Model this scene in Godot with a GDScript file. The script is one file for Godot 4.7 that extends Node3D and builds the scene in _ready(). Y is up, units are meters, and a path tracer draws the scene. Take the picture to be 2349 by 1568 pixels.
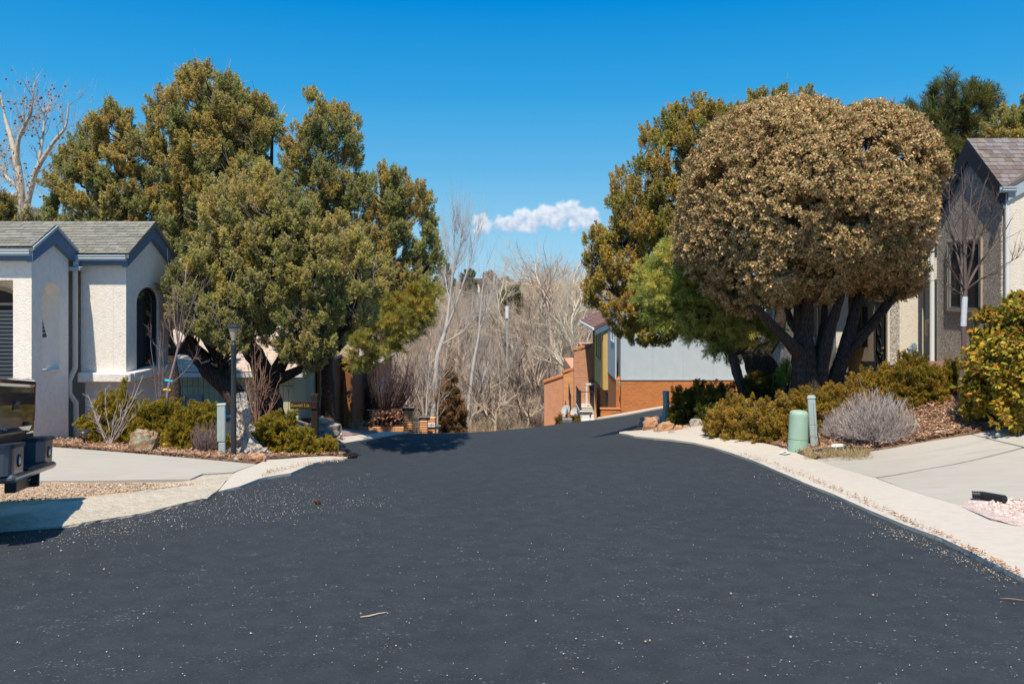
extends Node3D
# A cul-de-sac street running downhill between two houses, junipers and a bare winter wood. Metres, y up, the eye looks along -z.
const FL := 1878.4
const CX := 1174.0
const HZ := 650.4
const EYE := 1.6
var names := {}
var M := {}
var rng := RandomNumberGenerator.new()
var knots := PackedVector3Array()
var weights := PackedFloat64Array()
var rise := 0.0

func lin(r: float, g: float, b: float) -> Color:
	return Color(r, g, b).linear_to_srgb()

func at(x: float, y: float, d: float) -> Vector3:
	return Vector3((x - CX) / FL * d, EYE - (y - HZ) / FL * d, -d)

# ---------- terrain: one smooth height function through surveyed knots ----------
func make_terrain():
	var free := [[0,0,0],[-8,0,0],[8,0,.1],[0,-10,.9],[-20,-5,.4],[20,-5,.6],[0,4,-.36],[0,8,-.72],[-4,8,-.72],[-9,8,-.72],[0,13,-1.2],[-3,13,-1.22],[3,13,-1.15],[0,16.5,-1.75],[-2,16.5,-1.9],[0,20,-2.54],[0,25,-3.55],[0,30,-4.15],[0,37,-5.0],[-4,20,-2.6],[-8,22,-2.8],[-5.6,37.5,-5.25],[-9,36,-4.9],
		[-12,14,-1.2],[-20,12,-.8],[-20,25,-2.2],[-12,30,-3.6],[-14,40,-5.2],[2.5,30,-3.95],[14,12,-.3],[20,20,.2],[25,5,.6],[16,30,-1.2],[8,28,-2.2],[22,40,-2.5],
		[0,45,-6.9],[-12,48,-7.2],[14,47,-5.4],[0,60,-9.2],[-30,60,-9],[30,60,-8.2],[0,90,-9.6],[-50,90,-9],[50,90,-8.5],[0,150,-6],[-90,150,-4.5],[90,150,-5],[0,250,.6],[-150,250,1.4],[150,250,.8],[0,420,1.5],[-300,420,4],[300,420,2]]
	for p in free:
		knots.append(Vector3(p[0], p[2], -p[1]))
	for p in [[760,1018,26],[945,993,36],[535,1050,13],[156,1011,15.7],[735,1003,26],[690,972,30],[1832,1040,13.6],[1420,994,19.5],[1520,976,21],[1850,905,17],[2210,925,14],[2348,980,12.5],[1880,1060,12.7],[2348,1155,8.6],[2200,835,17],[2025,848,20],[1800,890,20],[1600,970,19],[1428,947,33],[1548,925,32],[1300,970,36.5]]:
		knots.append(at(p[0], p[1], p[2]))
	var n := knots.size()
	var a := []
	for i in n + 1:
		var row := PackedFloat64Array()
		row.resize(n + 2)
		for j in n:
			row[j] = 1.0 if i == n else sqrt((knots[i].x - knots[j].x) ** 2 + (knots[i].z - knots[j].z) ** 2 + 4.0)
		row[n] = 0.0 if i == n else 1.0
		row[n + 1] = 0.0 if i == n else knots[i].y
		a.append(row)
	for k in n + 1:
		var best := k
		for i in range(k + 1, n + 1):
			if absf(a[i][k]) > absf(a[best][k]):
				best = i
		var t = a[k]
		a[k] = a[best]
		a[best] = t
		var pr: PackedFloat64Array = a[k]
		for i in range(k + 1, n + 1):
			var r: PackedFloat64Array = a[i]
			var f := r[k] / pr[k]
			if f != 0.0:
				for j in range(k, n + 2):
					r[j] -= f * pr[j]
				a[i] = r
	weights.resize(n + 1)
	for k in range(n, -1, -1):
		var s: float = a[k][n + 1]
		for j in range(k + 1, n + 1):
			s -= a[k][j] * weights[j]
		weights[k] = s / a[k][k]
	rise = weights[n]

func G(x: float, z: float) -> float:
	var s := rise
	for i in knots.size():
		var k := knots[i]
		s += weights[i] * sqrt((x - k.x) * (x - k.x) + (z - k.z) * (z - k.z) + 4.0)
	return s

func ground(x: float, z: float, up := 0.0) -> Vector3:
	return Vector3(x, G(x, z) + up, z)

func hit(px: float, py: float) -> Vector3:
	var d := 1.5
	while d < 120.0:
		var p := at(px, py, d)
		if p.y <= G(p.x, p.z):
			break
		d += 0.4
	var lo := d - 0.4
	for i in 12:
		var m := (lo + d) / 2.0
		var p := at(px, py, m)
		if p.y <= G(p.x, p.z):
			d = m
		else:
			lo = m
	var q := at(px, py, d)
	return Vector3(q.x, G(q.x, q.z), q.z)

func flat(px: float, py: float) -> Vector2:
	var p := hit(px, py)
	return Vector2(p.x, p.z)

# ---------- mesh collector ----------
class MB:
	var v := PackedVector3Array()
	var n := PackedVector3Array()
	var c := PackedColorArray()
	var uv := PackedVector2Array()
	var ix := PackedInt32Array()
	var col := Color(1, 1, 1)
	func face(pts: Array, out: Vector3):
		var nn: Vector3 = (pts[1] - pts[0]).cross(pts[2] - pts[0]).normalized()
		if nn.dot(out) < 0.0:
			nn = -nn
			pts = pts.duplicate()
			pts.reverse()
		var o := v.size()
		for p in pts:
			v.append(p)
			n.append(nn)
			c.append(col)
			uv.append(Vector2(p.x, p.y))
		for k in range(1, pts.size() - 1):
			ix.append_array([o, o + k + 1, o + k])
	func quad_uv(p: Array, out: Vector3, t: Array):
		var o := v.size()
		var nn: Vector3 = (p[1] - p[0]).cross(p[2] - p[0]).normalized()
		if nn.dot(out) < 0.0:
			nn = -nn
		for k in 4:
			v.append(p[k])
			n.append(nn)
			c.append(col)
			uv.append(t[k])
		ix.append_array([o, o + 2, o + 1, o, o + 3, o + 2])
	func box(ce: Vector3, s: Vector3, b := Basis(), bev := 0.0):
		var h := s * 0.5
		bev = minf(bev, minf(h.x, minf(h.y, h.z)) * 0.9)
		var P := func(sg: Vector3, ax: int) -> Vector3:
			var q := Vector3(sg.x * (h.x - bev), sg.y * (h.y - bev), sg.z * (h.z - bev))
			q[ax] = sg[ax] * h[ax]
			return ce + b * q
		for ax in 3:
			var u := (ax + 1) % 3
			var w := (ax + 2) % 3
			for s1 in [-1.0, 1.0]:
				var pts := []
				for q in [[-1.0, -1.0], [1.0, -1.0], [1.0, 1.0], [-1.0, 1.0]]:
					var sg := Vector3()
					sg[ax] = s1
					sg[u] = q[0]
					sg[w] = q[1]
					pts.append(P.call(sg, ax))
				var o := Vector3()
				o[ax] = s1
				face(pts, b * o)
		if bev > 0.0:
			for ax in 3:
				var u := (ax + 1) % 3
				var w := (ax + 2) % 3
				for su in [-1.0, 1.0]:
					for sw in [-1.0, 1.0]:
						var s0 := Vector3()
						s0[u] = su
						s0[w] = sw
						var s1 := s0
						s0[ax] = -1.0
						s1[ax] = 1.0
						var o := Vector3()
						o[u] = su
						o[w] = sw
						face([P.call(s0, u), P.call(s1, u), P.call(s1, w), P.call(s0, w)], b * o)
			for sx in [-1.0, 1.0]:
				for sy in [-1.0, 1.0]:
					for sz in [-1.0, 1.0]:
						var sg := Vector3(sx, sy, sz)
						face([P.call(sg, 0), P.call(sg, 1), P.call(sg, 2)], b * sg)
	func tube(pts: Array, rad: Array, sides := 6, cap := true):
		var o := v.size()
		var m := pts.size()
		var t0: Vector3 = (pts[1] - pts[0]).normalized()
		var ax := Vector3.UP if absf(t0.y) < 0.9 else Vector3.RIGHT
		var e1 := t0.cross(ax).normalized()
		var run := 0.0
		for i in m:
			var t: Vector3 = (pts[mini(i + 1, m - 1)] - pts[maxi(i - 1, 0)]).normalized()
			e1 = (e1 - t * e1.dot(t)).normalized()
			var e2 := t.cross(e1)
			if i > 0:
				run += (pts[i] - pts[i - 1]).length()
			for k in sides:
				var an := TAU * k / sides
				var dir := e1 * cos(an) + e2 * sin(an)
				v.append(pts[i] + dir * rad[i])
				n.append(dir)
				c.append(col)
				uv.append(Vector2(float(k) / sides, run))
		for i in m - 1:
			for k in sides:
				var k2 := (k + 1) % sides
				var a := o + i * sides + k
				var b := o + i * sides + k2
				ix.append_array([a, a + sides, b, b, a + sides, b + sides])
		if cap and rad[m - 1] > 0.004:
			var pts2 := []
			for k in sides:
				pts2.append(v[o + (m - 1) * sides + k])
			face(pts2, (pts[m - 1] - pts[m - 2]))
			pts2 = []
			for k in sides:
				pts2.append(v[o + k])
			face(pts2, pts[0] - pts[1])
	func lathe(ce: Vector3, prof: Array, sides := 16, b := Basis(), smooth := true):
		# prof: [radius, height] pairs, bottom to top
		var m := prof.size()
		for i in m - 1:
			var p0 = prof[i]
			var p1 = prof[i + 1]
			var sl := Vector2(p1[1] - p0[1], p0[0] - p1[0]).normalized()
			var o := v.size()
			for k in sides + 1:
				var an := TAU * k / sides
				var dir := Vector3(cos(an), 0, sin(an))
				var nn := b * (dir * sl.x + Vector3.UP * sl.y)
				for p in [p0, p1]:
					v.append(ce + b * (dir * p[0] + Vector3.UP * p[1]))
					n.append(nn)
					c.append(col)
					uv.append(Vector2(float(k) / sides, p[1]))
			for k in sides:
				var a := o + k * 2
				ix.append_array([a, a + 2, a + 1, a + 1, a + 2, a + 3])
	func prism(poly: PackedVector2Array, o: Vector3, ex: Vector3, ey: Vector3, ez: Vector3, depth: float, sides := true):
		var tr := Geometry2D.triangulate_polygon(poly)
		var W := func(p: Vector2, z: float) -> Vector3: return o + ex * p.x + ey * p.y + ez * z
		for k in range(0, tr.size(), 3):
			face([W.call(poly[tr[k]], depth), W.call(poly[tr[k + 1]], depth), W.call(poly[tr[k + 2]], depth)], ez)
			face([W.call(poly[tr[k]], 0.0), W.call(poly[tr[k + 1]], 0.0), W.call(poly[tr[k + 2]], 0.0)], -ez)
		if sides:
			rim(poly, o, ex, ey, ez, depth, false)
	func rim(poly: PackedVector2Array, o: Vector3, ex: Vector3, ey: Vector3, ez: Vector3, depth: float, inward: bool):
		var cw := Geometry2D.is_polygon_clockwise(poly)
		for i in poly.size():
			var p := poly[i]
			var q := poly[(i + 1) % poly.size()]
			var e := q - p
			if e.length() < 1e-5:
				continue
			var o2 := Vector2(e.y, -e.x) if not cw else Vector2(-e.y, e.x)
			if inward:
				o2 = -o2
			var A := o + ex * p.x + ey * p.y
			var B := o + ex * q.x + ey * q.y
			face([A, B, B + ez * depth, A + ez * depth], ex * o2.x + ey * o2.y)
	# a plate with openings, cut along a vertical line through each opening
	func plate(outer: PackedVector2Array, holes: Array, o: Vector3, ex: Vector3, ey: Vector3, ez: Vector3, depth: float):
		var pieces := [outer]
		for h in holes:
			var mx := 0.0
			for p in h:
				mx += p.x / h.size()
			var next := []
			for pc in pieces:
				for r in [PackedVector2Array([Vector2(-99, -99), Vector2(mx, -99), Vector2(mx, 99), Vector2(-99, 99)]), PackedVector2Array([Vector2(mx, -99), Vector2(99, -99), Vector2(99, 99), Vector2(mx, 99)])]:
					for half in Geometry2D.intersect_polygons(pc, r):
						for q in Geometry2D.clip_polygons(half, h):
							next.append(q)
			pieces = next
		for pc in pieces:
			prism(pc, o, ex, ey, ez, depth, false)
		rim(outer, o, ex, ey, ez, depth, false)
		for h in holes:
			rim(h, o, ex, ey, ez, depth, true)
	func blade(p: Vector3, dir: Vector3, side: Vector3, length: float, width: float):
		var o := v.size()
		var nn := side.cross(dir).normalized()
		for q in [p - side * width * 0.25, p + dir * length * 0.5 + side * width * 0.5, p + dir * length, p + dir * length * 0.5 - side * width * 0.5]:
			v.append(q)
			n.append(nn)
			c.append(col)
			uv.append(Vector2(q.x, q.y))
		ix.append_array([o, o + 2, o + 1, o, o + 3, o + 2])
	func mesh(mat: Material = null, into: ArrayMesh = null) -> ArrayMesh:
		var a := []
		a.resize(Mesh.ARRAY_MAX)
		a[Mesh.ARRAY_VERTEX] = v
		a[Mesh.ARRAY_NORMAL] = n
		a[Mesh.ARRAY_COLOR] = c
		a[Mesh.ARRAY_TEX_UV] = uv
		a[Mesh.ARRAY_INDEX] = ix
		var m := into if into else ArrayMesh.new()
		m.add_surface_from_arrays(Mesh.PRIMITIVE_TRIANGLES, a)
		if mat:
			m.surface_set_material(m.get_surface_count() - 1, mat)
		return m

# ---------- naming ----------
func numbered(called: String) -> String:
	var k: int = names.get(called, 0)
	names[called] = k + 1
	return called if k == 0 else "%s_%03d" % [called, k]

func tag(o: Node, label: String, category := "", group := "", kind := ""):
	if label: o.set_meta("label", label)
	if category: o.set_meta("category", category)
	if group: o.set_meta("group", group)
	if kind: o.set_meta("kind", kind)
	return o

func thing(called: String, pos: Vector3, label: String, category: String, group := "", turn := 0.0) -> Node3D:
	var o := Node3D.new()
	o.name = numbered(called)
	add_child(o)
	o.position = pos
	o.rotation.y = turn
	tag(o, label, category, group)
	return o

func part(parent: Node, called: String, mb, mat: Material) -> MeshInstance3D:
	var o := MeshInstance3D.new()
	o.mesh = mb.mesh(mat) if mb is MB else mb
	if mat and not (mb is MB): o.material_override = mat
	o.name = called if parent != self else numbered(called)
	parent.add_child(o, true)
	return o

func single(called: String, mb, mat: Material, label: String, category: String, group := "", kind := "") -> MeshInstance3D:
	var o := part(self, called, mb, mat)
	tag(o, label, category, group, kind)
	return o

func structure(called: String, mb, mat: Material) -> MeshInstance3D:
	var o := part(self, called, mb, mat)
	o.set_meta("kind", "structure")
	return o

func copy(src: Node3D, called: String, pos: Vector3, turn: float, s: float, label: String) -> Node3D:
	var o: Node3D = src.duplicate()
	o.name = numbered(called)
	add_child(o)
	o.position = pos
	o.rotation.y = turn
	o.scale = Vector3.ONE * s
	o.set_meta("label", label)
	return o

func scatter(parent: Node, called: String, mesh: Mesh, mat: Material, places: Array, tints: Array) -> MultiMeshInstance3D:
	var mm := MultiMesh.new()
	mm.transform_format = MultiMesh.TRANSFORM_3D
	mm.use_colors = true
	mm.mesh = mesh
	mm.instance_count = places.size()
	for i in places.size():
		mm.set_instance_transform(i, places[i])
		mm.set_instance_color(i, tints[i % tints.size()])
	var o := MultiMeshInstance3D.new()
	o.multimesh = mm
	o.material_override = mat
	o.name = called if parent != self else numbered(called)
	o.set_meta("kind", "stuff")
	parent.add_child(o, true)
	return o

# ---------- materials ----------
func noise(freq: float, octaves := 4, kind := FastNoiseLite.TYPE_SIMPLEX_SMOOTH, sd := 1) -> FastNoiseLite:
	var f := FastNoiseLite.new()
	f.noise_type = kind
	f.frequency = freq
	f.fractal_octaves = octaves
	f.seed = sd
	return f

func noise_image(size: int, freq: float, octaves: int, kind := FastNoiseLite.TYPE_SIMPLEX_SMOOTH, sd := 1) -> Image:
	return noise(freq, octaves, kind, sd).get_seamless_image(size, size)

# a picture whose grey noise runs through a row of linear colours
func ramp(im: Image, cols: Array) -> ImageTexture:
	var w := im.get_width()
	var h := im.get_height()
	var src := im.get_data()
	var st := src.size() / (w * h)
	var table := PackedByteArray()
	for i in 256:
		var t := i / 255.0 * (cols.size() - 1)
		var k := mini(int(t), cols.size() - 2)
		var cc: Color = cols[k].lerp(cols[k + 1], t - k).linear_to_srgb()
		table.append_array([int(cc.r * 255), int(cc.g * 255), int(cc.b * 255)])
	var out := PackedByteArray()
	out.resize(w * h * 3)
	for i in w * h:
		var g := src[i * st] * 3
		out[i * 3] = table[g]
		out[i * 3 + 1] = table[g + 1]
		out[i * 3 + 2] = table[g + 2]
	return ImageTexture.create_from_image(Image.create_from_data(w, h, false, Image.FORMAT_RGB8, out))

func mat(key: String, color: Color, rough := 0.85, metal := 0.0) -> StandardMaterial3D:
	var m := StandardMaterial3D.new()
	m.resource_name = key
	m.albedo_color = color.linear_to_srgb()
	m.roughness = rough
	m.metallic = metal
	m.vertex_color_use_as_albedo = true
	m.metallic_specular = 0.4
	M[key] = m
	return m

func textured(m: StandardMaterial3D, alb: Texture2D, height: Texture2D, scale: Vector3, cm := 1.0, world := true):
	m.uv1_triplanar = true
	m.uv1_world_triplanar = world
	m.uv1_scale = scale
	m.uv1_triplanar_sharpness = 4.0
	if alb: m.albedo_texture = alb
	if height:
		m.heightmap_enabled = true
		m.heightmap_texture = height
		m.heightmap_scale = cm
	return m

func speckled(size: int, base: Color, blot: float, specks: Array, sd: int, scuffs := false) -> ImageTexture:
	# fine two-octave grain plus scattered grains; specks: [count, radius px, colour, colour]
	var r := RandomNumberGenerator.new()
	r.seed = sd
	var a := noise_image(size, 0.25, 3, FastNoiseLite.TYPE_SIMPLEX_SMOOTH, sd).get_data()
	var b := noise_image(size, 0.012, 4, FastNoiseLite.TYPE_SIMPLEX_SMOOTH, sd + 7).get_data()
	var out := PackedByteArray()
	out.resize(size * size * 3)
	var lut := PackedByteArray()
	for i in 512:
		var k := maxf(0.05, 1.0 + (i / 511.0 - 0.5) * 2.0 * blot)
		var cc := Color(base.r * k, base.g * k, base.b * k).linear_to_srgb()
		lut.append_array([mini(255, int(cc.r * 255)), mini(255, int(cc.g * 255)), mini(255, int(cc.b * 255))])
	for i in size * size:
		var g := (int(a[i]) * 2 + int(b[i]) * 2) / 2 * 3
		out[i * 3] = lut[g]
		out[i * 3 + 1] = lut[g + 1]
		out[i * 3 + 2] = lut[g + 2]
	var im := Image.create_from_data(size, size, false, Image.FORMAT_RGB8, out)
	for s in specks:
		for i in s[0]:
			var cc: Color = s[2].lerp(s[3], r.randf()).linear_to_srgb()
			var w: int = 1 + int(r.randf() * s[1])
			im.fill_rect(Rect2i(r.randi() % (size - 6), r.randi() % (size - 6), w, maxi(1, int(w * r.randf_range(.6, 1.2)))), cc)
	if scuffs:
		# pale scuffs: short strokes across the road, in drifts
		var drift := noise(0.004, 3, FastNoiseLite.TYPE_SIMPLEX_SMOOTH, sd + 3)
		for i in 15000:
			var x := r.randi() % (size - 34)
			var y := r.randi() % (size - 6)
			if drift.get_noise_2d(x, y * 1.6) < -.05 + r.randf() * .35: continue
			var cc := Color(.055, .064, .072).lerp(Color(.20, .21, .21), pow(r.randf(), 3.0)).linear_to_srgb()
			for k in r.randi_range(1, 3):
				im.fill_rect(Rect2i(x + r.randi() % 30, y + r.randi() % 6, r.randi_range(1, 4), r.randi_range(1, 3)), cc)
	return ImageTexture.create_from_image(im)

func make_materials():
	var tex := func(im: Image) -> ImageTexture: return ImageTexture.create_from_image(im)
	var fine := noise_image(512, 0.05, 5)
	var trowel := noise(0.022, 3, FastNoiseLite.TYPE_SIMPLEX_SMOOTH, 9)
	trowel.domain_warp_enabled = true
	trowel.domain_warp_amplitude = 24.0
	trowel.domain_warp_frequency = 0.03
	trowel.fractal_type = FastNoiseLite.FRACTAL_RIDGED
	var trowel_t: ImageTexture = tex.call(trowel.get_seamless_image(512, 512))
	var fine_t: ImageTexture = tex.call(fine)
	var mott := noise_image(512, 0.008, 5, FastNoiseLite.TYPE_SIMPLEX_SMOOTH, 3)
	# stucco walls
	textured(mat("stucco", Color(1, 1, 1), 0.92), ramp(mott, [Color(.72, .665, .60), Color(.80, .75, .685), Color(.82, .78, .72)]), trowel_t, Vector3.ONE * 1.25, 0.6)
	textured(mat("stucco_shaded", Color(1, 1, 1), 0.92), ramp(mott, [Color(.45, .37, .27), Color(.53, .44, .33), Color(.56, .47, .35)]), trowel_t, Vector3.ONE * 1.25, 0.5)  # pale stucco again, with the shade of side-facing planes put into its colour
	textured(mat("stucco_white", Color(1, 1, 1), 0.92), ramp(mott, [Color(.68, .63, .52), Color(.75, .70, .60), Color(.77, .73, .64)]), trowel_t, Vector3.ONE * 1.1, 0.6)
	textured(mat("stucco_orange", Color(1, 1, 1), 0.92), ramp(mott, [Color(.44, .165, .06), Color(.50, .195, .072), Color(.53, .21, .08)]), trowel_t, Vector3.ONE * 0.35, 1.2)
	textured(mat("adobe", Color(1, 1, 1), 0.92), ramp(mott, [Color(.53, .26, .15), Color(.60, .31, .19), Color(.63, .34, .22)]), fine_t, Vector3.ONE * 0.6, 1.5)
	textured(mat("pillar_block", Color(1, 1, 1), 0.92), ramp(mott, [Color(.62, .31, .14), Color(.70, .36, .17), Color(.72, .39, .19)]), fine_t, Vector3.ONE * 0.8, 1.2)
	# exposed aggregate
	var cel := noise(0.11, 1, FastNoiseLite.TYPE_CELLULAR, 4)
	cel.cellular_return_type = FastNoiseLite.RETURN_CELL_VALUE
	var celh := noise(0.11, 1, FastNoiseLite.TYPE_CELLULAR, 4)
	textured(mat("aggregate", Color(1, 1, 1), 0.85), ramp(cel.get_seamless_image(512, 512), [Color(.16, .15, .13), Color(.62, .58, .52), Color(.30, .27, .24), Color(.70, .66, .60), Color(.38, .34, .29), Color(.76, .72, .68)]), tex.call(celh.get_seamless_image(512, 512)), Vector3.ONE * 0.75, -1.6)
	# painted boards and trims
	textured(mat("blue_trim", Color(1, 1, 1), 0.6), ramp(mott, [Color(.085, .155, .25), Color(.10, .18, .29)]), fine_t, Vector3(.4, .4, .4), 0.15)
	mat("gutter", Color(.36, .44, .50), 0.4)
	mat("gutter_dark", Color(.12, .2, .3), 0.45)
	mat("white_metal", Color(.72, .74, .74), 0.45)
	mat("downspout", Color(.60, .55, .49), 0.5)
	textured(mat("blue_siding", Color(1, 1, 1), 0.7), ramp(mott, [Color(.45, .52, .57), Color(.50, .57, .62)]), fine_t, Vector3(.5, .5, .5), 0.2)
	textured(mat("yellow_paint", Color(1, 1, 1), 0.75), ramp(mott, [Color(.50, .36, .15), Color(.56, .41, .18)]), fine_t, Vector3(.5, .5, .5), 0.3)
	mat("ochre_trim", Color(.42, .27, .05), 0.7)
	textured(mat("green_siding", Color(1, 1, 1), 0.8), ramp(mott, [Color(.42, .41, .27), Color(.47, .46, .31)]), fine_t, Vector3.ONE, 0.2)
	var grain := noise(0.02, 4, FastNoiseLite.TYPE_SIMPLEX_SMOOTH, 12).get_seamless_image(512, 512)
	textured(mat("cedar", Color(1, 1, 1), 0.8), ramp(grain, [Color(.15, .06, .028), Color(.24, .10, .045), Color(.20, .08, .035)]), fine_t, Vector3(.5, 6, .5), 0.3)
	textured(mat("orange_board", Color(1, 1, 1), 0.8), ramp(grain, [Color(.30, .12, .04), Color(.42, .18, .06)]), fine_t, Vector3(.5, 5, .5), 0.3)
	textured(mat("dark_wood", Color(1, 1, 1), 0.7), ramp(grain, [Color(.018, .010, .009), Color(.035, .02, .016)]), fine_t, Vector3(5, .6, 5), 0.3)
	textured(mat("old_plank", Color(1, 1, 1), 0.85), ramp(grain, [Color(.26, .14, .07), Color(.40, .25, .14)]), fine_t, Vector3(7, .6, 7), 0.4)
	mat("white_board", Color(.60, .62, .64), 0.7)
	mat("sign_gold", Color(.34, .24, .03), 0.5)
	# roofs
	var grit: ImageTexture = speckled(512, Color(.5, .5, .5), 0.35, [[2500, 2, Color(.75, .75, .75), Color(.3, .3, .3)]], 21)
	for s in [["shingle_a", Color(.235, .23, .195)], ["shingle_b", Color(.275, .268, .23)], ["shingle_c", Color(.205, .20, .17)], ["shingle_d", Color(.25, .247, .225)], ["brown_a", Color(.20, .165, .155)], ["brown_b", Color(.25, .215, .20)], ["brown_c", Color(.165, .135, .128)], ["brown_d", Color(.235, .225, .24)], ["tan_a", Color(.60, .49, .40)], ["tan_b", Color(.52, .42, .34)], ["red_a", Color(.22, .12, .10)], ["red_b", Color(.17, .10, .085)]]:
		textured(mat(s[0], s[1] * 1.7, 0.95), grit, null, Vector3.ONE * 1.6)
	mat("drip", Color(.34, .42, .48), 0.5)
	mat("black_trim", Color(.03, .032, .04), 0.55)
	# glass
	var gl := mat("glass", Color(.02, .03, .035), 0.04)
	gl.metallic_specular = 0.9
	gl.vertex_color_use_as_albedo = false
	mat("dark_frame", Color(.03, .032, .036), 0.4)
	mat("tan_frame", Color(.40, .34, .26), 0.5)
	mat("steel_frame", Color(.30, .33, .34), 0.35, 0.3)
	mat("blind", Color(.32, .35, .36), 0.6)
	mat("dark_screen", Color(.035, .038, .045), 0.7)
	# roads
	var asphalt := speckled(2048, Color(.029, .036, .044), 0.40, [[30000, 2, Color(.065, .08, .098), Color(.10, .115, .135)], [26000, 3, Color(.011, .014, .019), Color(.024, .029, .036)], [700, 3, Color(.22, .24, .25), Color(.36, .35, .33)]], 31, true)
	var am := mat("asphalt", Color(1, 1, 1), 0.88)
	am.albedo_texture = asphalt
	am.uv1_scale = Vector3(.14, .14, 1)
	am.heightmap_enabled = true
	am.heightmap_texture = tex.call(noise_image(512, 0.22, 2, FastNoiseLite.TYPE_SIMPLEX_SMOOTH, 33))
	am.heightmap_scale = 0.5
	var con := speckled(1024, Color(.52, .475, .41), 0.12, [[4000, 1, Color(.34, .30, .24), Color(.40, .36, .3)], [60, 3, Color(.05, .05, .05), Color(.2, .18, .15)]], 35)
	var cm := mat("concrete_curb", Color(1, 1, 1), 0.9)
	cm.albedo_texture = con
	cm.uv1_scale = Vector3(.45, .45, 1)
	cm.heightmap_enabled = true
	cm.heightmap_texture = fine_t
	cm.heightmap_scale = 0.25
	var streak := noise(0.01, 5, FastNoiseLite.TYPE_SIMPLEX_SMOOTH, 38).get_seamless_image(512, 512)
	var dm := mat("concrete_drive", Color(1, 1, 1), 0.85)
	dm.albedo_texture = ramp(streak, [Color(.36, .34, .30), Color(.43, .41, .37), Color(.41, .38, .325), Color(.45, .43, .39)])
	dm.uv1_scale = Vector3(.10, .4, 1)
	var tg := speckled(1024, Color(.46, .335, .225), 0.30, [[16000, 3, Color(.55, .42, .30), Color(.36, .25, .16)], [2200, 4, Color(.66, .58, .50), Color(.5, .38, .28)], [420, 5, Color(.10, .09, .08), Color(.22, .19, .16)]], 41)
	var gm := mat("tan_gravel", Color(1, 1, 1), 0.95)
	gm.albedo_texture = tg
	gm.uv1_scale = Vector3(.5, .5, 1)
	gm.heightmap_enabled = true
	gm.heightmap_texture = tex.call(noise_image(512, 0.12, 3, FastNoiseLite.TYPE_CELLULAR, 42))
	gm.heightmap_scale = -1.2
	var cr := speckled(1024, Color(.47, .42, .34), 0.28, [[5000, 3, Color(.30, .27, .23), Color(.40, .36, .30)], [900, 4, Color(.07, .07, .07), Color(.2, .19, .17)]], 44)
	var crm := mat("crumbled_concrete", Color(1, 1, 1), 0.95)
	crm.albedo_texture = cr
	crm.uv1_scale = Vector3(.5, .5, 1)
	crm.heightmap_enabled = true
	crm.heightmap_texture = fine_t
	crm.heightmap_scale = 2.0
	var mu := speckled(1024, Color(.22, .13, .085), 0.55, [[9000, 5, Color(.34, .20, .12), Color(.16, .09, .06)], [3500, 5, Color(.42, .29, .19), Color(.10, .06, .045)]], 46)
	var mm := mat("mulch", Color(1, 1, 1), 0.95)
	mm.albedo_texture = mu
	mm.uv1_scale = Vector3(.6, .6, 1)
	mm.heightmap_enabled = true
	mm.heightmap_texture = tex.call(noise_image(512, 0.07, 4, FastNoiseLite.TYPE_CELLULAR, 47))
	mm.heightmap_scale = -3.0
	var pg := speckled(1024, Color(.27, .19, .19), 0.3, [[14000, 4, Color(.33, .24, .25), Color(.20, .14, .14)]], 49)
	var pm := mat("purple_gravel", Color(1, 1, 1), 0.95)
	pm.albedo_texture = pg
	pm.uv1_scale = Vector3(.5, .5, 1)
	var gr := speckled(1024, Color(.24, .185, .115), 0.45, [[6000, 4, Color(.34, .27, .17), Color(.14, .11, .07)]], 51)
	var grm := mat("dry_ground", Color(1, 1, 1), 0.97)
	grm.albedo_texture = gr
	grm.uv1_scale = Vector3(.35, .35, 1)
	# rocks
	for s in [["rock_tan", [Color(.30, .20, .13), Color(.45, .30, .19), Color(.52, .38, .27)]], ["rock_rust", [Color(.38, .20, .11), Color(.52, .29, .16), Color(.44, .30, .22)]], ["rock_grey", [Color(.26, .22, .19), Color(.40, .35, .30), Color(.48, .42, .37)]], ["rock_black", [Color(.012, .011, .010), Color(.03, .026, .022)]], ["rock_pink", [Color(.46, .33, .29), Color(.62, .50, .45), Color(.70, .60, .55)]]]:
		textured(mat(s[0], Color(1, 1, 1), 0.93), ramp(noise_image(256, 0.02, 5, FastNoiseLite.TYPE_SIMPLEX_SMOOTH, 60), s[1]), fine_t, Vector3.ONE * 1.5, 1.5)
	textured(mat("rock_lichen", Color(1, 1, 1), 0.93), ramp(noise_image(256, 0.016, 4, FastNoiseLite.TYPE_SIMPLEX_SMOOTH, 63), [Color(.20, .115, .06), Color(.26, .15, .085), Color(.30, .18, .10), Color(.30, .36, .27), Color(.36, .43, .33)]), fine_t, Vector3.ONE * 1.6, 1.2)
	textured(mat("driftwood", Color(1, 1, 1), 0.9), ramp(noise_image(256, 0.03, 5, FastNoiseLite.TYPE_SIMPLEX_SMOOTH, 66), [Color(.12, .08, .055), Color(.42, .36, .30), Color(.52, .47, .42), Color(.58, .54, .50)]), tex.call(noise_image(256, 0.05, 4, FastNoiseLite.TYPE_SIMPLEX_SMOOTH, 67)), Vector3(2, .9, 2), 5.0)
	# bark and twigs
	textured(mat("bark_dark", Color(1, 1, 1), 0.95), ramp(noise_image(256, 0.03, 5, FastNoiseLite.TYPE_SIMPLEX_SMOOTH, 70), [Color(.025, .018, .015), Color(.085, .062, .05), Color(.17, .135, .112)]), tex.call(noise_image(256, 0.05, 4, FastNoiseLite.TYPE_SIMPLEX_SMOOTH, 71)), Vector3(4, .9, 4), 4.0)
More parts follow.
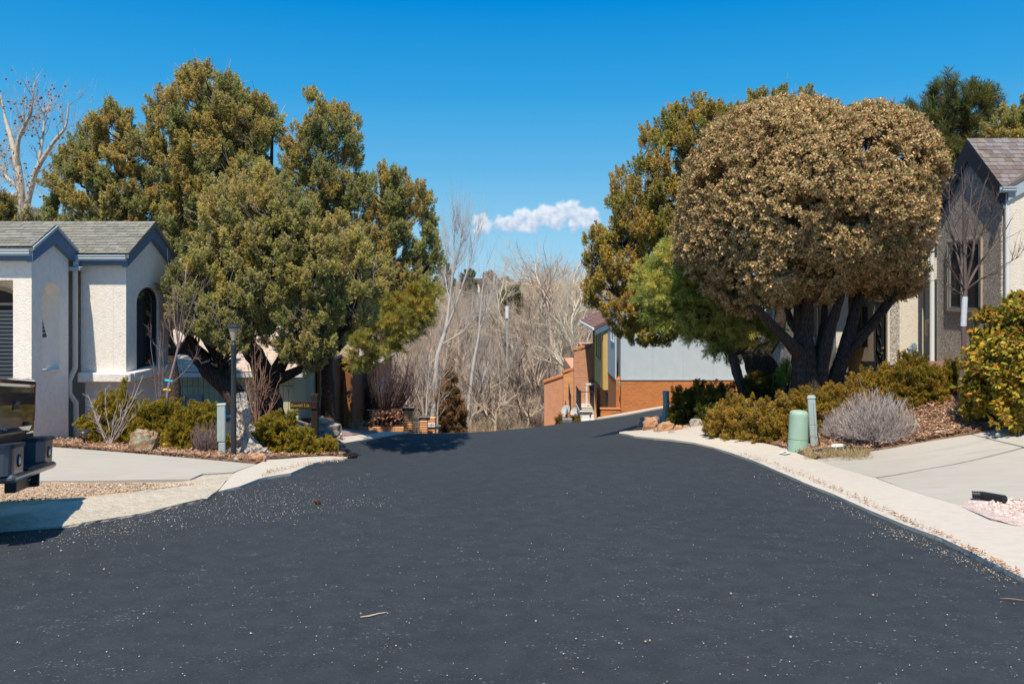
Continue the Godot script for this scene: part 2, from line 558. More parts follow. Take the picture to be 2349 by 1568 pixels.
	textured(mat("bark_brown", Color(1, 1, 1), 0.95), ramp(noise_image(256, 0.03, 5, FastNoiseLite.TYPE_SIMPLEX_SMOOTH, 73), [Color(.05, .03, .022), Color(.14, .085, .06), Color(.24, .15, .11)]), tex.call(noise_image(256, 0.05, 4, FastNoiseLite.TYPE_SIMPLEX_SMOOTH, 74)), Vector3(4, 1.2, 4), 4.0)
	for s in [["twig_grey", Color(0.52, 0.44, 0.37)], ["twig_tan", Color(0.58, 0.46, 0.35)], ["twig_brown", Color(0.48, 0.37, 0.29)], ["twig_white", Color(0.54, 0.5, 0.46)], ["twig_pale", Color(0.64, 0.58, 0.45)], ["twig_purple", Color(0.1, 0.066, 0.07)], ["twig_red", Color(0.300, 0.170, 0.120)], ["twig_mauve", Color(0.260, 0.190, 0.190)], ["twig_ash", Color(0.522, 0.450, 0.420)], ["twig_dark", Color(0.075, 0.055, 0.050)], ["twig_sapling", Color(0.150, 0.110, 0.100)]]:
		mat(s[0], s[1], 0.9)
	textured(mat("sycamore_bark", Color(1, 1, 1), 0.9), ramp(noise_image(256, 0.02, 3, FastNoiseLite.TYPE_SIMPLEX_SMOOTH, 76), [Color(.28, .21, .15), Color(.52, .45, .36), Color(.62, .56, .48)]), null, Vector3(1, .6, 1))
	mat("seed_ball", Color(.24, .10, .06), 0.9)
	# foliage
	for s in [["juniper", Color(1, 1, 1), 0.9], ["leaf", Color(1, 1, 1), 0.8], ["needle", Color(1, 1, 1), 0.9], ["straw", Color(1, 1, 1), 0.1]]:
		var f := mat(s[0], s[1], 0.75)
		f.cull_mode = BaseMaterial3D.CULL_DISABLED
		f.backlight_enabled = true
		f.backlight = Color(s[2], s[2], s[2])
		f.metallic_specular = 0.3
	# small metal and plastic things
	textured(mat("pedestal_green", Color(1, 1, 1), 0.55), ramp(mott, [Color(.30, .45, .35), Color(.345, .50, .395)]), null, Vector3.ONE)
	textured(mat("pedestal_grey", Color(1, 1, 1), 0.5), ramp(mott, [Color(.33, .42, .41), Color(.40, .49, .48)]), null, Vector3.ONE * 1.5)
	textured(mat("pedestal_worn", Color(1, 1, 1), 0.6), ramp(noise_image(256, 0.02, 4, FastNoiseLite.TYPE_SIMPLEX_SMOOTH, 80), [Color(.20, .15, .12), Color(.32, .42, .36), Color(.36, .48, .41), Color(.40, .50, .44)]), null, Vector3(3, .8, 3))
	mat("black_metal", Color(.018, .020, .024), 0.45)
	mat("iron", Color(.03, .036, .045), 0.5)
	mat("lamp_post", Color(.028, .036, .046), 0.4)
	mat("lamp_glass", Color(.40, .34, .24), 0.25)
	mat("chrome", Color(.55, .57, .6), 0.2, 0.9)
	mat("corrugated", Color(.018, .02, .024), 0.4)
	mat("gas_grey", Color(.16, .22, .27), 0.5)
	mat("meter_glass", Color(.45, .50, .46), 0.15)
	mat("rust", Color(.20, .09, .045), 0.8)
	mat("white_plastic", Color(.75, .75, .73), 0.5)
	mat("cloth_white", Color(.62, .64, .70), 0.85)
	mat("mailbox_black", Color(.02, .026, .032), 0.4)
	mat("mailbox_grey", Color(.13, .17, .21), 0.45)
	mat("mailbox_silver", Color(.20, .19, .18), 0.4, 0.5)
	mat("flag_red", Color(.45, .03, .04), 0.5)
	mat("dish", Color(.42, .45, .46), 0.5)
	mat("teal", Color(.10, .40, .33), 0.6)
	mat("door_green", Color(.05, .06, .02), 0.6)
	mat("tape_blue", Color(.02, .42, .60), 0.6)
	mat("tape_yellow", Color(.75, .42, .03), 0.6)
	mat("yellow_plastic", Color(.55, .45, .06), 0.5)
	mat("solar", Color(.02, .03, .06), 0.2)
	mat("brass", Color(.55, .40, .18), 0.3, 0.8)
	var paint := mat("truck_paint", Color(.075, .072, .075), 0.16, 0.45)
	paint.clearcoat_enabled = true
	paint.clearcoat = 1.0
	paint.clearcoat_roughness = 0.04
	var bump := mat("bumper_paint", Color(.085, .10, .125), 0.35, 0.3)
	bump.clearcoat_enabled = true
	bump.clearcoat = 0.6
	bump.clearcoat_roughness = 0.15
	mat("truck_plastic", Color(.035, .042, .055), 0.6)
	mat("rubber", Color(.014, .014, .015), 0.8)
	mat("plate_blue", Color(.03, .16, .20), 0.4)
	mat("plate_face", Color(.42, .55, .55), 0.4)
	mat("plate_orange", Color(.50, .25, .08), 0.4)
	mat("fog_lens", Color(.75, .72, .66), 0.1)
	mat("pine_cone", Color(.32, .13, .06), 0.8)
	mat("tag_dark", Color(.04, .055, .08), 0.7)
	mat("tag_pink", Color(.45, .08, .20), 0.7)
	mat("ridge_red", Color(.16, .09, .08), 0.9)
	mat("pole_grey", Color(.38, .40, .40), 0.6)
	mat("succulent", Color(.20, .33, .26), 0.6)
	mat("terracotta", Color(.45, .17, .07), 0.7)

# ---------- ground sheets that follow the terrain ----------
func px(list: Array) -> PackedVector2Array:
	var out := PackedVector2Array()
	for p in list:
		out.append(flat(p[0], p[1]))
	return out

func soften(poly: PackedVector2Array, step: float, wob: float, sd: int) -> PackedVector2Array:
	var nz := noise(0.6, 3, FastNoiseLite.TYPE_SIMPLEX_SMOOTH, sd)
	var out := PackedVector2Array()
	for i in poly.size():
		var a := poly[i]
		var b := poly[(i + 1) % poly.size()]
		var k := clampi(int(a.distance_to(b) / step), 1, 60)
		for j in k:
			var p := a.lerp(b, float(j) / k)
			out.append(p + Vector2(nz.get_noise_2d(p.x * 2.0, p.y * 2.0), nz.get_noise_2d(p.x * 2.0 + 50.0, p.y * 2.0)) * wob)
	return out

func sheet_mesh(poly: PackedVector2Array, cell: float, lift: float, skirt: float, bumps := 0.0, bump_size := 1.0, tint := 0.0) -> MB:
	var mb := MB.new()
	var lo := poly[0]
	var hi := poly[0]
	for p in poly:
		lo = lo.min(p)
		hi = hi.max(p)
	var nz := noise(0.5 / bump_size, 3, FastNoiseLite.TYPE_SIMPLEX_SMOOTH, 5)
	var big := noise(0.22, 4, FastNoiseLite.TYPE_SIMPLEX_SMOOTH, 8)
	var Y := func(p: Vector2) -> float: return G(p.x, p.y) + lift + bumps * nz.get_noise_2d(p.x, p.y)
	var put := func(p: Vector2) -> int:
		var y: float = Y.call(p)
		mb.v.append(Vector3(p.x, y, p.y))
		var e := 0.12
		mb.n.append(Vector3(y - Y.call(p + Vector2(e, 0)), e, y - Y.call(p + Vector2(0, e))).normalized())
		mb.uv.append(p)
		var k := 1.0 + tint * big.get_noise_2d(p.x * 1.4, p.y * 0.7)
		mb.c.append(Color(k, k, k))
		return mb.v.size() - 1
	var x := floorf(lo.x / cell) * cell
	while x < hi.x:
		var z := floorf(lo.y / cell) * cell
		while z < hi.y:
			var sq := PackedVector2Array([Vector2(x, z), Vector2(x + cell, z), Vector2(x + cell, z + cell), Vector2(x, z + cell)])
			for q in Geometry2D.intersect_polygons(sq, poly):
				if q.size() < 3:
					continue
				var tr := Geometry2D.triangulate_polygon(q)
				var ids := []
				for p in q:
					ids.append(put.call(p))
				for k in range(0, tr.size(), 3):
					var a := q[tr[k]]
					var b := q[tr[k + 1]]
					var cc := q[tr[k + 2]]
					if (b - a).cross(cc - a) > 0.0:
						mb.ix.append_array([ids[tr[k]], ids[tr[k + 1]], ids[tr[k + 2]]])
					else:
						mb.ix.append_array([ids[tr[k]], ids[tr[k + 2]], ids[tr[k + 1]]])
			z += cell
		x += cell
	if skirt > 0.0:
		var cen := (lo + hi) / 2.0
		for i in poly.size():
			var a := poly[i]
			var b := poly[(i + 1) % poly.size()]
			var k := maxi(1, int(a.distance_to(b) / cell))
			for j in k:
				var p := a.lerp(b, float(j) / k)
				var q := a.lerp(b, float(j + 1) / k)
				var P := Vector3(p.x, Y.call(p), p.y)
				var Q := Vector3(q.x, Y.call(q), q.y)
				var o := Vector3(b.y - a.y, 0, a.x - b.x)
				if Geometry2D.is_point_in_polygon((a + b) / 2.0 + Vector2(o.x, o.z).normalized() * 0.01, poly):
					o = -o
				mb.face([P, Q, Q + Vector3.DOWN * skirt, P + Vector3.DOWN * skirt], o)
	return mb

func make_ground():
	# one sheet to the horizon, finer where the camera looks closely
	var mb := MB.new()
	var xs := []
	var zs := []
	var t := -700.0
	while t <= 700.0:
		xs.append(t)
		var a := absf(t + 0.001)
		t += 0.7 if a < 14.0 else (2.0 if a < 40.0 else (10.0 if a < 150.0 else 60.0))
	t = 40.0
	while t >= -800.0:
		zs.append(t)
		t -= 0.7 if t < 6.0 and t > -46.0 else (3.0 if t > -110.0 else (10.0 if t > -320.0 else 60.0))
	var big := noise(0.05, 4, FastNoiseLite.TYPE_SIMPLEX_SMOOTH, 14)
	for z in zs:
		for x in xs:
			var far := clampf((-z - 60.0) / 60.0, 0.0, 1.0)
			mb.v.append(Vector3(x, G(x, z) - 0.09 + far * 1.2 * big.get_noise_2d(x, z), z))
			mb.n.append(Vector3(G(x - .3, z) - G(x + .3, z), 0.6, G(x, z - .3) - G(x, z + .3)).normalized() if z > -320.0 else Vector3.UP)
			mb.uv.append(Vector2(x, z))
			var k: float = 1.0 + 0.35 * big.get_noise_2d(x * 3.0, z * 3.0)
			mb.c.append(Color(k, k, k))
	var w := xs.size()
	for j in zs.size() - 1:
		for i in w - 1:
			var a := j * w + i
			mb.ix.append_array([a, a + 1 + w, a + 1, a, a + w, a + 1 + w])
	structure("ground", mb, M.dry_ground)

func make_roads():
	var left := px([[0,1216],[137,1206],[181,1202],[329,1176],[467,1146],[549,1118],[593,1101],[613,1096],[666,1088],[703,1071.6],[729,1062],[763,1057.5],[790,1056]])
	var farl := px([[763,1022.5],[796,1016.6],[859,1006.6]])
	var right := px([[2348,1329],[2270,1293],[2161,1238.4],[2078,1206.8],[1996,1172.5],[1914,1136.8],[1845,1109],[1796,1087.4],[1721.8,1056],[1675.7,1040],[1633,1026],[1590,1016],[1540,1009.5],[1500,1006.5],[1455,1002],[1424,996.5]])
	var road := PackedVector2Array([Vector2(-5.4, 6.0), Vector2(-5.0, -5.2)])
	road.append_array(left)
	road.append_array(PackedVector2Array([Vector2(-3.4, -15.6), Vector2(-5.0, -17.2), Vector2(-8.5, -18.6), Vector2(-16, -19.5), Vector2(-26, -20), Vector2(-26, -25.2), Vector2(-16, -25.3), Vector2(-9, -25.4), Vector2(-6.6, -25.6)]))
	road.append_array(farl)
	road.append_array(PackedVector2Array([Vector2(-4.6, -32.2), Vector2(-4.24, -34.8), Vector2(-4.0, -38.5), Vector2(-3.0, -46), Vector2(.6, -46), Vector2(1.5, -38.0), Vector2(2.6, -33.8), Vector2(3.6, -32.7), Vector2(4.45, -32.1), Vector2(5.3, -31.6), Vector2(7.0, -30.3), Vector2(12, -27.2), Vector2(20, -23.6), Vector2(20, -20.2), Vector2(12, -22.6), Vector2(6.4, -23.6), Vector2(4.0, -22.6), Vector2(2.8, -20.6)]))
	right.reverse()
	road.append_array(right)
	road.append_array(PackedVector2Array([Vector2(3.5, -4.4), Vector2(3.3, 6.0)]))
	structure("road", sheet_mesh(soften(road, 0.35, 0.035, 3), 0.6, 0.0, 0.0, 0.010, 4.0, 0.22), M.asphalt)
	# right kerb: a rolled concrete gutter
	var k1 := px([[2348,1335],[2270,1298],[2161,1243],[2078,1211],[1996,1177],[1914,1140],[1845,1112],[1796,1090.4],[1721.8,1059],[1675.7,1042],[1633,1028],[1590,1018],[1540,1011.5],[1500,1008],[1455,1003.5],[1420,996.5],[1421,993.5],[1440,991.5],[1470,989.5],[1495,989],[1527,991],[1580,980],[1628,973],[1640,985],[1680,1003],[1721.8,1013],[1804,1032.5],[1864.5,1057],[1936,1083],[2004.5,1101],[2078.6,1128.6],[2199.4,1167],[2270.8,1200],[2348,1219]])
	k1.append_array(PackedVector2Array([Vector2(4.5, -4.6), Vector2(4.2, 6.0), Vector2(3.25, 6.0), Vector2(3.4, -4.4)]))
	structure("kerb", sheet_mesh(k1, 0.5, 0.035, 0.10, 0.012, 1.4, 0.10), M.concrete_curb)
	# left kerb at the near corner
	var k2 := px([[587,1069.5],[613,1059],[661,1056.3],[719,1051.5],[760,1050.5],[797,1052.5],[790,1057],[763,1059],[729,1064],[703,1074],[666,1090.5],[613,1099],[593,1104],[549,1121],[500,1133],[520,1108],[538,1089]])
	structure("kerb", sheet_mesh(k2, 0.4, 0.035, 0.10, 0.01, 1.2, 0.10), M.concrete_curb)
	# far left kerb of the side street
	var k3 := px([[752,1011],[785,1004.5],[820,1000.5],[857,996.8],[890,992.5],[923,988.8],[938,989.6],[944,993.6],[900,999.5],[859,1007.5],[820,1013.5],[796,1017.8],[763,1024]])
	k3.append_array(PackedVector2Array([Vector2(-9, -25.4), Vector2(-16, -25.2), Vector2(-16, -26.0), Vector2(-9, -26.2)]))
	structure("kerb", sheet_mesh(k3, 0.6, 0.05, 0.12), M.concrete_curb)
	# kerb at the foot of the orange wall
	var k4 := PackedVector2Array([Vector2(3.5, -33.2), Vector2(4.4, -32.5), Vector2(5.3, -32.0), Vector2(7.0, -30.7), Vector2(12, -27.6), Vector2(12, -27.1), Vector2(7.0, -30.2), Vector2(5.3, -31.5), Vector2(4.4, -32.0), Vector2(3.4, -32.8)])
	structure("kerb", sheet_mesh(k4, 0.6, 0.05, 0.12), M.concrete_curb)
	# driveways, poured in slabs with open joints
	var dr := Node3D.new()
	dr.name = numbered("driveway")
	add_child(dr)
	dr.set_meta("kind", "structure")
	for s in [[[1868,1057.5],[1969,1043.5],[2133.5,1016],[2228,1001.2],[2345,1030.6],[2120,1080],[2008,1099.6],[1938,1082]], [[2232,1000.6],[2348,980.4],[2420,968],[2500,990],[2352,1029.6]], [[2012,1101.5],[2120,1082],[2346,1033.5],[2500,993],[2520,1060],[2420,1130],[2348,1152],[2270,1151],[2214,1160.5],[2199,1164.5],[2079,1127.5]]]:
		part(dr, "slab", sheet_mesh(px(s), 0.5, 0.03, 0.10, 0.006, 2.0, 0.12), M.concrete_drive)
	dr = Node3D.new()
	dr.name = numbered("driveway")
	add_child(dr)
	dr.set_meta("kind", "structure")
	var dl := px([[123.6,1029],[288,1041.5],[439,1055],[587,1069],[535,1088],[464,1091.5],[434,1104.6],[247,1107],[0,1108.8]])
	dl.append_array(PackedVector2Array([Vector2(-14, -10.0), Vector2(-14, -14.0), Vector2(-9.6, -14.1)]))
	part(dr, "slab", sheet_mesh(dl, 0.5, 0.03, 0.10, 0.006, 2.0, 0.14), M.concrete_drive)
	# gravel strip and crumbled apron between the driveway and the road
	var gs := px([[434,1106],[247,1108.6],[0,1110.4]])
	gs.append_array(PackedVector2Array([Vector2(-14, -10.0), Vector2(-14, -7.6), Vector2(-5.6, -8.4)]))
	gs.append_array(px([[120,1160],[200,1152],[280,1140],[360,1125],[400,1116]]))
	structure("gravel_strip", sheet_mesh(soften(gs, 0.3, 0.05, 9), 0.4, 0.012, 0.05, 0.02, 0.6), M.tan_gravel)
	var ap := px([[538,1090],[500,1130],[467,1150],[329,1180],[181,1206],[137,1210],[0,1220]])
	ap.append_array(PackedVector2Array([Vector2(-14, -7.0), Vector2(-14, -7.8), Vector2(-5.6, -8.6)]))
	ap.append_array(px([[120,1156],[200,1148],[280,1136],[360,1121],[420,1108],[464,1093]]))
	structure("concrete_apron", sheet_mesh(soften(ap, 0.3, 0.05, 10), 0.3, 0.022, 0.05, 0.05, 0.5, 0.12), M.crumbled_concrete)
	# planting beds
	var bl := px([[119,1028],[288,1040.5],[439,1054],[585,1068],[613,1058],[661,1055.3],[719,1050.5],[760,1049.5],[800,1050.5]])
	bl.append_array(PackedVector2Array([Vector2(-3.3, -15.4), Vector2(-4.9, -17.0), Vector2(-8.5, -18.4), Vector2(-12, -18.9), Vector2(-12, -13.9)]))
	structure("mulch_bed", sheet_mesh(soften(bl, 0.4, 0.04, 11), 0.4, 0.05, 0.12, 0.05, 0.8), M.mulch)
	var br := px([[1530,990],[1580,979],[1628,972],[1642,985],[1680,1002],[1721.8,1012],[1804,1031.5],[1864.5,1055.5],[1969,1042.5],[2133.5,1015],[2229,1000],[2348,979.4],[2420,966]])
	br.append_array(PackedVector2Array([Vector2(15, -14), Vector2(15, -19), Vector2(9.9, -19.4), Vector2(9.8, -20.2), Vector2(6.2, -20.2), Vector2(5.0, -21.6), Vector2(3.6, -21.4), Vector2(3.0, -20.6)]))
	structure("mulch_bed", sheet_mesh(soften(br, 0.4, 0.04, 12), 0.45, 0.05, 0.12, 0.06, 0.8), M.mulch)
	var pu := px([[752,1010],[785,1003.5],[820,999.5],[857,995.8],[890,991.5],[923,987.8]])
	pu.append_array(PackedVector2Array([Vector2(-4.5, -35.5), Vector2(-9, -35.0), Vector2(-12, -30), Vector2(-12, -26.4)]))
	structure("gravel_bed", sheet_mesh(pu, 0.6, 0.05, 0.1, 0.05, 1.0), M.purple_gravel)
	var pk := px([[2199,1166],[2214,1161.5],[2270,1152],[2348,1153],[2420,1131]])
	pk.append_array(PackedVector2Array([Vector2(9, -8.0), Vector2(9, -5.0), Vector2(4.6, -5.0)]))
	pk.append_array(px([[2348,1217],[2270.8,1198]]))
	structure("gravel_bed", sheet_mesh(pk, 0.4, 0.03, 0.1, 0.03, 0.5), M.rock_pink)

# ---------- sky ----------
func make_sky() -> PanoramaSkyMaterial:
	var w := 4096
	var h := 2048
	var im := Image.create_empty(w, h, false, Image.FORMAT_RGBF)
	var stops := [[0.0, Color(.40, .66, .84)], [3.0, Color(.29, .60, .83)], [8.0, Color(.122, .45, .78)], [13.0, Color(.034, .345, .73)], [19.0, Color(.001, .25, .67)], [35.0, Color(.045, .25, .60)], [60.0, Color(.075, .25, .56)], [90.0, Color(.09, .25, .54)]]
	for y in h:
		var el := 90.0 - (y + 0.5) / h * 180.0
		var c := Color(.21, .185, .155)
		if el > 0.0:
			for k in stops.size() - 1:
				if el <= stops[k + 1][0]:
					c = stops[k][1].lerp(stops[k + 1][1], (el - stops[k][0]) / (stops[k + 1][0] - stops[k][0]))
					break
		im.fill_rect(Rect2i(0, y, w, 1), c)
	# fair-weather cloud low over the valley: billows over a flat base, in degrees of azimuth and height
	var nz := noise(0.9, 5, FastNoiseLite.TYPE_SIMPLEX_SMOOTH, 17)
	var lump := noise(0.5, 4, FastNoiseLite.TYPE_SIMPLEX_SMOOTH, 23)
	var puffs := [[-2.15, 4.25, .75], [-1.75, 3.85, .55], [-.75, 4.22, .66], [-.02, 4.15, .82], [.75, 4.70, .72], [1.45, 4.30, .95], [2.35, 4.78, .92], [3.5, 5.05, .85], [4.2, 5.10, .80], [2.95, 4.30, .85], [4.65, 4.70, .85], [5.5, 4.75, .62], [5.2, 4.2, .66], [4.2, 3.95, .50], [.85, 3.8, .42], [-2.5, 3.65, .36], [5.9, 4.3, .4], [-31.5, 5.0, .8], [-32.6, 4.6, .9], [-34.0, 4.4, .9]]
	for cl in [[1.7, 4.4, 5.8], [-33.0, 4.6, 3.4]]:
		for j in range(-26, 27):
			for i in range(-70, 71):
				var az: float = cl[0] + i * 360.0 / w
				var el: float = cl[1] + j * 180.0 / h
				var wx: float = az + .30 * lump.get_noise_2d(az * 2.2, el * 2.2) + .12 * nz.get_noise_2d(az * 3.0, el * 3.0)
				var wy: float = el + .26 * lump.get_noise_2d(az * 2.2 + 70.0, el * 2.2) + .12 * nz.get_noise_2d(az * 3.0, el * 3.0 + 30.0)
				var f := 0.0
				var up := 0.0
				for p in puffs:
					var dx: float = (wx - p[0]) / p[2]
					var dy: float = (wy - p[1]) / p[2]
					var v := maxf(0.0, 1.0 - dx * dx - dy * dy * 1.25)
					f += v
					up += v * (dy - dx * .25)
				if f <= 0.0: continue
				var a := smoothstep(0.0, 0.75, f) * smoothstep(3.05, 3.75, el + .2 * nz.get_noise_2d(az, 3.0))
				var lit := clampf(.52 + .75 * up / f + .55 * lump.get_noise_2d(az * 2.6 + 40.0, el * 3.4) + .45 * nz.get_noise_2d(az * 3.4, el * 4.0 + 9.0), 0.0, 1.0)
				var cc := Color(.44, .55, .74).lerp(Color(.86, .90, .96), lit)
				var X := posmod(int(roundf(az / 360.0 * w)), w)
				var Y := int((90.0 - el) / 180.0 * h)
				im.set_pixel(X, Y, im.get_pixel(X, Y).lerp(cc, a * (.94 if cl[0] > 0.0 else .6)))
	var m := PanoramaSkyMaterial.new()
	m.panorama = ImageTexture.create_from_image(im)
	m.filter = true
	return m

func _ready():
	var cam := Camera3D.new()
	cam.name = "camera"
	cam.projection = Camera3D.PROJECTION_FRUSTUM
	cam.near = 0.1
	cam.far = 2000.0
	cam.size = 1568.0 / FL * 0.1
	cam.frustum_offset = Vector2(0, -(784.0 - HZ) / FL * 0.1)
	cam.position = Vector3(0, EYE, 0)
	add_child(cam)
	cam.current = true
	var env := Environment.new()
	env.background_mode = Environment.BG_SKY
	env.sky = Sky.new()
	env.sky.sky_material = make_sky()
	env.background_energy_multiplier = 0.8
	env.tonemap_mode = Environment.TONE_MAPPER_LINEAR
	env.tonemap_exposure = 1.3
	env.sdfgi_enabled = true
	env.ssao_enabled = true
	env.ssil_enabled = true
	var we := WorldEnvironment.new()
	we.name = "world_environment"
	we.environment = env
	add_child(we)
	var sun := DirectionalLight3D.new()
	sun.name = "sun"
	sun.light_energy = 1.5
	sun.light_color = Color(1.0, 0.95, 0.87)
	sun.light_angular_distance = 0.5
	sun.shadow_enabled = true
	var az := deg_to_rad(11.0)
	var el := deg_to_rad(62.0)
	add_child(sun)
	sun.look_at_from_position(Vector3(-sin(az) * cos(el), sin(el), cos(az) * cos(el)) * 50.0, Vector3.ZERO)

	rng.seed = 2024
	make_terrain()
	make_materials()
	make_ground()
	make_roads()
	left_house()
	right_house()
	tan_house()
	orange_townhouses()
	left_back_houses()
	far_things()
	street_things()
	junipers()
	photinia()
	shrubs()
	bare_trees()
	woods()
	truck()
	little_things()

# ---------- building helpers ----------
const RX := Vector3.RIGHT
const UY := Vector3.UP
const BK := Vector3.BACK
const AWAY := Vector3(0, 0, -1)

func wb(x0: float, x1: float, y0: float, y1: float, d0: float, d1: float, bev := 0.0) -> MB:
	var mb := MB.new()
	mb.box(Vector3((x0 + x1) / 2, (y0 + y1) / 2, -(d0 + d1) / 2), Vector3(absf(x1 - x0), absf(y1 - y0), absf(d1 - d0)), Basis(), bev)
	return mb

func pv(list: Array) -> PackedVector2Array:
	var o := PackedVector2Array()
	for p in list:
		o.append(Vector2(p[0], p[1]))
	return o

func rect(x0: float, y0: float, x1: float, y1: float) -> PackedVector2Array:
	return pv([[x0, y0], [x1, y0], [x1, y1], [x0, y1]])

func arch(x0: float, y0: float, x1: float, spring: float, top: float) -> PackedVector2Array:
	var o := pv([[x0, y0], [x1, y0]])
	for i in 13:
		var a := PI * i / 12.0
		o.append(Vector2((x0 + x1) / 2 + cos(a) * (x1 - x0) / 2, spring + sin(a) * (top - spring)))
	return o

# frame, pane and bars set into (or proud of) a wall
func window(parent: Node, o: Vector3, ex: Vector3, ez: Vector3, outline: PackedVector2Array, fw: float, proud: float, fm: Material, bars := [], pane_mat: Material = null, called := "window") -> MeshInstance3D:
	var inner: PackedVector2Array = Geometry2D.offset_polygon(outline, -fw)[0]
	var f := MB.new()
	f.plate(outline, [inner], o + ez * (proud - 0.06), ex, UY, ez, 0.06)
	var w := part(parent, called, f, fm)
	var p := MB.new()
	p.prism(inner, o + ez * (proud - 0.045), ex, UY, ez, 0.008)
	part(w, "pane", p, pane_mat if pane_mat else M.glass)
	for b in bars:
		var m := MB.new()
		m.prism(rect(b[0], b[1], b[2], b[3]), o + ez * (proud - 0.034), ex, UY, ez, 0.028)
		part(w, "bar", m, fm)
	return w

# a slope laid with single shingles: o = eave corner, along = unit along the eave, up = unit up the slope
func shingles(parent: Node, o: Vector3, along: Vector3, up: Vector3, length: float, slope: float, rows: int, per_row: int, mats: Array, sd: int):
	var r := RandomNumberGenerator.new()
	r.seed = sd
	var nn := along.cross(up).normalized()
	if nn.y < 0: nn = -nn
	var ms := []
	for k in mats.size():
		var mb := MB.new()
		mb.box(Vector3(0, 0, 0), Vector3(1, 1, 1), Basis())
		ms.append(mb.mesh(mats[k]))
	var e := slope / rows
	for j in rows:
		var t := length / per_row
		var off: float = -t * [0.0, 0.5, 0.25, 0.7][j % 4]
		for i in per_row + (1 if off < 0.0 else 0):
			var x0 := maxf(0.0, off + i * t + 0.003)
			var x1 := minf(length, off + (i + 1) * t - 0.003)
			if x1 - x0 < 0.02: continue
			var s := MeshInstance3D.new()
			s.mesh = ms[r.randi() % ms.size()]
			s.name = "shingle"
			parent.add_child(s, true)
			var tilt := 0.010 + r.randf() * 0.004
			var upt := (up * e * 1.25 - nn * tilt).normalized()
			var n2 := along.cross(upt).normalized()
			if n2.y < 0: n2 = -n2
			var th := 0.011 + r.randf() * 0.006
			s.transform = Transform3D(Basis(along * (x1 - x0), n2 * th, upt * e * 1.28), o + along * (x0 + x1) / 2 + up * (e * j + e * 0.62) + nn * (0.016 + th * 0.3 + r.randf() * 0.002))

# gutter with a rounded lip along the x axis
func gutter(parent: Node, x0: float, x1: float, y: float, d: float, m: Material, h := 0.11, w := 0.10):
	var prof := pv([[0, 0], [w * .75, 0], [w, h * .35], [w * .86, h * .5], [w, h * .72], [w, h], [w * .85, h], [w * .85, h * .72], [0.012, .03], [0.012, h], [0, h]])
	var mb := MB.new()
	mb.prism(prof, Vector3(x0, y, -d), BK, UY, RX, x1 - x0)
	part(parent, "gutter", mb, m)

